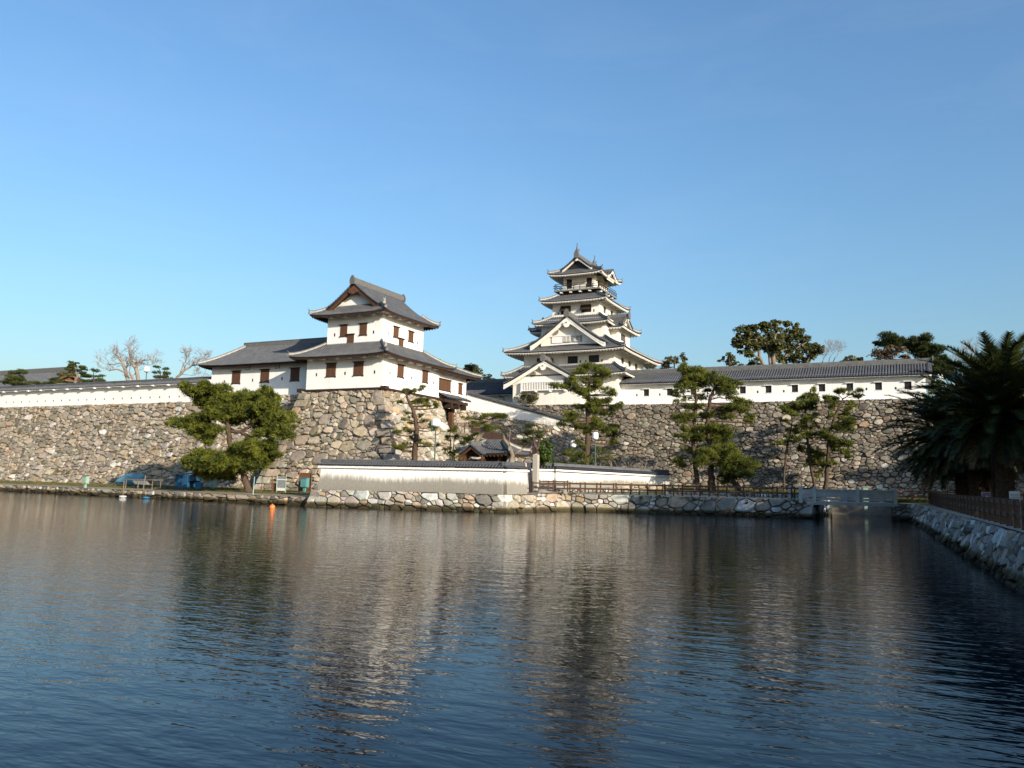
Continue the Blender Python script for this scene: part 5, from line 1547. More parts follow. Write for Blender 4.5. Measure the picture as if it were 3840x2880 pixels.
# ------------------------------------------------------------------ trees
TREES = {
 'big': ([[(-65.59,69.3,1,0.48),(-65.59,69.3,1.08,0.42),(-65.9,69,2.14,0.38),(-66.2,68.68,3.43,0.35),(-66.72,68.27,4.65,0.32),(-67.24,67.88,5.7,0.3),(-67.35,67.7,6.7,0.28),(-67.38,67.55,7.69,0.28),(-67.49,67.38,8.6,0.18),(-67.1,67.39,9.99,0.1)],[(-67.32,67.6,7.54,0.2),(-66.28,68.12,7.45,0.2),(-65.44,68.47,7.97,0.16),(-64.71,68.69,8.98,0.12),(-64.12,68.84,10.06,0.07)],[(-66.28,68.12,7.45,0.18),(-65.26,68.69,6.9,0.17),(-64.08,69.23,7.23,0.1),(-62.82,69.8,7.65,0.06)],[(-67.42,67.53,7.69,0.16),(-68.56,66.95,7.89,0.13),(-69.93,66.23,8.24,0.1),(-71.31,65.55,8.28,0.05)],[(-67.51,67.42,8.22,0.15),(-68.5,66.77,9.5,0.12),(-69.51,66.13,10.62,0.09),(-70.52,65.52,11.44,0.05)],[(-66.72,68.27,4.65,0.13),(-65.66,68.71,5.28,0.1),(-64.48,69.29,5.24,0.06)],[(-66.72,68.27,4.65,0.14),(-67.98,67.73,4.08,0.11),(-69.71,66.88,4.11,0.07)]],
  [(-69.73,63.98,11.79,0.91,0.45),(-71.27,66.92,11.68,1.02,0.55),(-70,67.15,11.36,1.17,0.63),(-67.37,65.75,11.91,0.61,0.42),(-68.11,66.79,10.65,1.54,0.69),(-66.55,67.26,11.05,1.31,0.54),(-65.99,68.58,11.01,1.32,0.62),(-65.24,69.61,11.41,1.02,0.63),(-62.13,67.51,11.65,0.45,0.45),(-62.1,67.37,10.27,0.98,0.9),(-66.85,69.25,9.91,1.73,0.71),(-67.22,67,9.88,1.54,0.46),(-65.22,69.76,9.3,1.72,0.7),(-60.7,68.08,9.03,0.98,0.45),(-61.48,69.95,9.34,0.54,0.31),(-69.99,67.21,9.25,1.25,0.47),(-67.24,66.09,8.73,1.37,0.53),(-68.32,69.25,8.75,1.26,0.39),(-64.64,70.87,8.44,1.57,0.71),(-60.84,68.37,7.39,1.05,0.6),(-62.18,67.71,7.28,0.98,0.45),(-71.6,65.62,8.29,1.39,0.35),(-71.64,67.65,8.28,0.95,0.32),(-70.22,65.6,7.28,0.84,0.34),(-68.34,65.7,7.04,0.61,0.27),(-69.02,66.52,6.33,0.54,0.38),(-63.94,67.08,5.68,1.35,0.45),(-63.56,68.28,5.43,1.29,0.68),(-65.67,68.43,4.97,1.54,0.61),(-63.79,69.67,4.79,1.08,0.62),(-62.05,69.15,4.94,0.46,0.38),(-65.67,67.43,4.4,1.37,0.68),(-64.27,68.08,4.2,1.29,0.53),(-69.69,66.61,4.64,1.54,0.54),(-70,65.68,3.92,0.92,0.61),(-67.62,65.48,3.79,1.35,0.6),(-71.5,67.85,3.27,1.02,0.47),(-68.54,67.81,3.61,1.16,0.7),(-67.8,68.65,3.33,1.16,0.54),(-64.32,67.98,3.52,0.99,0.38),(-70.79,69.04,2.91,1.19,0.4),(-69.28,69.16,2.47,0.94,0.39)]),
 'slim': ([[(-49.1,76.6,1.7,0.38),(-49.1,76.6,4.66,0.33),(-49.05,76.41,6.3,0.32),(-48.89,76.38,7.18,0.3),(-48.78,76.32,8.06,0.27),(-48.89,76.15,8.94,0.24),(-49.04,75.93,10.04,0.2),(-49.38,75.66,10.85,0.17),(-49.68,75.41,11.67,0.13),(-49.82,75.28,12.13,0.08)]],
  [(-50.17,75.7,12.28,0.36,0.24),(-49.58,75.99,12.2,0.53,0.27),(-48.47,75.33,12.22,0.35,0.23),(-47.9,75.61,12.53,0.35,0.26),(-50.5,75.53,11.07,0.47,0.15),(-48.79,76.23,11.1,0.77,0.24),(-47.94,76.53,11.32,0.35,0.15),(-47.46,76.35,10.76,0.47,0.21),(-46.86,77.06,10.64,0.35,0.24),(-49.91,75.67,9.92,0.3,0.15),(-49.27,76,9.46,0.35,0.15),(-49.85,75.2,9.11,0.41,0.12),(-48.38,76.23,9.53,0.35,0.18),(-47.78,76.53,9.04,0.53,0.13),(-47.75,77.06,8.52,0.35,0.3),(-47.4,77.64,8.2,0.3,0.15),(-49.78,76.46,7.84,0.53,0.24),(-50.89,75.4,7.6,0.47,0.21),(-49.26,76.15,6.99,0.29,0.24),(-47.73,76.73,6.43,0.65,0.21),(-46.59,76.98,6.45,0.29,0.15),(-49.79,75.41,6.31,0.64,0.32),(-51.09,75.37,6.25,0.35,0.24),(-50.37,75.56,6.02,0.47,0.24)]),
 'lean': ([[(-42.58,75.37,1.7,0.41),(-42.58,75.37,4.24,0.36),(-42.37,75.43,4.58,0.35),(-41.93,75.53,5.48,0.3),(-41.4,75.68,6.28,0.28),(-40.87,75.82,7.24,0.26),(-40.33,75.97,8.09,0.24),(-39.85,76.1,8.89,0.2),(-39.59,76.19,9.17,0.15),(-39.18,76.38,9.3,0.08)]],
  [(-39.89,75.66,9.42,0.56,0.16),(-39.5,76.25,9.52,0.68,0.18),(-38.81,76.37,9.4,0.79,0.21),(-38.58,76.79,9.49,0.39,0.23),(-41.39,75.49,9.09,0.51,0.14),(-40.31,75.26,9.11,0.39,0.14),(-41.84,74.46,9.01,0.34,0.14),(-41.02,76.02,8.61,0.68,0.2),(-41.2,75.19,8.33,0.45,0.17),(-39.68,75.93,8.14,0.73,0.28),(-40.37,76.64,7.91,0.34,0.14)]),
 'young': ([[(-46.16,79.14,1.7,0.08),(-46.16,79.14,4.83,0.07),(-46.12,78.88,7.02,0.06),(-45.99,78.74,8.56,0.03)],[(-45.76,79.34,1.7,0.08),(-45.76,79.34,4.84,0.07),(-45.75,79.06,7.02,0.05),(-45.59,79.04,7.74,0.03)],[(-45.04,79.7,1.7,0.11),(-45.04,79.7,4.79,0.1),(-44.89,79.59,6.16,0.08),(-44.43,79.67,7.29,0.05),(-43.77,79.95,7.66,0.04)]],
  [(-45.46,78.54,8.42,0.42,0.24),(-45.28,78.53,7.35,0.47,0.3),(-46.38,78.54,7.24,0.48,0.24),(-45.21,78.85,5.95,0.71,0.36),(-46.15,78.24,5.8,0.47,0.35),(-45.91,79.02,5.36,0.48,0.36),(-45.12,80.26,5.95,0.48,0.24),(-44.66,80.09,7.38,0.54,0.27),(-43.76,80.42,7.69,0.48,0.27),(-44.38,79.25,6.86,0.53,0.24),(-43.98,79.97,7.25,0.36,0.18),(-42.93,80.06,6.84,0.36,0.3),(-45.25,78.98,5.01,0.47,0.3)]),
 'bonsai': ([[(-36.51,81.03,1.8,0.3),(-36.51,81.03,5.18,0.26),(-36.51,80.94,5.82,0.24),(-36.5,80.89,6.27,0.2),(-36.75,80.72,6.65,0.14),(-36.76,80.64,7.22,0.1),(-36.94,80.46,7.92,0.08),(-36.92,80.39,8.56,0.05)],[(-36.5,80.89,6.27,0.14),(-36.33,80.9,6.85,0.1),(-36.23,80.88,7.36,0.07)]],
  [(-37.02,80.46,8.66,0.71,0.18),(-36.86,80.77,7.94,1.1,0.23),(-36.2,81.2,7.57,0.71,0.18),(-37.67,80.71,7.06,0.71,0.18),(-36.34,81.01,7.98,0.45,0.13),(-37.37,80.81,7.23,0.39,0.12),(-37.32,79.77,7.75,0.45,0.14)]),
 'camellia': ([[(-35.92,81.99,1.9,0.14),(-35.92,81.99,4.31,0.12),(-35.94,81.81,5.6,0.1),(-35.96,81.64,6.88,0.06)]],
  [(-36.14,82.05,7.04,0.55,0.36),(-36,82.24,6.52,0.72,0.46),(-36.2,81.56,6.36,0.52,0.45),(-35.9,81.39,5.71,0.9,0.52),(-35.28,81.26,5.46,0.58,0.45),(-36.47,81.91,5.15,0.65,0.45),(-35.71,81.96,4.9,0.78,0.39),(-35.43,82.62,4.92,0.39,0.26)]),
 'thicket': ([[(-35.29,86.77,2.2,0.07),(-35.29,86.77,4.44,0.06),(-34.96,86.83,5.25,0.05),(-34.62,86.87,6.2,0.03)],[(-33.58,87.6,2.2,0.07),(-33.58,87.6,4.48,0.06),(-33.66,87.39,5.82,0.05),(-34,87.1,6.75,0.03)],[(-32.54,88.09,2.2,0.1),(-32.54,88.09,4.64,0.09),(-32.28,88.11,5.45,0.08),(-32.32,88.02,5.99,0.06),(-32.8,87.76,6.24,0.03)],[(-32.06,88.34,2.2,0.07),(-32.06,88.34,4.52,0.06),(-31.98,88.31,5.06,0.05),(-31.3,88.57,5.61,0.03)],[(-30.91,88.9,2.2,0.08),(-30.91,88.9,4.54,0.07),(-30.94,88.77,5.48,0.05),(-31.58,88.36,6.21,0.03)]],
  [(-34.61,86.48,6.18,0.74,0.27),(-35.1,85.91,5.76,0.67,0.3),(-34.39,87.39,5.68,0.81,0.34),(-34.64,86.04,5.16,0.8,0.27),(-33.69,87.45,5.82,0.54,0.27),(-32.85,87.53,5.49,0.67,0.27),(-33.73,86.49,4.85,0.67,0.23),(-31.34,88.48,6.28,0.61,0.2),(-30.81,87.79,5.52,0.74,0.23),(-31.69,88.26,5.39,0.61,0.19),(-33.97,86.1,7.11,0.74,0.3),(-33.4,86.48,6.72,0.54,0.23),(-32.19,87.85,6.52,0.41,0.2),(-36.13,87.03,4.91,0.61,0.27),(-32.88,87.05,4.88,0.4,0.17)]),
 'keep_pine': ([[(-35.62,93.24,2.2,0.41),(-35.62,93.24,5.22,0.36),(-35.4,93.02,7.68,0.31),(-35.38,92.84,9.16,0.29),(-35.3,92.71,10.39,0.27),(-35.19,92.61,11.62,0.24),(-35.15,92.48,12.77,0.2),(-35.08,92.36,13.92,0.16),(-34.97,92.27,15.07,0.1),(-35.06,92.14,15.72,0.06)]],
  [(-34.92,91.28,16.27,1.07,0.37),(-34.59,93.7,16.66,1.09,0.38),(-35.27,90.84,15.9,0.98,0.33),(-33.91,93.31,16,0.91,0.5),(-32.75,92,15.46,0.41,0.24),(-36.6,90.69,14.94,0.9,0.29),(-34.22,94.18,15.19,0.92,0.5),(-33.64,92.1,14.34,0.74,0.41),(-35.68,92.4,14.78,0.66,0.33),(-38.11,90.73,14.08,1.24,0.29),(-37.37,91.08,14.01,0.5,0.41),(-36.53,91.66,13.72,0.74,0.33),(-35.12,91.44,13.41,0.98,0.41),(-34.85,93.5,14.04,0.42,0.33),(-32.67,92.32,13.43,0.65,0.37),(-32.22,93.01,13.33,0.74,0.25),(-34.96,91.06,12.79,0.73,0.24),(-34.19,92.25,12.48,0.98,0.33),(-33.53,93.07,12.13,0.66,0.25),(-36.19,93.37,11.71,1.17,0.38),(-36.87,91.52,10.73,1.07,0.33),(-37.05,90.66,10.25,0.74,0.33),(-34.15,92.41,11.26,0.9,0.37),(-33.74,94.92,11.21,0.92,0.42),(-31.82,92.89,11.58,0.73,0.49),(-34.9,93.28,10.43,0.5,0.33),(-34.25,92.96,9.49,0.82,0.33),(-36.61,92.69,9.49,1,0.29),(-33.33,93.33,9.18,0.99,0.41),(-32.76,94.67,9.59,0.66,0.33),(-35.28,92.92,8.83,0.41,0.33),(-32.9,94.6,8.59,0.75,0.41),(-32.94,95.47,7.81,0.5,0.5),(-38.01,91.73,9.69,0.66,0.29)]),
 'twinA': ([[(-22.12,92.3,2.3,0.34),(-22.12,92.3,2.94,0.3),(-22.13,92.16,3.96,0.27),(-22.26,91.82,6.09,0.25),(-22.34,91.5,8.21,0.22),(-22.17,91.36,9.92,0.2),(-22.02,91.27,11.2,0.18),(-21.89,91.14,12.64,0.15),(-22.01,90.92,13.92,0.09)]],
  [(-22.93,90.14,15.67,0.51,0.43),(-22.43,90.2,15.31,0.94,0.43),(-22,89.86,14.65,1.02,0.51),(-22.96,91.3,15.04,0.61,0.35),(-21.16,89.89,14.88,0.93,0.42),(-22,90.91,14.09,1.11,0.51),(-23.8,91.14,13.74,0.69,0.26),(-22.39,89.69,13.28,1.1,0.42),(-23.69,90.37,13,0.6,0.21),(-21.23,91.63,13.8,0.86,0.43),(-23.25,89.35,11.81,0.59,0.21),(-22.76,90.45,12.21,0.43,0.17),(-22.98,91.32,11.39,0.78,0.22),(-21.68,91.29,11.4,0.51,0.17),(-24.04,91.01,10.26,0.86,0.3),(-22.7,90.18,9.92,0.93,0.38),(-23.22,90.2,9.5,0.51,0.26),(-23.11,90.09,8.13,1.02,0.3),(-22.67,91.42,7.78,0.6,0.3),(-21.43,92.79,10.53,0.78,0.3),(-21.1,91.78,12.6,0.86,0.21),(-23.02,92.13,6.52,0.78,0.35),(-23.21,91.16,5.2,0.85,0.51)]),
 'twinB': ([[(-20.4,92.03,2.3,0.48),(-20.4,92.03,2.89,0.42),(-20.4,91.88,3.99,0.33),(-20.4,91.72,5.25,0.3),(-20.49,91.4,7.35,0.26),(-20.69,91.05,9.28,0.24),(-20.45,90.95,10.97,0.22),(-20.3,90.87,12.15,0.2),(-19.88,90.93,13.25,0.15),(-19.41,91.09,13.85,0.1)]],
  [(-20.33,90.72,14.78,0.68,0.42),(-19.66,90.72,14.08,1.1,0.42),(-18.99,91.49,14.06,0.93,0.51),(-18.28,90.85,13.37,0.67,0.34),(-17.74,92.82,13.83,0.68,0.3),(-19.3,92.17,13.2,0.86,0.39),(-20.43,91.12,13.2,0.51,0.26),(-18.58,90.69,12.43,0.92,0.34),(-17.8,92.17,12.05,1.19,0.3),(-16.8,92.12,11.85,0.76,0.25),(-18.13,91.3,11.38,1.26,0.25),(-17.27,93.78,11.33,0.94,0.3),(-16.86,94.22,10.5,0.6,0.43),(-16.2,91.87,9.71,0.42,0.21),(-19.55,92.45,10.91,1.11,0.39),(-18.51,92.28,10.37,0.77,0.34),(-20.13,90.84,10.36,0.68,0.34),(-19.74,90.93,8.93,1.35,0.42),(-21.05,91.47,8.63,1.02,0.43),(-18.95,91.9,8.39,1.02,0.51),(-21.69,91.28,7.94,0.94,0.51),(-20.76,91.67,7.87,0.94,0.43),(-18.34,91.33,7.77,0.67,0.42),(-18.85,93.01,7.17,0.68,0.34)]),
 'bushy': ([[(-17.58,92.31,2.3,0.29),(-17.58,92.31,2.71,0.25),(-18.09,91.98,3.36,0.22),(-18.36,91.71,4.44,0.18),(-18.54,91.45,5.68,0.12),(-18.81,91.19,6.67,0.06)]],
  [(-18.94,90.97,6.66,1.17,0.5),(-18.26,91.72,6.28,1.18,0.59),(-19.57,92.35,5.87,1.11,0.51),(-17.85,91.71,5.44,1.34,0.67),(-16.91,92.37,4.97,1.17,0.59),(-18.63,91.82,4.85,1.09,0.59),(-17.35,91.16,4.27,1.24,0.5),(-16.56,92.65,4.23,0.75,0.42),(-18.38,92.21,3.86,1.09,0.42),(-19.92,91.69,6.27,1.02,0.51),(-20.5,89.04,6.41,0.91,0.5),(-20.83,89.72,5.35,0.92,0.5),(-21.12,88.84,5.49,0.66,0.41),(-18.89,92.66,3.1,0.68,0.34),(-16.11,93.39,5.01,0.51,0.25)]),
 'small3': ([[(-13.59,97.6,2.3,0.14),(-13.59,97.6,3,0.12),(-13.41,97.39,5.26,0.12),(-13.19,97.28,6.92,0.14),(-12.83,97.23,8.66,0.1),(-12.55,97.22,9.79,0.06)]],
  [(-12.95,97.09,9.03,0.45,0.23),(-12.86,97.46,8.37,0.84,0.23),(-13.29,97.33,7.91,0.68,0.19),(-14.09,96.28,7.55,0.68,0.19),(-12.37,96.9,7.88,0.38,0.23),(-13.1,96.74,10.07,0.45,0.23)]),
 'midpine': ([[(-10.37,98.04,2.3,0.2),(-10.37,98.04,3.07,0.17),(-10.65,97.65,5.07,0.17),(-10.86,97.32,6.78,0.15),(-10.92,97.1,8.27,0.14),(-10.98,96.9,9.6,0.12),(-11.03,96.68,11.09,0.1),(-10.82,96.61,12.36,0.07)]],
  [(-10,96.35,13.29,0.22,0.37),(-10.44,97.13,13.01,0.53,0.3),(-10.92,96.92,12.77,0.53,0.3),(-11.44,97.06,12.57,0.45,0.19),(-10.62,96.03,12.15,0.67,0.3),(-10.02,96.41,12.32,0.45,0.3),(-11.96,95.34,11.81,0.82,0.26),(-12.99,95.06,11.36,0.6,0.3),(-12.26,96.56,11.33,0.83,0.34),(-11.99,95.43,10.7,0.52,0.26),(-10.99,96.7,11.62,0.9,0.3),(-10.04,96.47,11.43,0.52,0.26),(-10.43,96.58,10.55,0.6,0.37),(-10.94,96.7,10.04,0.67,0.3),(-10.24,98.01,9.6,0.53,0.3),(-11.62,96.86,9.31,0.68,0.3),(-11.04,95.71,10.12,0.45,0.22),(-10.08,96.97,8.55,0.67,0.22),(-11,96.26,8.29,0.45,0.3),(-12.11,97.27,8.88,0.45,0.3),(-11.47,97.68,7.09,0.45,0.3),(-10.32,98.26,6.82,0.6,0.38),(-9.94,98.58,6.16,0.6,0.38),(-10.29,98.32,5.47,0.9,0.3),(-9.66,99.14,5.05,0.45,0.3),(-10.21,98.66,4.05,0.3,0.23),(-11.84,96.15,7.84,0.37,0.22)]),
 'bridgepine': ([[(-9.07,96.48,2.3,0.31),(-9.07,96.48,2.8,0.27),(-8.83,96.27,5.28,0.22),(-8.59,96.1,7.47,0.2),(-8.38,96.01,8.93,0.18),(-7.87,96.05,10.54,0.15),(-7.44,96.12,11.65,0.12),(-7.08,96.19,12.46,0.09),(-6.75,96.32,12.68,0.05)]],
  [(-8.65,94.54,12.48,0.51,0.25),(-7.56,96.32,13.15,0.74,0.22),(-6.69,96.63,13.19,0.81,0.22),(-5.86,97.66,13.35,0.52,0.19),(-5.18,96.49,13.32,0.22,0.11),(-7.76,95.31,12.46,0.51,0.18),(-5.53,97.45,12.69,0.52,0.11),(-8.11,96.08,12.17,0.44,0.29),(-8.07,95.39,11.52,0.66,0.29),(-6.27,97.06,12,0.44,0.37),(-6.51,96.4,11.21,0.51,0.29),(-7.53,96.87,10.31,0.52,0.3),(-8.26,95.03,10.32,0.44,0.22),(-6.99,95.95,9.87,0.8,0.44),(-6.57,97.68,9.91,0.52,0.37),(-7.55,96.05,9.29,0.66,0.37),(-6.89,96.2,9.01,0.66,0.29),(-8.97,96.42,8.81,0.59,0.3),(-8.44,96.42,7.85,0.52,0.29),(-7.38,95.89,7.61,0.87,0.44),(-6.85,97.06,7.52,0.59,0.37),(-8.01,96.81,7.06,0.59,0.37),(-7.15,96.16,6.67,0.66,0.29),(-6.91,97.43,6.21,0.37,0.22),(-8.15,95.72,5.56,0.44,0.29),(-9.23,95.32,8.23,0.44,0.22)]),
 'camphorL': ([[(-24.56,153.31,12.6,0.34),(-24.56,153.31,24.61,0.3),(-25.22,152.79,26.15,0.28),(-25.28,152.51,28.1,0.2),(-25.81,152.03,29.78,0.1)],[(-22.97,154.09,24.65,0.42),(-22.92,153.88,26.47,0.38),(-22.69,153.8,27.91,0.25),(-22.52,153.63,29.86,0.12)],[(-23.5,153.82,24.77,0.22),(-23.67,153.45,26.97,0.18),(-24.2,152.95,28.78,0.1)],[(-25.17,152.85,25.9,0.2),(-26.5,152.1,26.64,0.14),(-27.42,151.55,27.4,0.08)]],
  [(-29.61,154.35,29.71,1.21,0.81),(-26.85,147.19,29.41,1.4,1.02),(-27.05,153.33,31.41,1.19,0.66),(-25.07,149.21,30.7,1.16,0.64),(-24.98,156.49,32.12,1.21,0.67),(-22.56,149.12,31.05,1.28,0.64),(-22.2,156.9,32.15,1.2,0.67),(-26.43,153.37,29.64,1.72,1.06),(-24.88,155.67,29.93,1.74,1.07),(-23.24,157.69,30.44,1.75,1.08),(-27.35,149.16,28.08,1.42,0.77),(-25.64,150.91,27.87,1.56,0.78),(-24.13,154.9,28.42,1.59,0.93),(-21.85,152.28,27.63,1.68,1.04),(-26.85,149.81,26.58,1.16,0.65),(-26.48,149.77,25.91,0.9,0.52),(-23.99,156.4,27.7,1.6,0.8),(-22.6,157.36,26.7,1.2,0.8),(-22.17,156.98,25.95,0.93,0.67)]),
 'camphorR': ([[(-21.75,161.28,12.6,0.41),(-21.75,161.28,25.71,0.36),(-21.76,161.09,27.06,0.32),(-21.01,161.13,29.65,0.2),(-20.92,160.79,32.63,0.08)],[(-21.76,161.09,27.06,0.2),(-19.56,161.92,29.01,0.12),(-18.06,162.53,29.99,0.06)],[(-18.44,162.89,25.79,0.16),(-17.53,163.11,27.57,0.1),(-16.64,163.4,28.67,0.06)]],
  [(-20.87,159.51,33.08,0.95,0.54),(-19.8,161.18,32.49,1.09,0.82),(-19.15,161.04,31.6,0.81,0.68),(-21.63,160.14,31.18,1.36,0.82),(-20.02,160.66,30.76,1.63,0.95),(-18.44,163.67,30.61,1.24,0.82),(-20.89,159.15,28.65,1.21,0.81),(-19.31,163.17,29.61,1.51,0.96),(-19.47,157.81,27.15,1.33,0.8),(-17.92,161.02,28.51,1.08,0.67),(-16.62,161.96,28.45,1.08,0.81),(-15.14,161.01,27.96,0.67,0.8),(-17.13,165.44,27.9,1.52,0.83),(-19.82,160.46,26.2,1.21,0.54),(-18.19,165.44,27.11,1.11,0.69)]),
 'treelet1': ([[(-28.11,140.63,12.6,0.17),(-28.11,140.63,22.55,0.15),(-28.06,140.47,24,0.1),(-28.04,140.38,24.73,0.05)]],
  [(-28.05,140.45,24.74,0.61,0.49),(-28.02,141.5,24.15,0.98,0.62),(-28.36,141.94,23.48,1.23,0.49),(-26.76,140.52,23.09,0.73,0.49),(-29.43,140.67,24.09,0.61,0.49)]),
 'treelet2': ([[(-24.72,144.49,12.6,0.17),(-24.72,144.49,22.92,0.15),(-24.69,144.37,23.91,0.08)]],
  [(-24.52,143.39,23.89,0.99,0.43),(-25.23,144.69,23.6,0.87,0.37),(-23.83,144.29,23.48,0.74,0.37)]),
 'hedge': ([[(-9.2,149.81,12.6,0.14),(-9.2,149.81,23.25,0.12),(-9.17,149.7,24.22,0.06)]],
  [(-10.12,148.8,24.38,0.73,0.43),(-9.24,151.03,24.78,0.99,0.49),(-8.35,151.22,24.52,0.86,0.43),(-10.75,148,23.93,0.61,0.3),(-9.58,150.74,24.26,1.85,0.31)]),
 'treelet3': ([[(-35.97,134.68,12.6,0.17),(-35.97,134.68,21.42,0.15),(-35.93,134.53,22.73,0.1),(-35.24,134.75,23.63,0.05)]],
  [(-39.4,133.48,22.29,1.04,0.59),(-37.36,134.81,22.53,1.19,0.74),(-35.93,134.54,23.18,1.18,0.74),(-34.71,135.03,23.79,0.88,0.74),(-36.48,133.8,23.55,0.59,0.44),(-38.07,135.19,22.46,0.89,0.6)]),
 'dark_pineA': ([[(-3.47,152.61,12.6,0.34),(-3.47,152.61,23.3,0.3),(-3.4,152.35,25.57,0.22),(-2.99,152.28,27.66,0.1)]],
  [(-3.36,153.86,28.13,1.54,0.87),(-3.88,152.74,27.2,1.34,0.67),(-2.35,153.86,27.1,1.72,0.77),(-5.46,152.92,27.41,0.77,0.38),(-2.79,151.28,27.86,0.94,0.47),(-1.63,153.54,27.78,0.76,0.48)]),
 'dark_pineB': ([[(1.28,150.52,12.6,0.4),(1.28,150.52,22.83,0.35),(1.35,150.27,25.03,0.28),(1.08,149.87,27.04,0.12)]],
  [(0.75,147.85,26.92,1.46,0.73),(1.23,151.08,26.48,2.05,0.93),(-0.12,150.17,26.03,1.49,0.84),(2.19,150.51,25.4,1.85,0.92),(3.33,149.57,25.57,0.91,0.55),(0.86,151.66,25.07,2.24,0.93),(2.85,152.79,24.58,1.68,0.84),(4.48,151.98,24.2,1.11,0.74),(5.11,152.39,23.11,1.48,0.65),(3.58,150.14,23.06,1.83,0.91),(4,149.22,21.63,2,0.82),(2.74,150.59,22.22,1.65,0.92),(5.78,153.18,23,0.74,0.46),(2.09,148.49,22.89,1.64,0.82),(5.12,154.15,22.03,1.12,0.65)]),
 'brown_tree': ([[(-3.86,141.4,12.6,0.23),(-3.86,141.4,21.82,0.2),(-3.81,141.24,23.23,0.14),(-3.62,141.2,24.28,0.07)]],
  [(-4.64,142.72,24.56,1.61,0.72),(-3.1,139.83,24.4,1.4,0.7),(-1.86,140.01,23.66,1.39,0.78),(-4.02,143.29,23.89,2.15,0.63),(-5.18,139.16,23.17,1.4,0.44),(-1.09,140.87,23.23,0.87,0.44)]),
 'corner_shrub': ([[(2.71,125.27,12.9,0.14),(2.71,125.27,15.41,0.12),(2.47,125,16.61,0.06)]],
  [(2.1,125.47,17.45,0.54,0.77),(2.49,125.79,16.85,0.77,0.77),(3.05,125.94,17.01,0.61,0.46),(2.17,124.2,15.92,0.6,0.6)]),
 'camphor_back': ([[(-72.16,130.82,12.6,0.34),(-72.16,130.82,18.17,0.3),(-72.07,130.48,21.05,0.2),(-72.24,130.21,22.48,0.1)]],
  [(-72.85,130.79,23.07,1.26,0.78),(-71.8,131.94,22.59,1.66,0.97),(-72.5,128.74,21.91,1.15,0.77),(-72.79,132.27,21.78,1.96,0.88),(-68.9,130.68,20.96,1.05,0.48),(-68.92,132.81,20.98,0.58,0.49)]),
 'keep_shrub': ([[(-47.22,101.82,11.5,0.09),(-47.22,101.82,12.71,0.08),(-47.17,101.65,14.15,0.05),(-46.83,101.73,14.88,0.03)]],
  [(-48.09,101.48,14.15,0.8,0.51),(-47.03,101.32,14.66,0.87,0.51),(-46.4,101.7,14.14,0.8,0.58),(-47.23,101.81,13.62,1.23,0.51),(-48.46,100.58,13.71,0.43,0.43)]),
 'topiary1': ([[(-137.24,88.12,12.7,0.23),(-137.24,88.12,16.65,0.2),(-137.13,88.04,17.62,0.16),(-136.94,87.94,19.08,0.08)]],
  [(-137.27,87.81,19.24,0.9,0.36),(-135.56,88.37,19.17,0.98,0.36),(-136.8,87.59,18.29,1.3,0.41),(-136.53,88.43,18.22,1.31,0.41),(-137.29,87.65,17.5,1.47,0.41),(-136.03,88.35,17.29,1.47,0.36),(-135.29,88.89,17.17,0.98,0.24)]),
 'topiary_low': ([[(-129.97,88.23,12.7,0.11),(-129.97,88.23,16.44,0.1),(-129.95,88.16,17.08,0.05)]],
  [(-130.34,87.42,17.08,1.11,0.29),(-128.72,88.32,17.1,0.72,0.24),(-130,88.04,16.9,0.96,0.19)]),
 'topiary2': ([[(-122.04,88.49,12.7,0.29),(-122.04,88.49,16.71,0.25),(-121.92,88.45,17.48,0.22),(-121.69,88.48,18.11,0.18),(-121.84,88.33,18.72,0.14),(-121.64,88.29,19.81,0.07)]],
  [(-121.23,87.81,19.93,0.85,0.28),(-121.92,87.76,19.36,0.62,0.19),(-120.42,88.62,19.49,0.78,0.31),(-121.47,89.09,19.12,0.63,0.19),(-122.57,87.94,18.94,0.94,0.31),(-121.12,89.04,18.63,0.78,0.22),(-122.85,87.28,18.16,1.01,0.28),(-121,88.82,18.25,0.78,0.23),(-120.3,89.71,18.08,1.1,0.28),(-124.96,87.01,17.41,0.78,0.28),(-122.8,88.55,18.82,0.78,0.23),(-124.46,87.86,17.03,1.1,0.28),(-120.15,89.14,17.3,0.93,0.22),(-124.58,86.45,16.87,0.62,0.19),(-122.9,88.44,17.01,0.63,0.16)]),
 'topiary3': ([[(-117.01,87.94,12.7,0.17),(-117.01,87.94,16.64,0.15),(-116.91,87.87,17.55,0.1),(-116.91,87.75,18.46,0.05)]],
  [(-116.94,87.8,18.62,0.69,0.23),(-116.27,88.3,17.81,0.69,0.21),(-116.66,88.39,17.3,0.92,0.25),(-115.36,88.45,17.03,0.61,0.15),(-117.48,87.84,16.95,1.22,0.21)]),
 'topiary4': ([[(-102.05,87.88,12.7,0.11),(-102.05,87.88,16.6,0.1),(-102.02,87.77,17.61,0.08),(-102.12,87.6,18.47,0.04)],[(-101.53,88.14,12.7,0.11),(-101.53,88.14,16.61,0.1),(-101.43,88.07,17.48,0.08),(-101.41,87.99,18.2,0.04)]],
  [(-102.26,87.54,18.61,0.58,0.2),(-101.46,88.02,18.35,0.51,0.2),(-102.63,87.75,17.85,0.58,0.2),(-101.23,88.5,17.67,0.65,0.26),(-102.54,87.91,17.13,0.87,0.23),(-100.9,88.27,17.04,0.65,0.17)]),
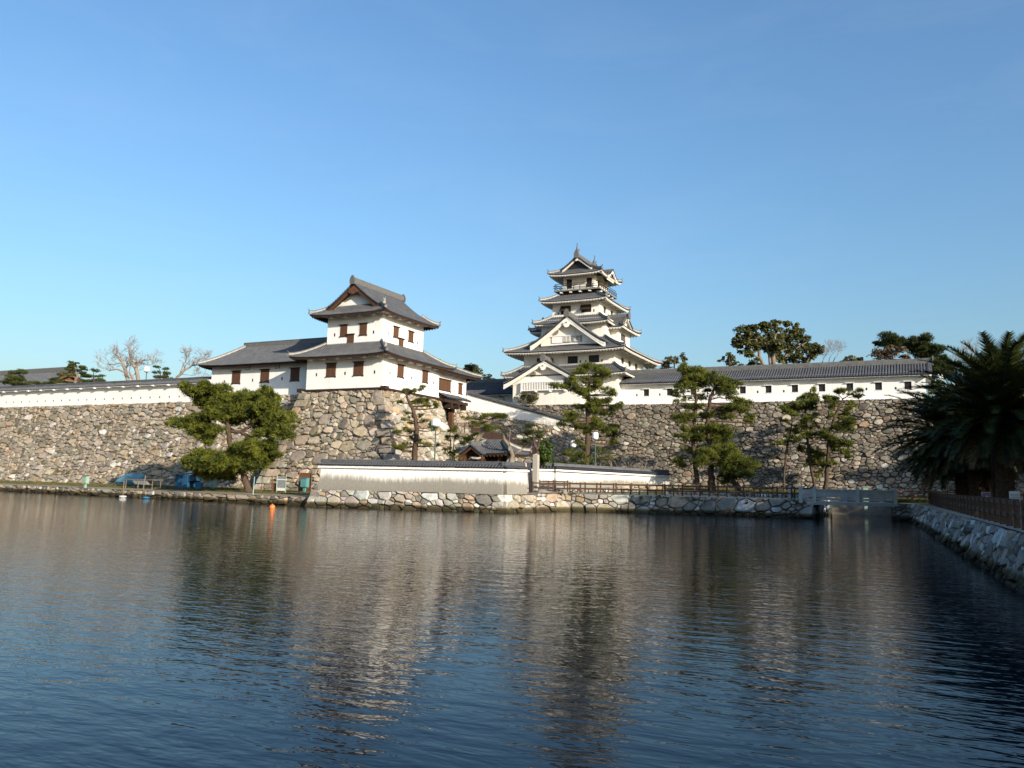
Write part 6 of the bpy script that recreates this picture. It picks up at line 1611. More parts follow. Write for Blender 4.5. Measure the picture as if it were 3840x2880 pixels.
 'bare1': ([[(-118.49,95.69,12.7,0.48),(-118.49,95.69,17.91,0.42),(-118.94,95.24,19.66,0.36),(-119.33,94.86,21.1,0.3),(-119.88,94.46,22.05,0.18)],[(-117.11,96.36,12.7,0.53),(-117.11,96.36,17.94,0.46),(-117.33,95.98,20.02,0.4),(-117.88,95.57,21.13,0.32),(-118.26,95.15,22.89,0.18)],[(-117.76,96.04,12.7,0.34),(-117.76,96.04,17.92,0.3),(-118.23,95.65,19.2,0.25)],[(-118.95,95.25,19.5,0.25),(-120.24,94.56,19.95,0.16),(-121.41,94.01,19.76,0.08)],[(-117.48,95.9,20.1,0.25),(-116.27,96.31,21.49,0.16),(-115.1,96.86,21.68,0.08)],[(-117.88,95.58,20.97,0.2),(-116.71,96.12,21.24,0.14),(-115.42,96.82,20.71,0.07)],[(-119.33,94.86,21.1,0.2),(-120.51,94.33,20.75,0.12),(-121.67,93.76,20.72,0.06)]],
  []),
 'bare2': ([[(-103.8,92.2,12.7,0.32),(-103.8,92.2,17.32,0.28),(-102.6,92.61,18.69,0.24),(-101.22,93.16,19.62,0.18),(-99.86,93.8,19.88,0.1)],[(-103.02,92.45,18.31,0.16),(-102.57,92.51,19.59,0.12),(-102.28,92.55,20.34,0.1),(-101.98,92.58,21.25,0.05)],[(-100.41,93.54,19.79,0.1),(-100.25,93.52,20.54,0.07),(-99.56,93.84,20.71,0.04)],[(-102.75,92.59,18.24,0.08),(-101.81,93.07,18.12,0.06),(-100.73,93.62,17.99,0.03)]],
  []),
 'bare3': ([[(-15.15,157.9,12.6,0.14),(-15.15,157.9,24.84,0.12),(-14.63,157.98,26.15,0.09),(-14.13,158.09,27.21,0.05)],[(-13.38,158.76,24.88,0.12),(-12.99,158.78,26.19,0.09),(-12.01,159.14,27.13,0.04)],[(-14.2,158.36,24.86,0.1),(-13.44,158.5,26.7,0.06),(-13.18,158.52,27.49,0.03)]],
  []),
 'bare4': ([[(8.78,158.83,12.6,0.17),(8.78,158.83,21.72,0.15),(8.84,158.61,23.6,0.1),(8.71,158.38,24.92,0.05)],[(8.92,158.67,23.42,0.08),(9.89,159,24.57,0.04)],[(8.84,158.61,23.6,0.08),(7.67,157.92,24.52,0.04)]],
  []),
}

def tufts(pads, rng, blades, L, w, dens, up=0.55, flat=1.0):
    """needle tufts spread through flattened pads: thin triangles fanning out of each shoot"""
    Vs = []
    for (x, y, z, rx, rz) in pads:
        n = int(dens * (rx * rz * math.pi) + 14)
        nl = max(3, int(3 + rx * 1.6))
        # a pad is a few overlapping lobes, so its outline stays uneven
        lob = np.column_stack([rng.uniform(-0.62, 0.62, nl) * rx, rng.uniform(-0.62, 0.62, nl) * rx, rng.uniform(-0.45, 0.45, nl) * rz])
        lr = rng.uniform(0.34, 0.62, nl)
        k = rng.integers(0, nl, n)
        d = rng.normal(size=(n, 3)); d /= np.linalg.norm(d, axis=1)[:, None]
        d[:, 2] = np.where(rng.random(n) < 0.7, np.abs(d[:, 2]), d[:, 2])
        r = rng.random(n) ** 0.4
        c = lob[k] + d * (r * lr[k])[:, None] * np.array([rx, rx, rz * 1.15 * flat])
        c += (x, y, z)
        bl = rng.normal(size=(n, blades, 3))
        bl /= np.linalg.norm(bl, axis=2)[:, :, None]
        bl += d[:, None, :] * 0.55 + np.array([0, 0, up])
        bl /= np.linalg.norm(bl, axis=2)[:, :, None]
        side = np.cross(bl, rng.normal(size=(n, blades, 3)))
        side /= np.linalg.norm(side, axis=2)[:, :, None] + 1e-9
        ln = L * rng.uniform(0.6, 1.25, (n, blades, 1))
        b0 = c[:, None, :] - side * w / 2 - bl * ln * 0.15; b1 = c[:, None, :] + side * w / 2 - bl * ln * 0.15
        tip = c[:, None, :] + bl * ln
        Vs.append(np.stack([b0, b1, tip], axis=2).reshape(-1, 3))
    V = np.concatenate(Vs)
    T = np.arange(len(V)).reshape(-1, 3)
    return V, T

def leaves(pads, rng, size, dens):
    """leaf clumps: small quads facing mostly up and out, gathered in lobes"""
    Vs = []
    for (x, y, z, rx, rz) in pads:
        n = int(dens * rx * rz * math.pi + 20)
        nl = max(4, int(4 + rx * 1.5))
        lob = rng.normal(size=(nl, 3)); lob /= np.linalg.norm(lob, axis=1)[:, None]
        lob = lob * (rng.random((nl, 1)) ** 0.5) * np.array([rx, rx, rz]) * 0.7
        lr = rng.uniform(0.28, 0.5, nl)
        k = rng.integers(0, nl, n)
        d = rng.normal(size=(n, 3)); d /= np.linalg.norm(d, axis=1)[:, None]
        d[:, 2] = np.where(rng.random(n) < 0.65, np.abs(d[:, 2]), d[:, 2])
        r = rng.random(n) ** 0.35
        c = lob[k] + d * (r * lr[k])[:, None] * np.array([rx, rx, rz]) + (x, y, z)
        nr = d + rng.normal(size=(n, 3)) * 0.6 + (0, 0, 0.5)
        nr /= np.linalg.norm(nr, axis=1)[:, None]
        a = np.cross(nr, rng.normal(size=(n, 3))); a /= np.linalg.norm(a, axis=1)[:, None]
        b_ = np.cross(nr, a)
        s = size * rng.uniform(0.6, 1.3, (n, 1))
        p0 = c - a * s; p1 = c + b_ * s * 0.55; p2 = c + a * s; p3 = c - b_ * s * 0.55
        Vs.append(np.stack([p0, p1, p2, p0, p2, p3], axis=1).reshape(-1, 3))
    V = np.concatenate(Vs)
    return V, np.arange(len(V)).reshape(-1, 3)

def smooth_path(tr, rnd, jit=0.06):
    out = []
    for i in range(len(tr) - 1):
        a, b_ = tr[i], tr[i + 1]
        for k in range(3):
            u = k / 3
            out.append([lerp(a[j], b_[j], u) + (rnd.uniform(-jit, jit) if (i or k) and j < 2 else 0) for j in range(4)])
    out.append(list(tr[-1]))
    return out

def make_tree(key, name, label, cat, group=None, leafm='needles', barkm='bark', kind='needle', dens=60, L=0.34, w=0.06, blades=6, size=0.2, branches=True, up=0.55, only=None, grow=1.32, fill=0.25):
    trunks, pads = TREES[key]
    if only is not None:
        pads = [p for p in pads if min(range(len(trunks)), key=lambda i: min(math.hypot(p[0] - q[0], p[1] - q[1]) + 0.4 * abs(p[2] - q[2]) for q in trunks[i])) == only]
        trunks = [trunks[only]]
    pads = [(p[0], p[1], p[2], p[3] * grow, p[4] * grow * 1.2) for p in pads]
    rnd = random.Random(key)
    base_p = list(pads)
    for i in range(int(len(base_p) * fill)):
        p = rnd.choice(base_p)
        near = sorted(base_p, key=lambda q: (q[0] - p[0]) ** 2 + (q[1] - p[1]) ** 2 + (q[2] - p[2]) ** 2)[1:5]
        if near:
            q = rnd.choice(near)
            if (q[0] - p[0]) ** 2 + (q[1] - p[1]) ** 2 + (q[2] - p[2]) ** 2 < 9:
                k = rnd.uniform(0.3, 0.7)
                pads.append(tuple(lerp(p[j], q[j], k) + (rnd.uniform(-.3, .3) if j < 3 else 0) for j in range(3)) + ((p[3] + q[3]) * 0.42, (p[4] + q[4]) * 0.42))
    rng = np.random.default_rng(abs(hash(key)) % 99991 if False else sum(ord(c_) * (i + 3) for i, c_ in enumerate(key)))
    base = trunks[0][0]
    t = thing(name, label, cat, (base[0], base[1], base[2]), group)
    m_ = MB()
    nodes = []
    for tr in trunks:
        P = smooth_path(tr, rnd)
        if P[0][2] - base[2] < 0.4:
            P[0][2] -= 0.15
        m_.tube([p[:3] for p in P], [p[3] for p in P], 7)
        nodes += [p for p in P]
    m_.build('trunk', barkm, t, smooth=True)
    if branches and pads:
        b_ = MB()
        for (x, y, z, rx, rz) in pads:
            best = None
            for p in nodes:
                dz = z - p[2]
                d = math.hypot(x - p[0], y - p[1]) + abs(dz - 0.15) * 0.9
                if best is None or d < best[0]:
                    best = (d, p)
            p = best[1]
            if best[0] < 0.25:
                continue
            r0 = min(p[3] * 0.55, 0.03 + 0.03 * best[0])
            mid = (lerp(p[0], x, 0.5) + rnd.uniform(-.15, .15), lerp(p[1], y, 0.5) + rnd.uniform(-.15, .15), lerp(p[2], z - rz * 0.5, 0.55) + rnd.uniform(-.12, .2))
            end = (x, y, z - rz * 0.35)
            b_.tube([p[:3], mid, end], [r0, r0 * 0.75, r0 * 0.45], 5)
            for k in range(3):
                a = rnd.uniform(0, 6.28)
                b_.tube([end, (x + math.cos(a) * rx * 0.6, y + math.sin(a) * rx * 0.6, z + rnd.uniform(-.1, .3) * rz)], [r0 * 0.45, r0 * 0.15], 4, False)
        b_.build('branches', barkm, t, kind='stuff')
    if pads:
        if kind == 'needle':
            V, T = tufts(pads, rng, blades, L, w, dens, up)
        else:
            V, T = leaves(pads, rng, size, dens)
        tri_mesh('crown', V, T, leafm, t)
    return t

PG = 'pines growing along the moat'
make_tree('big', 'pine_tree', 'large spreading pine leaning over the left bank beside the turret base', 'pine tree', PG, dens=80, L=0.42, w=0.085, blades=7, grow=1.5, fill=2.0)
make_tree('slim', 'pine_tree', 'slender curved pine with sparse tufts before the turret base', 'pine tree', PG, dens=100, L=0.28, w=0.045)
make_tree('lean', 'pine_tree', 'leaning pine with a flat top above the shrine gate', 'pine tree', PG, dens=110, L=0.28, w=0.045, barkm='bark_pale')
for i, lb in enumerate(('thin staked young pine under the ramp railing', 'second thin young pine close to the first under the ramp', 'low young pine leaning towards the shrine gate roof')):
    make_tree('young', 'young_pine', lb, 'pine tree', PG, dens=80, L=0.26, w=0.045, only=i)
make_tree('bonsai', 'pine_tree', 'small layered pine behind the tall granite post', 'pine tree', PG, dens=130, L=0.26, w=0.045, leafm='needles_topiary')
make_tree('camellia', 'camellia_shrub', 'dense bright green shrub with white blossoms beside the layered pine', 'shrub', kind='leaf', leafm='leaves_bright', dens=260, size=0.11)
for i, lb in enumerate(('scraggly garden pine nearest the green shrub', 'garden pine just left of the tall keep pine', 'garden pine behind the tall lamp pole', 'small garden pine with tufts right of the lamp', 'garden pine closest to the leafless brown shrubs')):
    make_tree('thicket', 'garden_pine', lb, 'pine tree', PG, dens=70, L=0.24, w=0.04, barkm='bark_pale', only=i)
make_tree('keep_pine', 'pine_tree', 'tall straight pine standing in front of the keep', 'pine tree', PG, dens=58, L=0.36, w=0.062, grow=1.42, fill=0.5)
make_tree('twinA', 'pine_tree', 'tall pine with thin straight trunk, first of the pair before the storehouse', 'pine tree', PG, dens=58, L=0.36, w=0.062, grow=1.42, fill=0.5)
make_tree('twinB', 'pine_tree', 'thicker red-trunked pine reaching the storehouse roof, second of the pair', 'pine tree', PG, dens=58, L=0.36, w=0.062, grow=1.42, fill=0.5)
make_tree('bushy', 'pine_tree', 'low bushy pine leaning over the promenade fence', 'pine tree', PG, dens=58, L=0.36, w=0.062, grow=1.42, fill=0.5)
make_tree('small3', 'pine_tree', 'smallest thin pine near the bridge', 'pine tree', PG, dens=80, L=0.28, w=0.045)
make_tree('midpine', 'pine_tree', 'pine with slightly bent thin trunk just before the bridge', 'pine tree', PG, dens=58, L=0.36, w=0.062, grow=1.42, fill=0.5)
make_tree('bridgepine', 'pine_tree', 'pine leaning outwards with flat top behind the bridge parapet', 'pine tree', PG, dens=58, L=0.36, w=0.062, grow=1.42, fill=0.5)
BGT = 'trees on the castle terrace'
make_tree('camphorL', 'camphor_tree', 'big rounded evergreen tree with several trunks above the storehouse roof', 'tree', BGT, kind='leaf', leafm='leaves', dens=60, size=0.28, barkm='bark_pale', grow=1.45)
make_tree('camphorR', 'camphor_tree', 'taller evergreen tree with bare lower limbs behind the storehouse', 'tree', BGT, kind='leaf', leafm='leaves', dens=55, size=0.28, barkm='bark_pale', grow=1.45)
make_tree('treelet1', 'evergreen_tree', 'small dark evergreen peeking over the storehouse ridge near the camphor', 'tree', BGT, kind='leaf', leafm='leaves', dens=45, size=0.22)
make_tree('treelet2', 'evergreen_tree', 'low rounded evergreen under the camphor crown', 'tree', BGT, kind='leaf', leafm='leaves', dens=45, size=0.22)
make_tree('hedge', 'evergreen_shrub', 'low olive shrub above the storehouse ridge beside bare branches', 'shrub', BGT, kind='leaf', leafm='leaves_olive', dens=45, size=0.22)
make_tree('treelet3', 'evergreen_tree', 'olive tree showing between keep eaves and storehouse roof', 'tree', BGT, kind='leaf', leafm='leaves_olive', dens=40, size=0.22)
make_tree('dark_pineA', 'dark_pine', 'dark pine top rising behind the brown tree over the storehouse', 'pine tree', BGT, leafm='needles_dark', dens=60, L=0.45, w=0.1)
make_tree('dark_pineB', 'dark_pine', 'dark pine with drooping layers at the end of the storehouse', 'pine tree', BGT, leafm='needles_dark', dens=60, L=0.45, w=0.1)
make_tree('brown_tree', 'brown_tree', 'brownish winter tree above the end of the storehouse roof', 'tree', BGT, kind='leaf', leafm='leaves_brown', dens=40, size=0.2)
make_tree('corner_shrub', 'corner_shrub', 'olive brown shrub beyond the storehouse end wall', 'shrub', BGT, kind='leaf', leafm='leaves_olive', dens=60, size=0.16)
make_tree('camphor_back', 'camphor_tree', 'dark evergreen crown between gatehouse and keep', 'tree', BGT, kind='leaf', leafm='leaves', dens=45, size=0.24)
make_tree('keep_shrub', 'evergreen_shrub', 'small airy shrub against the front wall of the keep', 'shrub', kind='leaf', leafm='leaves_olive', dens=110, size=0.11)
TG = 'clipped pines behind the left wall'
make_tree('topiary1', 'topiary_pine', 'clipped pine of stacked pads, leftmost over the left wall', 'pine tree', TG, leafm='needles_topiary', dens=120, L=0.24, w=0.06, up=0.9)
make_tree('topiary_low', 'topiary_pine', 'low clipped pine pads hardly topping the left wall', 'pine tree', TG, leafm='needles_topiary', dens=120, L=0.24, w=0.06, up=0.9)
make_tree('topiary2', 'topiary_pine', 'tallest clipped pine with many pads beside the temple gable', 'pine tree', TG, leafm='needles_topiary', dens=120, L=0.24, w=0.06, up=0.9, barkm='bark_pale')
make_tree('topiary3', 'topiary_pine', 'small clipped pine just after the tallest one', 'pine tree', TG, leafm='needles_topiary', dens=120, L=0.24, w=0.06, up=0.9)
make_tree('topiary4', 'topiary_pine', 'clipped pine with two stems near the bare trees', 'pine tree', TG, leafm='needles_topiary', dens=120, L=0.24, w=0.06, up=0.9)

def bare_tree(key, name, label, group, depth=4, ln=1.5, mat='bark_bare', seed=1, twig=0.012):
    trunks, _ = TREES[key]
    rnd = random.Random(seed)
    base = trunks[0][0]
    t = thing(name, label, 'tree', base[:3], group)
    m_ = MB()
    tips = []
    for tr in trunks:
        P = smooth_path(tr, rnd, 0.12)
        for q in P:
            q[3] *= 0.75
        m_.tube([p[:3] for p in P], [p[3] for p in P], 7)
        for i, p in enumerate(P):
            if i > len(P) * 0.45:
                d = Vector(P[min(i + 1, len(P) - 1)][:3]) - Vector(P[i - 1][:3])
                tips.append((Vector(p[:3]), d.normalized() if d.length > 0 else Vector((0, 0, 1)), max(0.03, p[3] * 0.5)))
    m_.build('trunk', mat, t, smooth=True)
    b_ = MB()
    def grow(p, d, r, l_, k):
        n = 3
        pts = [p]; rad = [r]
        dd_ = d
        for i in range(n):
            dd_ = (dd_ + Vector((rnd.uniform(-.35, .35), rnd.uniform(-.35, .35), rnd.uniform(-.2, .35)))).normalized()
            pts.append(pts[-1] + dd_ * (l_ / n)); rad.append(r * (1 - 0.5 * (i + 1) / n))
        b_.tube(pts, rad, 4 if k > 1 else 3, False)
        if k == 0:
            return
        for q in range(1, n + 1):
            for _ in range(2 if q == n else 1):
                a = Vector((rnd.uniform(-1, 1), rnd.uniform(-1, 1), rnd.uniform(-.3, .8))).normalized()
                grow(pts[q], (dd_ * 0.6 + a * 0.8).normalized(), max(twig, rad[q] * 0.62), l_ * rnd.uniform(0.55, 0.8), k - 1)
    for p, d, r in tips:
        a = Vector((rnd.uniform(-1, 1), rnd.uniform(-1, 1), rnd.uniform(-.2, .9))).normalized()
        grow(p, (d * 0.6 + a * 0.7).normalized(), r, ln * rnd.uniform(0.7, 1.2), depth)
    b_.build('branches', mat, t, kind='stuff')
    return t
bare_tree('bare1', 'bare_tree', 'large leafless tree with thick forked trunks behind the left wall', BGT, 3, 1.45, seed=3, twig=0.016)
bare_tree('bare2', 'bare_tree', 'leafless tree arching towards the storehouse wing roof', BGT, 3, 1.1, seed=5, twig=0.016)
bare_tree('bare3', 'bare_tree', 'thin leafless twigs right of the camphor over the storehouse', BGT, 3, 1.3, seed=6, twig=0.012)
bare_tree('bare4', 'bare_tree', 'faint leafless tree crown left of the tall palm', BGT, 3, 2.2, seed=8, twig=0.016)

# pollarded tree and garden brush
def pollard(loc_pts, label, seed):
    t = thing('pollard_tree', label, 'tree', loc_pts[0][0][:3])
    m_ = MB(); rnd = random.Random(seed)
    V = []
    for tr in loc_pts:
        m_.tube([p[:3] for p in tr], [p[3] for p in tr], 8)
    m_.build('trunk', 'bark_pale', t, smooth=True)
    rng = np.random.default_rng(seed)
    pads = [(tr[-1][0], tr[-1][1], tr[-1][2] + 0.15, 0.42, 0.38) for tr in loc_pts]
    V, T = leaves(pads, rng, 0.1, 70)
    tri_mesh('crown', V, T, 'leaves_olive', t)
pollard([[(-35.95, 73.2, 1.6, .27), (-35.95, 73.2, 4.2, .25), (-35.75, 73.4, 5.3, .24), (-36.1, 73.2, 6.3, .17), (-36.5, 73.0, 6.8, .15), (-36.6, 73.0, 7.3, .05)],
         [(-35.75, 73.4, 5.3, .16), (-35.2, 73.6, 5.7, .13), (-34.75, 73.8, 6.05, .08)],
         [(-36.1, 73.2, 6.3, .07), (-36.0, 73.2, 7.3, .04), (-35.9, 73.2, 8.0, .02)]], 'pollarded pale tree with stubby limbs in front of the shrine gate', 3)

def brush(name, label, cat, spots, seed, h=2.5, mat='bark_bare', leafm=None):
    rnd = random.Random(seed)
    t = thing(name, label, cat, (spots[0][0], spots[0][1], spots[0][2]))
    m_ = MB()
    tips = []
    for x, y, z in spots:
        for k in range(5):
            a = rnd.uniform(0, 6.28); l_ = h * rnd.uniform(0.5, 1.1)
            p = Vector((x + rnd.uniform(-.2, .2), y + rnd.uniform(-.2, .2), z))
            pts = [p]; d = Vector((math.cos(a) * 0.4, math.sin(a) * 0.4, 1)).normalized()
            for i in range(5):
                d = (d + Vector((rnd.uniform(-.4, .4), rnd.uniform(-.4, .4), rnd.uniform(-.15, .3)))).normalized()
                pts.append(pts[-1] + d * l_ / 5)
                e = (d + Vector((rnd.uniform(-1, 1), rnd.uniform(-1, 1), rnd.uniform(-.2, .6)))).normalized()
                m_.tube([pts[-1], pts[-1] + e * l_ * 0.15, pts[-1] + e * l_ * 0.3 + Vector((0, 0, .1))], [0.02, 0.015, 0.008], 3, False)
                tips.append(pts[-1] + e * l_ * 0.25)
            m_.tube(pts, [0.05, 0.045, 0.035, 0.03, 0.02, 0.012], 4)
    m_.build('branches', mat, t, kind='stuff')
    if leafm:
        rng = np.random.default_rng(seed)
        V, T = leaves([(q.x, q.y, q.z, 0.3, 0.2) for q in tips], rng, 0.09, 30)
        tri_mesh('crown', V, T, leafm, t)
    return t
brush('bare_shrub', 'tangle of brown leafless shrubs at the foot of the rampart behind the lamp', 'shrub', [(-30.5, 93, 2.2), (-28.6, 93.5, 2.2), (-27.3, 95, 2.3), (-31.5, 94.5, 2.2)], 5, 4.0)
brush('bare_shrub', 'thin pale leafless saplings against the ramp wall beside the green shrub', 'shrub', [(-36.0, 92.2, 2.0), (-35.0, 92.6, 2.0)], 6, 5.0)
brush('climbing_shrub', 'leafless climber on the turret base behind the quay wall', 'shrub', [(-55.2, 74.0, 1.5), (-54.2, 74.2, 1.5)], 7, 5.0)
brush('garden_shrub', 'dull green shrubs below the keep pine', 'shrub', [(-34.5, 92.5, 2.0), (-33.0, 91.5, 2.0), (-31.8, 91.0, 2.0), (-29.8, 91.8, 2.1)], 8, 3.2, leafm='leaves_olive')

# weeds rooted in the rampart joints and on the banks
def weed_patch(name, label, spots, seed, leafm='weed', dens=90):
    rng = np.random.default_rng(seed)
    c_ = spots[0]
    V, T = leaves(spots, rng, 0.09, dens)
    o = tri_mesh(name, V, T, leafm, None, 'stuff', (c_[0], c_[1], c_[2]))
    tag(o, label, 'weeds')
rnd = random.Random(91)
sp_ = []
for i in range(64):
    v = rnd.random() ** 0.8; x = rnd.uniform(-138, -73)
    sp_.append((x, 78.3 + 4.4 * v - 0.12 + 0.55 * 4 * v * (1 - v), 1.0 + 11.6 * v, rnd.uniform(0.25, 0.7), rnd.uniform(0.12, 0.3)))
weed_patch('rampart_weeds', 'dry green and rust weeds growing from the joints of the long left rampart', sp_, 4, dens=60)
sp_ = []
for i in range(60):
    v = rnd.random(); x = rnd.uniform(-36, -5)
    sp_.append((x, 100.1 + 3.4 * v + 0.5 * 4 * v * (1 - v) - 0.1, 2.2 + 10.8 * v, rnd.uniform(0.2, 0.5), rnd.uniform(0.1, 0.22)))
weed_patch('rampart_weeds', 'sparse weeds in the joints of the rampart below the storehouse', sp_, 5, dens=60)
sp_ = [(-66 + rnd.uniform(-3, 12), 76.5 + rnd.uniform(-.3, 1.2), 2.0 + rnd.uniform(0, 6), rnd.uniform(.25, .6), rnd.uniform(.12, .3)) for i in range(26)]
sp_ = [(x, 76.05 + 3.6 * (z - .9) / 12.2 + 0.35, z, a, b_) for x, y, z, a, b_ in sp_]
weed_patch('rampart_weeds', 'green tufts in the joints of the turret base', sp_, 6, dens=60)
sp_ = [(-30.4, 75.9, 1.75, .5, .3), (-31.2, 74.6, 1.7, .35, .2), (-29.8, 76.6, 1.5, .3, .3), (-24.2, 78.4, 1.4, .4, .35), (-22.5, 78.9, 1.6, .25, .25), (-19.4, 79.6, 1.5, .3, .3), (-14.5, 80.4, 1.3, .3, .3), (-10.2, 80.7, 1.5, .5, .3)]
weed_patch('quay_weeds', 'weeds and grass tufts on the promenade boulder quay', sp_, 7, dens=130)

# grass blades on the lawns in view
def grass(name, label, poly_fn, n, seed, h=0.16):
    rng = np.random.default_rng(seed)
    u = rng.random(n); v = rng.random(n)
    P = np.array([poly_fn(a, b_) for a, b_ in zip(u, v)])
    a = rng.random(n) * 6.283
    w = 0.03
    s = np.column_stack([np.cos(a), np.sin(a), np.zeros(n)]) * w
    tip = P + np.column_stack([rng.normal(size=n) * 0.05, rng.normal(size=n) * 0.05, h * rng.uniform(0.5, 1.3, n)])
    V = np.stack([P - s, P + s, tip], axis=1).reshape(-1, 3)
    o = tri_mesh(name, V, np.arange(len(V)).reshape(-1, 3), 'weed', None, 'stuff', tuple(float(x) for x in P[0]))
    tag(o, label, 'grass')
grass('grass', 'short grass along the foot of the left rampart', lambda a, b_: (lerp(-135, -54, a), lerp(lerp(76.5, 67.4, a), 78.6, b_), lerp(0.93, 1.12, b_)), 26000, 1)
grass('grass', 'grass strip between promenade and rampart', lambda a, b_: (lerp(-26, -9, a), lerp(87, 100.2, b_), lerp(1.82, 2.42, b_)), 16000, 2)
grass('grass', 'grass around the palms and bastion foot', lambda a, b_: (lerp(-2, 12, a), lerp(86, 93.4, b_), lerp(1.64, 1.86, b_)), 8000, 3)

# ------------------------------------------------------------------ palms
def make_palm(label, loc, trunk_h, rad, nf, fl, seed, tilt=(0, 0), el0=82):
    rnd = random.Random(seed); rng = np.random.default_rng(seed)
    x, y, z = loc
    t = thing('palm_tree', label, 'palm tree', loc, 'date palms beside the right path')
    m_ = MB()
    n = 10
    top = Vector((x + tilt[0], y + tilt[1], z + trunk_h))
    pts = [Vector(loc).lerp(top, i / n) + Vector((0, 0, -0.1 if i == 0 else 0)) for i in range(n + 1)]
    m_.tube(pts, [rad * (1.25 if i == 0 else 1.0 + 0.25 * (i / n) ** 3) for i in range(n + 1)], 12)
    # diamond leaf scars
    rows = int(trunk_h / 0.3)
    for i in range(rows):
        q = Vector(loc).lerp(top, (i + 0.5) / rows)
        for k in range(9):
            a = 6.283 * (k + 0.5 * (i % 2)) / 9
            d = Vector((math.cos(a), math.sin(a), 0)); s = Vector((-d.y, d.x, 0))
            r_ = rad * (1 + 0.25 * (i / rows) ** 3)
            c_ = q + d * r_
            m_.add([tuple(c_ - s * .17 - d * .04), tuple(c_ + s * .17 - d * .04), tuple(c_ + d * .13 + Vector((0, 0, .16))), tuple(c_ - Vector((0, 0, .16)) - d * .02)], [(0, 3, 2), (3, 1, 2), (0, 2, 1)])
    m_.build('trunk', 'palm_bark', t)
    Vf = []; Vd = []
    rach = MB()
    for i in range(nf):
        az = i * 2.39996 + rnd.uniform(-.15, .15)
        u = i / nf                       # 0 youngest (upright) .. 1 oldest (drooping)
        el = math.radians(lerp(el0, -24, u ** 0.85) + rnd.uniform(-6, 6))
        L = fl * (1.0 - 0.22 * u ** 2) * rnd.uniform(0.85, 1.08) * (0.8 + 0.2 * math.sin(math.pi * min(1, u * 1.3)))
        droop = lerp(0.55, 0.8, u)
        P = [top + Vector((0, 0, lerp(0.5, -0.4, u)))]
        e = el
        N = 10
        for k in range(N):
            e -= droop * (0.045 + 0.018 * k) * (1.0 if e > -1.35 else 0)
            P.append(P[-1] + Vector((math.cos(az) * math.cos(e), math.sin(az) * math.cos(e), math.sin(e))) * (L / N))
        dry = u > 0.93
        rach.tube(P, [0.055 * (1 - 0.9 * k / N) for k in range(N + 1)], 3, False)
        h = Vector((-math.sin(az), math.cos(az), 0))
        ns = 56
        for k in range(ns):
            s_ = 0.12 + 0.88 * k / ns
            f_ = s_ * N; a = int(min(N - 1, f_)); q = P[a].lerp(P[a + 1], f_ - a)
            d = (P[a + 1] - P[a]).normalized()
            upv = h.cross(d).normalized()
            ll = 0.8 * math.sin(math.pi * (0.12 + 0.83 * s_)) ** 0.7 * (fl / 5)
            for sg in (-1, 1):
                dirv = (h * sg * 0.75 + d * 0.75 + upv * rnd.uniform(0.15, 0.5) * -1 * (1 if upv.z > 0 else -1) * -1 + Vector((0, 0, -0.18))).normalized()
                w_ = d * 0.075
                tri = [q - w_, q + w_, q + dirv * ll]
                (Vd if dry else Vf).extend([tuple(v_) for v_ in tri])
    rach.build('rachises', 'leaves_olive', t)
    Vf = np.array(Vf); tri_mesh('fronds', Vf, np.arange(len(Vf)).reshape(-1, 3), 'frond', t)
    if Vd:
        Vd = np.array(Vd); tri_mesh('dry_fronds', Vd, np.arange(len(Vd)).reshape(-1, 3), 'frond_dry', t)
    return t
make_palm('palm with low spreading crown nearest the bridge', (3.3, 80.0, 1.66), 5.0, 0.5, 150, 7.6, 1, el0=60)
make_palm('palm with thick dark trunk between two others', (4.15, 76.5, 1.66), 5.8, 0.52, 150, 7.0, 2, el0=64)
make_palm('tallest palm rising past the right frame edge', (5.35, 66.0, 1.66), 6.2, 0.55, 150, 6.8, 3, el0=82)
for i, (x, y, h) in enumerate([(15.5, 58, 7.5), (15, 50, 7.0), (14.5, 42, 7.0), (14.5, 34, 7), (15, 26, 7)]):
    make_palm('date palm in the row along the right path outside the view', (x, y, 1.7), h, 0.5, 90, 6.6, 10 + i)
# park trees on the right bank, out of view, that shade the palm quay
def park_tree(label, x, y, h, r, seed):
    rnd = random.Random(seed); rng = np.random.default_rng(seed)
    t = thing('park_tree', label, 'tree', (x, y, 1.75), 'park trees on the right bank')
    m_ = MB(); m_.tube([(x, y, 1.6), (x + .3, y, 1.7 + h * 0.3), (x, y + .3, 1.7 + h * 0.8)], [0.5, 0.38, 0.1], 8)
    for k in range(7):
        a = rnd.uniform(0, 6.28); z = rnd.uniform(0.25, 0.6) * h
        m_.tube([(x, y, 1.7 + z), (x + math.cos(a) * r * .7, y + math.sin(a) * r * .7, 1.7 + z + h * 0.18)], [0.2, 0.05], 6)
    m_.build('trunk', 'bark', t)
    pads = []
    for k in range(34):
        a = rnd.uniform(0, 6.28); q = rnd.random() ** 0.5 * r; z = rnd.uniform(0.16, 0.95)
        q *= math.sin(math.pi * min(1, 0.2 + z * 0.75)) ** 0.6
        pads.append((x + math.cos(a) * q, y + math.sin(a) * q, 1.7 + z * h, r * 0.42, r * 0.3))
    V, T = leaves(pads, rng, 0.34, 16)
    tri_mesh('crown', V, T, 'leaves', t)
for i, (x, y, h, r) in enumerate([(32, 87, 18.0, 6.0), (29, 73, 11, 6), (20, 64, 9.5, 5.5), (20, 55, 14, 6), (20, 43, 13, 6), (21, 31, 13, 6), (22, 18, 13, 6), (23, 5, 13, 6), (33, 84, 17, 6.5), (31, 62, 15, 6), (32, 45, 15, 6)]):
    park_tree('broad evergreen park tree on the right bank outside the view', x, y, h, r, 60 + i)

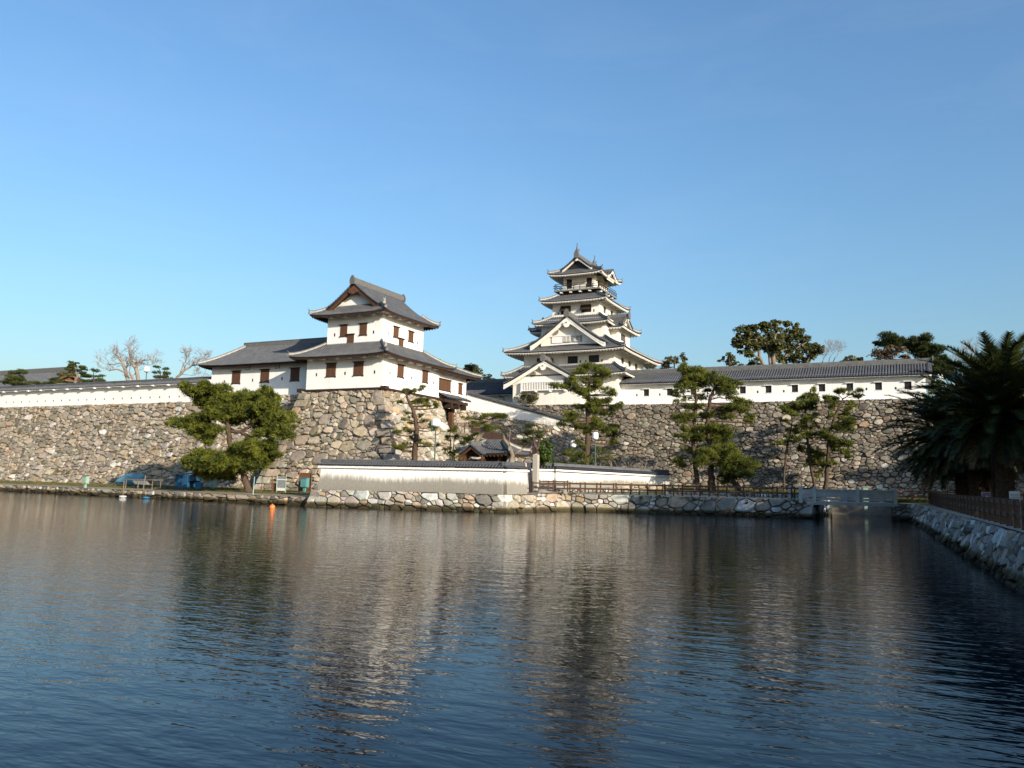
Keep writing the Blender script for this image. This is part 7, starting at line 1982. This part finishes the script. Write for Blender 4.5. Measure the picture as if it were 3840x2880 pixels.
# ------------------------------------------------------------------ lamps, posts, signs and bank clutter
def street_lamp(label, x, y, z, h, pole='metal_green', r=0.42):
    t = thing('street_lamp', label, 'street lamp', (x, y, z), 'park lamps with white globes')
    m_ = MB(); m_.lathe((x, y, z), [(0.16, 0), (0.16, 0.25), (0.085, 0.35), (0.07, h - 0.35), (0.09, h - 0.3)], 8); m_.build('pole', pole, t)
    m_ = MB(); m_.lathe((x, y, z + h - 0.3), [(0.14, 0), (r * 0.62, 0.06), (r * 0.66, 0.1)], 10); m_.build('collar', pole, t)
    m_ = MB(); m_.lathe((x, y, z + h - 0.2), [(r * 0.7, 0), (r, 0.12), (r, 0.62), (r * 0.72, 0.78), (r * 0.2, 0.82)], 12); m_.build('globe', 'lamp_glass', t, smooth=False)
    return t
street_lamp('white globe lamp on a teal pole before the turret base', -44.9, 73.8, 1.65, 6.8, r=0.5)
street_lamp('white globe lamp on a tall pole below the keep pine', -32.1, 86.8, 1.9, 5.9, r=0.34)
street_lamp('small white globe lamp low among the garden pines', -36.2, 90.5, 2.0, 5.1, r=0.34)
street_lamp('white globe lamp showing over the left boundary wall', -105.2, 88.0, 12.6, 5.7, r=0.42)
street_lamp('white globe lamp beyond the end of the storehouse', 3.0, 125.0, 12.6, 5.2, r=0.42)

t = thing('granite_post', 'tall square granite post beside the promenade fence', 'stone post', (-35.7, 78.9, 1.65))
m = MB(); m.prism([(-35.96, 78.64, 1.65), (-35.44, 78.64, 1.65), (-35.44, 79.16, 1.65), (-35.96, 79.16, 1.65)], (0, 0, 3.9)); m.build('shaft', 'granite', t)
m = MB(); m.add([(-35.96, 78.64, 5.55), (-35.44, 78.64, 5.55), (-35.44, 79.16, 5.55), (-35.96, 79.16, 5.55), (-35.7, 78.9, 5.72)], [(0, 1, 4), (1, 2, 4), (2, 3, 4), (3, 0, 4)]); m.build('tip', 'granite', t)
t = thing('granite_post', 'second granite post standing behind the quay wall by the shrine gate', 'stone post', (-36.9, 76.3, 1.65))
m = MB(); m.prism([(-36.95, 74.55, 1.65), (-36.4, 74.55, 1.65), (-36.4, 75.1, 1.65), (-36.95, 75.1, 1.65)], (0, 0, 3.95)); m.build('shaft', 'granite', t)
m = MB(); m.add([(-36.95, 74.55, 5.6), (-36.4, 74.55, 5.6), (-36.4, 75.1, 5.6), (-36.95, 75.1, 5.6), (-36.67, 74.82, 5.75)], [(0, 1, 4), (1, 2, 4), (2, 3, 4), (3, 0, 4)]); m.build('tip', 'granite', t)

def boulder(label, c_, s, seed, mat='stone'):
    rnd = random.Random(seed)
    import bmesh
    bm = bmesh.new(); bmesh.ops.create_icosphere(bm, subdivisions=2, radius=1)
    for v in bm.verts:
        k = rnd.uniform(0.84, 1.1)
        v.co = Vector((v.co.x * s[0] * k, v.co.y * s[1] * k, max(-0.3, v.co.z) * s[2] * k))
    me = bpy.data.meshes.new('boulder'); bm.to_mesh(me); bm.free()
    me.materials.append(MATS[mat])
    c0 = pick(LIGHT, rnd)
    a = me.color_attributes.new('stone_colour', 'FLOAT_COLOR', 'POINT'); a.data.foreach_set('color', list((c0[0], c0[1], c0[2], 1.0) * len(me.vertices)))
    o = link(bpy.data.objects.new('boulder', me), None, c_)
    tag(o, label, 'boulder')
boulder('big pale garden boulder topping the quay wall below the ramp', (-43.1, 74.0, 2.0), (1.7, 1.2, 3.1), 1)
boulder('flat boulder beside the shrine gate eave', (-37.2, 79.4, 1.7), (1.0, 0.7, 3.4), 2)
boulder('low boulder at the start of the promenade fence', (-34.0, 76.8, 1.6), (0.8, 0.5, 0.5), 3)
boulder('small white rock on the promenade edge', (-31.0, 75.3, 1.75), (0.3, 0.25, 0.4), 4)

# red props under the leaning pine
t = thing('tree_props', 'red-brown props supporting the leaning pine', 'prop', (-41.0, 73.0, 1.65))
m = MB(); m.tube([(-41.2, 73.0, 1.65), (-41.2, 73.0, 5.7)], 0.07, 6); m.build('prop', 'wood_red', t)
m = MB(); m.tube([(-40.5, 73.0, 1.65), (-41.1, 73.0, 5.6)], 0.07, 6); m.build('prop', 'wood_red', t)

# overturned boat
t = thing('rowing_boat', 'pale blue rowing boat lying on its side against the rampart foot', 'boat', (-90.5, 74.5, 1.0))
m = MB(); rows = []
sect = [(-2.55, 0.12, 0.95), (-1.9, 0.5, 0.98), (-0.6, 0.72, 1.0), (0.8, 0.74, 1.0), (2.1, 0.66, 1.0)]
for xx, hw, k in sect:                     # hull lying on one side, keel towards the water
    row = []
    for a, b_ in ((-1.0, 0.55), (-0.98, 0.1), (-0.6, -0.32), (0, -0.42), (0.6, -0.32), (0.98, 0.1), (1.0, 0.55)):
        yy, zz = a * hw, b_ * k
        ang = math.radians(68)
        row.append((-90.5 + xx, 74.6 - (-zz * math.sin(ang) + yy * math.cos(ang)) * 1.0 , 1.75 + (yy * math.sin(ang) + zz * math.cos(ang)) * 1.0))
    rows.append(row)
m.grid(rows); n = len(rows[0])
m.f.append(tuple((len(rows) - 1) * n + i for i in range(n))); m.f.append(tuple(reversed(range(n))))
hull = m.build('hull', 'paint_blue_boat', t)
m = MB()
for j in (0, 6):
    m.tube([r_[j] for r_ in rows], 0.055, 6)
m.build('gunwale', 'paint_blue_boat', t)
m = MB(); m.tube([Vector(r_[2]) + Vector((0, -0.03, 0.0)) for r_ in rows], 0.03, 5); m.build('rubbing_strake', 'paint_blue', t)

t = thing('work_table', 'weathered trestle table with a grey cover beside the blue boat', 'table', (-84.2, 70.8, 0.95))
m = MB(); m.box(-86.6, -81.4, 70.2, 71.6, 1.95, 2.03); m.build('top', 'bark_pale', t)
m = MB(); m.prism([(-85.2, 70.3, 1.94), (-82.6, 70.3, 1.94), (-82.8, 70.4, 1.4), (-84.8, 70.4, 1.45)], (0, 1.0, 0)); m.build('cover', 'cloth_grey', t)
for x in (-86.2, -84.1, -81.7):
    for y in (70.3, 71.5):
        m = MB(); m.tube([(x, y, 0.9), (x + 0.05, y, 1.95)], 0.045, 6); m.build('leg', 'bark_pale', t)
def stake(label, x, y, z, h, mat, lean=0.0):
    t = thing('stake', label, 'stake', (x, y, z))
    m_ = MB(); m_.tube([(x, y, z), (x + lean, y, z + h)], [0.06, 0.05], 6); m_.build('shaft', mat, t)
    m_ = MB(); m_.lathe((x + lean, y, z + h), [(0.065, 0), (0.05, 0.04), (0.01, 0.06)], 6); m_.build('cap', mat, t)
stake('pale stake standing at the water edge before the trestle table', -82.6, 67.1, -0.2, 2.0, 'bark_pale')
stake('leaning pale stake against the trestle table', -80.7, 68.2, 0.7, 1.8, 'bark_pale', 0.25)
stake('pale pole at the bank edge beside the rusty frame', -61.2, 65.2, -0.1, 2.7, 'paint_mint', 0.1)

t = thing('storage_shed', 'small dark blue plywood shed under the big pine', 'shed', (-80.0, 74.6, 1.0))
m = MB(); m.box(-81.6, -79.6, 73.6, 75.6, 0.95, 2.65); m.build('box', 'paint_blue', t)
m = MB(); m.prism([(-82.0, 73.3, 2.68), (-78.2, 73.3, 2.95), (-78.2, 76.0, 3.05), (-82.0, 76.0, 2.78)], (0, 0, 0.08)); m.build('lid', 'paint_blue_boat', t)
m = MB(); m.prism([(-79.58, 73.7, 2.6), (-78.3, 73.5, 2.85), (-78.5, 73.6, 2.0), (-79.58, 73.7, 1.9)], (0, 1.4, 0)); m.build('tarp', 'paint_blue', t)
m = MB(); m.box(-80.62, -80.58, 73.57, 73.6, 0.97, 2.6); m.build('seam', 'wood_dark', t)
t = thing('bucket', 'bright blue plastic tub beside the blue shed', 'tub', (-77.3, 73.3, 0.98))
m = MB(); m.lathe((-77.3, 73.3, 0.96), [(0.36, 0), (0.48, 0.75), (0.5, 0.78)], 14); m.build('body', 'plastic_blue', t)
m = MB(); m.lathe((-77.3, 73.3, 1.72), [(0.5, 0), (0.55, 0.02), (0.55, 0.07), (0.47, 0.08)], 14); m.build('rim', 'plastic_blue', t)
def pedestal_box(label, x, y, z, w, h, d, leg, mat):
    t = thing('control_box', label, 'utility box', (x, y, z))
    m_ = MB(); m_.box(x - 0.14, x + 0.14, y - 0.1, y + 0.1, z, z + leg); m_.build('pedestal', mat, t)
    m_ = MB(); m_.box(x - w / 2, x + w / 2, y - d / 2, y + d / 2, z + leg, z + leg + h); b_ = m_.build('cabinet', mat, t)
    m_ = MB(); m_.box(x - w / 2 - 0.05, x + w / 2 + 0.05, y - d / 2 - 0.08, y + d / 2 + 0.05, z + leg + h, z + leg + h + 0.05); m_.build('cap', mat, t)
    m_ = MB(); m_.box(x - w / 2 + 0.06, x + w / 2 - 0.06, y - d / 2 - 0.02, y - d / 2, z + leg + 0.06, z + leg + h - 0.06); m_.build('door', mat, b_)
pedestal_box('pale mint cabinet on a pedestal at the left bank edge', -91.6, 68.9, 0.8, 0.75, 0.85, 0.45, 0.55, 'paint_mint')
pedestal_box('mint cabinet in the shade next to the blue tub', -75.9, 74.2, 1.0, 0.8, 1.3, 0.5, 0.25, 'paint_mint')
pedestal_box('teal cabinet in front of the rusty screen beside the quay wall', -59.9, 71.6, 1.15, 0.8, 0.95, 0.5, 0.5, 'paint_teal')
pedestal_box('pale green cabinet across the channel behind the bridge', -4.9, 93.0, 0.6, 0.5, 1.5, 0.4, 0.9, 'paint_mint')
t = thing('rusty_screen', 'rusty metal screen behind the teal cabinet', 'screen', (-60.6, 72.5, 1.1))
m = MB(); m.box(-61.4, -59.8, 72.45, 72.55, 1.2, 3.2); m.build('sheet', 'rust', t)
for x in (-61.4, -59.7):
    m = MB(); m.tube([(x, 72.4, 1.0), (x, 72.4, 3.5)], 0.05, 6); m.build('post', 'rust', t)
t = thing('pipe_rack', 'rusty open pipe frame near the big pine trunk', 'frame', (-64.8, 71.2, 1.05))
for x in (-65.6, -64.1):
    m = MB(); m.tube([(x, 71.2, 1.0), (x, 71.2, 2.7)], 0.05, 6); m.build('post', 'rust', t)
m = MB(); m.tube([(-65.6, 71.2, 2.68), (-64.1, 71.2, 2.68)], 0.05, 6); m.build('crossbar', 'rust', t)
m = MB(); m.tube([(-65.6, 71.2, 1.9), (-64.1, 71.2, 1.9)], 0.04, 6); m.build('crossbar', 'rust', t)
m = MB(); m.box(-64.2, -63.6, 71.2, 71.35, 1.05, 2.0); m.build('plate', 'rust', t)
t = thing('notice_board', 'pale framed notice board beside the rusty frame', 'notice board', (-62.6, 71.0, 1.05))
m = MB(); m.box(-63.2, -62.05, 70.98, 71.04, 1.35, 2.75); m.build('panel', 'cloth_grey', t)
for x in (-63.25, -62.0):
    m = MB(); m.tube([(x, 70.97, 1.0), (x, 70.97, 2.95)], 0.05, 6); m.build('post', 'paint_mint', t)
m = MB(); m.box(-63.3, -61.95, 70.93, 70.98, 2.35, 2.45); m.build('bar', 'paint_white', t)
m = MB(); m.box(-63.2, -62.05, 70.92, 70.97, 1.2, 1.5); m.build('board', 'paint_white', t)
# buoy
t = thing('buoy', 'round orange buoy floating on the moat', 'buoy', (-50.0, 55.7, 0.0))
m = MB(); m.lathe((-50.0, 55.7, 0.1), [(0.05, -0.24), (0.2, -0.17), (0.255, 0.0), (0.2, 0.17), (0.05, 0.25)], 14); m.build('float', 'buoy_orange', t, smooth=True)
m = MB(); m.tube([(-50.0, 55.7, 0.33), (-50.0, 55.7, 0.4)], 0.05, 8); m.build('eye', 'buoy_orange', t)
for nm, lb, x, y, mt in (('float', 'white foam float at the bank edge', -82.0, 66.6, 'paint_white'), ('float', 'blue foam float at the bank edge', -77.5, 66.0, 'plastic_blue')):
    m = MB(); m.lathe((x, y, 0.0), [(0.3, -0.02), (0.42, 0.06), (0.36, 0.14), (0.1, 0.16)], 10); o = m.build(nm, mt, None, (x, y, 0)); tag(o, lb, 'float')

# signs on the palm side
def sign(label, x, y, z, w, h, legs, parts, back='paint_white'):
    t = thing('sign', label, 'sign', (x, y, 1.62))
    R = Vector((0.898, 0.438, 0)); N = Vector((0.438, -0.898, 0))
    def plate(u0, u1, z0, z1, d, nm, mt, par):
        m_ = MB(); o_ = Vector((x, y, 0))
        P = [o_ + R * u0 + N * d + Vector((0, 0, z0)), o_ + R * u1 + N * d + Vector((0, 0, z0)), o_ + R * u1 + N * d + Vector((0, 0, z1)), o_ + R * u0 + N * d + Vector((0, 0, z1))]
        m_.prism(P, N * 0.015); return m_.build(nm, mt, par)
    b_ = plate(-w / 2, w / 2, z, z + h, 0.0, 'board', back, t)
    for k in legs:
        m_ = MB(); q = Vector((x, y, 1.6)) + R * k - N * 0.05; m_.tube([q, q + Vector((0, 0, z + h - 1.62))], 0.03, 6); m_.build('leg', 'metal_grey', t)
    for p in parts:
        plate(*p, b_)
    return t, b_, R, N
t, b_, R_, N_ = sign('blue warning sign with a red crossed circle among the palm trunks', 4.15, 66.0, 2.1, 0.62, 0.66, (0.0,), [(-0.31, 0.31, 2.1, 2.62, 0.016, 'field', 'paint_sky'), (-0.26, 0.26, 2.64, 2.72, 0.016, 'headline', 'paint_red')])
m = MB(); m2 = MB()
cc = Vector((4.15, 66.0, 2.36)) + N_ * 0.05
ring = [cc + R_ * (0.2 * math.cos(a * 6.283 / 20)) + Vector((0, 0, 0.2 * math.sin(a * 6.283 / 20))) for a in range(21)]
m.prism([cc - N_ * 0.014 + R_ * (0.2 * math.cos(a * 6.283 / 20)) + Vector((0, 0, 0.2 * math.sin(a * 6.283 / 20))) for a in range(20)], N_ * 0.005); m.build('disc', 'paint_white', b_)
m2.tube(ring, 0.025, 5, False); m2.beam(cc - R_ * 0.14 + Vector((0, 0, 0.14)), cc + R_ * 0.14 - Vector((0, 0, 0.14)), 0.02, 0.045); m2.build('red_ring', 'paint_red', b_)
lines = [(-0.24, 0.24, 2.66 - 0.09 * i, 2.69 - 0.09 * i, 0.016, 'text_line', 'cloth_grey') for i in range(6)]
sign('white notice on two legs past the thickest palm', 5.0, 56.5, 2.05, 0.62, 0.8, (-0.25, 0.25), lines)
t = thing('utility_pole', 'thin dark pole between the palm trunks', 'pole', (5.0, 71.0, 1.66))
m = MB(); m.tube([(5.0, 71.0, 1.6), (5.0, 71.0, 7.0)], [0.11, 0.1], 8); m.build('shaft', 'wood_dark', t)
m = MB(); m.lathe((5.0, 71.0, 7.0), [(0.12, 0), (0.1, 0.06), (0.01, 0.08)], 8); m.build('cap', 'wood_dark', t)
t = thing('green_post', 'slim green post by the red-brown fence', 'post', (2.4, 86.0, 1.68))
m = MB(); m.tube([(2.4, 86.0, 1.65), (2.4, 86.0, 3.3)], 0.05, 6); m.build('shaft', 'metal_green', t)
m = MB(); m.lathe((2.4, 86.0, 3.3), [(0.06, 0), (0.05, 0.04), (0.01, 0.05)], 6); m.build('cap', 'metal_green', t)
t = thing('stone_monument', 'tapered stone monument showing between palm fronds', 'monument', (6.2, 146.5, 12.6))
m = MB(); m.add([(5.2, 145.5, 12.6), (7.2, 145.5, 12.6), (7.2, 147.5, 12.6), (5.2, 147.5, 12.6), (5.8, 146.1, 20.9), (6.6, 146.1, 20.9), (6.6, 146.9, 20.9), (5.8, 146.9, 20.9)],
             [(0, 1, 5, 4), (1, 2, 6, 5), (2, 3, 7, 6), (3, 0, 4, 7), (4, 5, 6, 7)]); m.build('shaft', 'granite', t)
m = MB(); m.box(4.6, 7.8, 144.9, 148.1, 12.6, 13.6); m.build('plinth', 'granite', t)
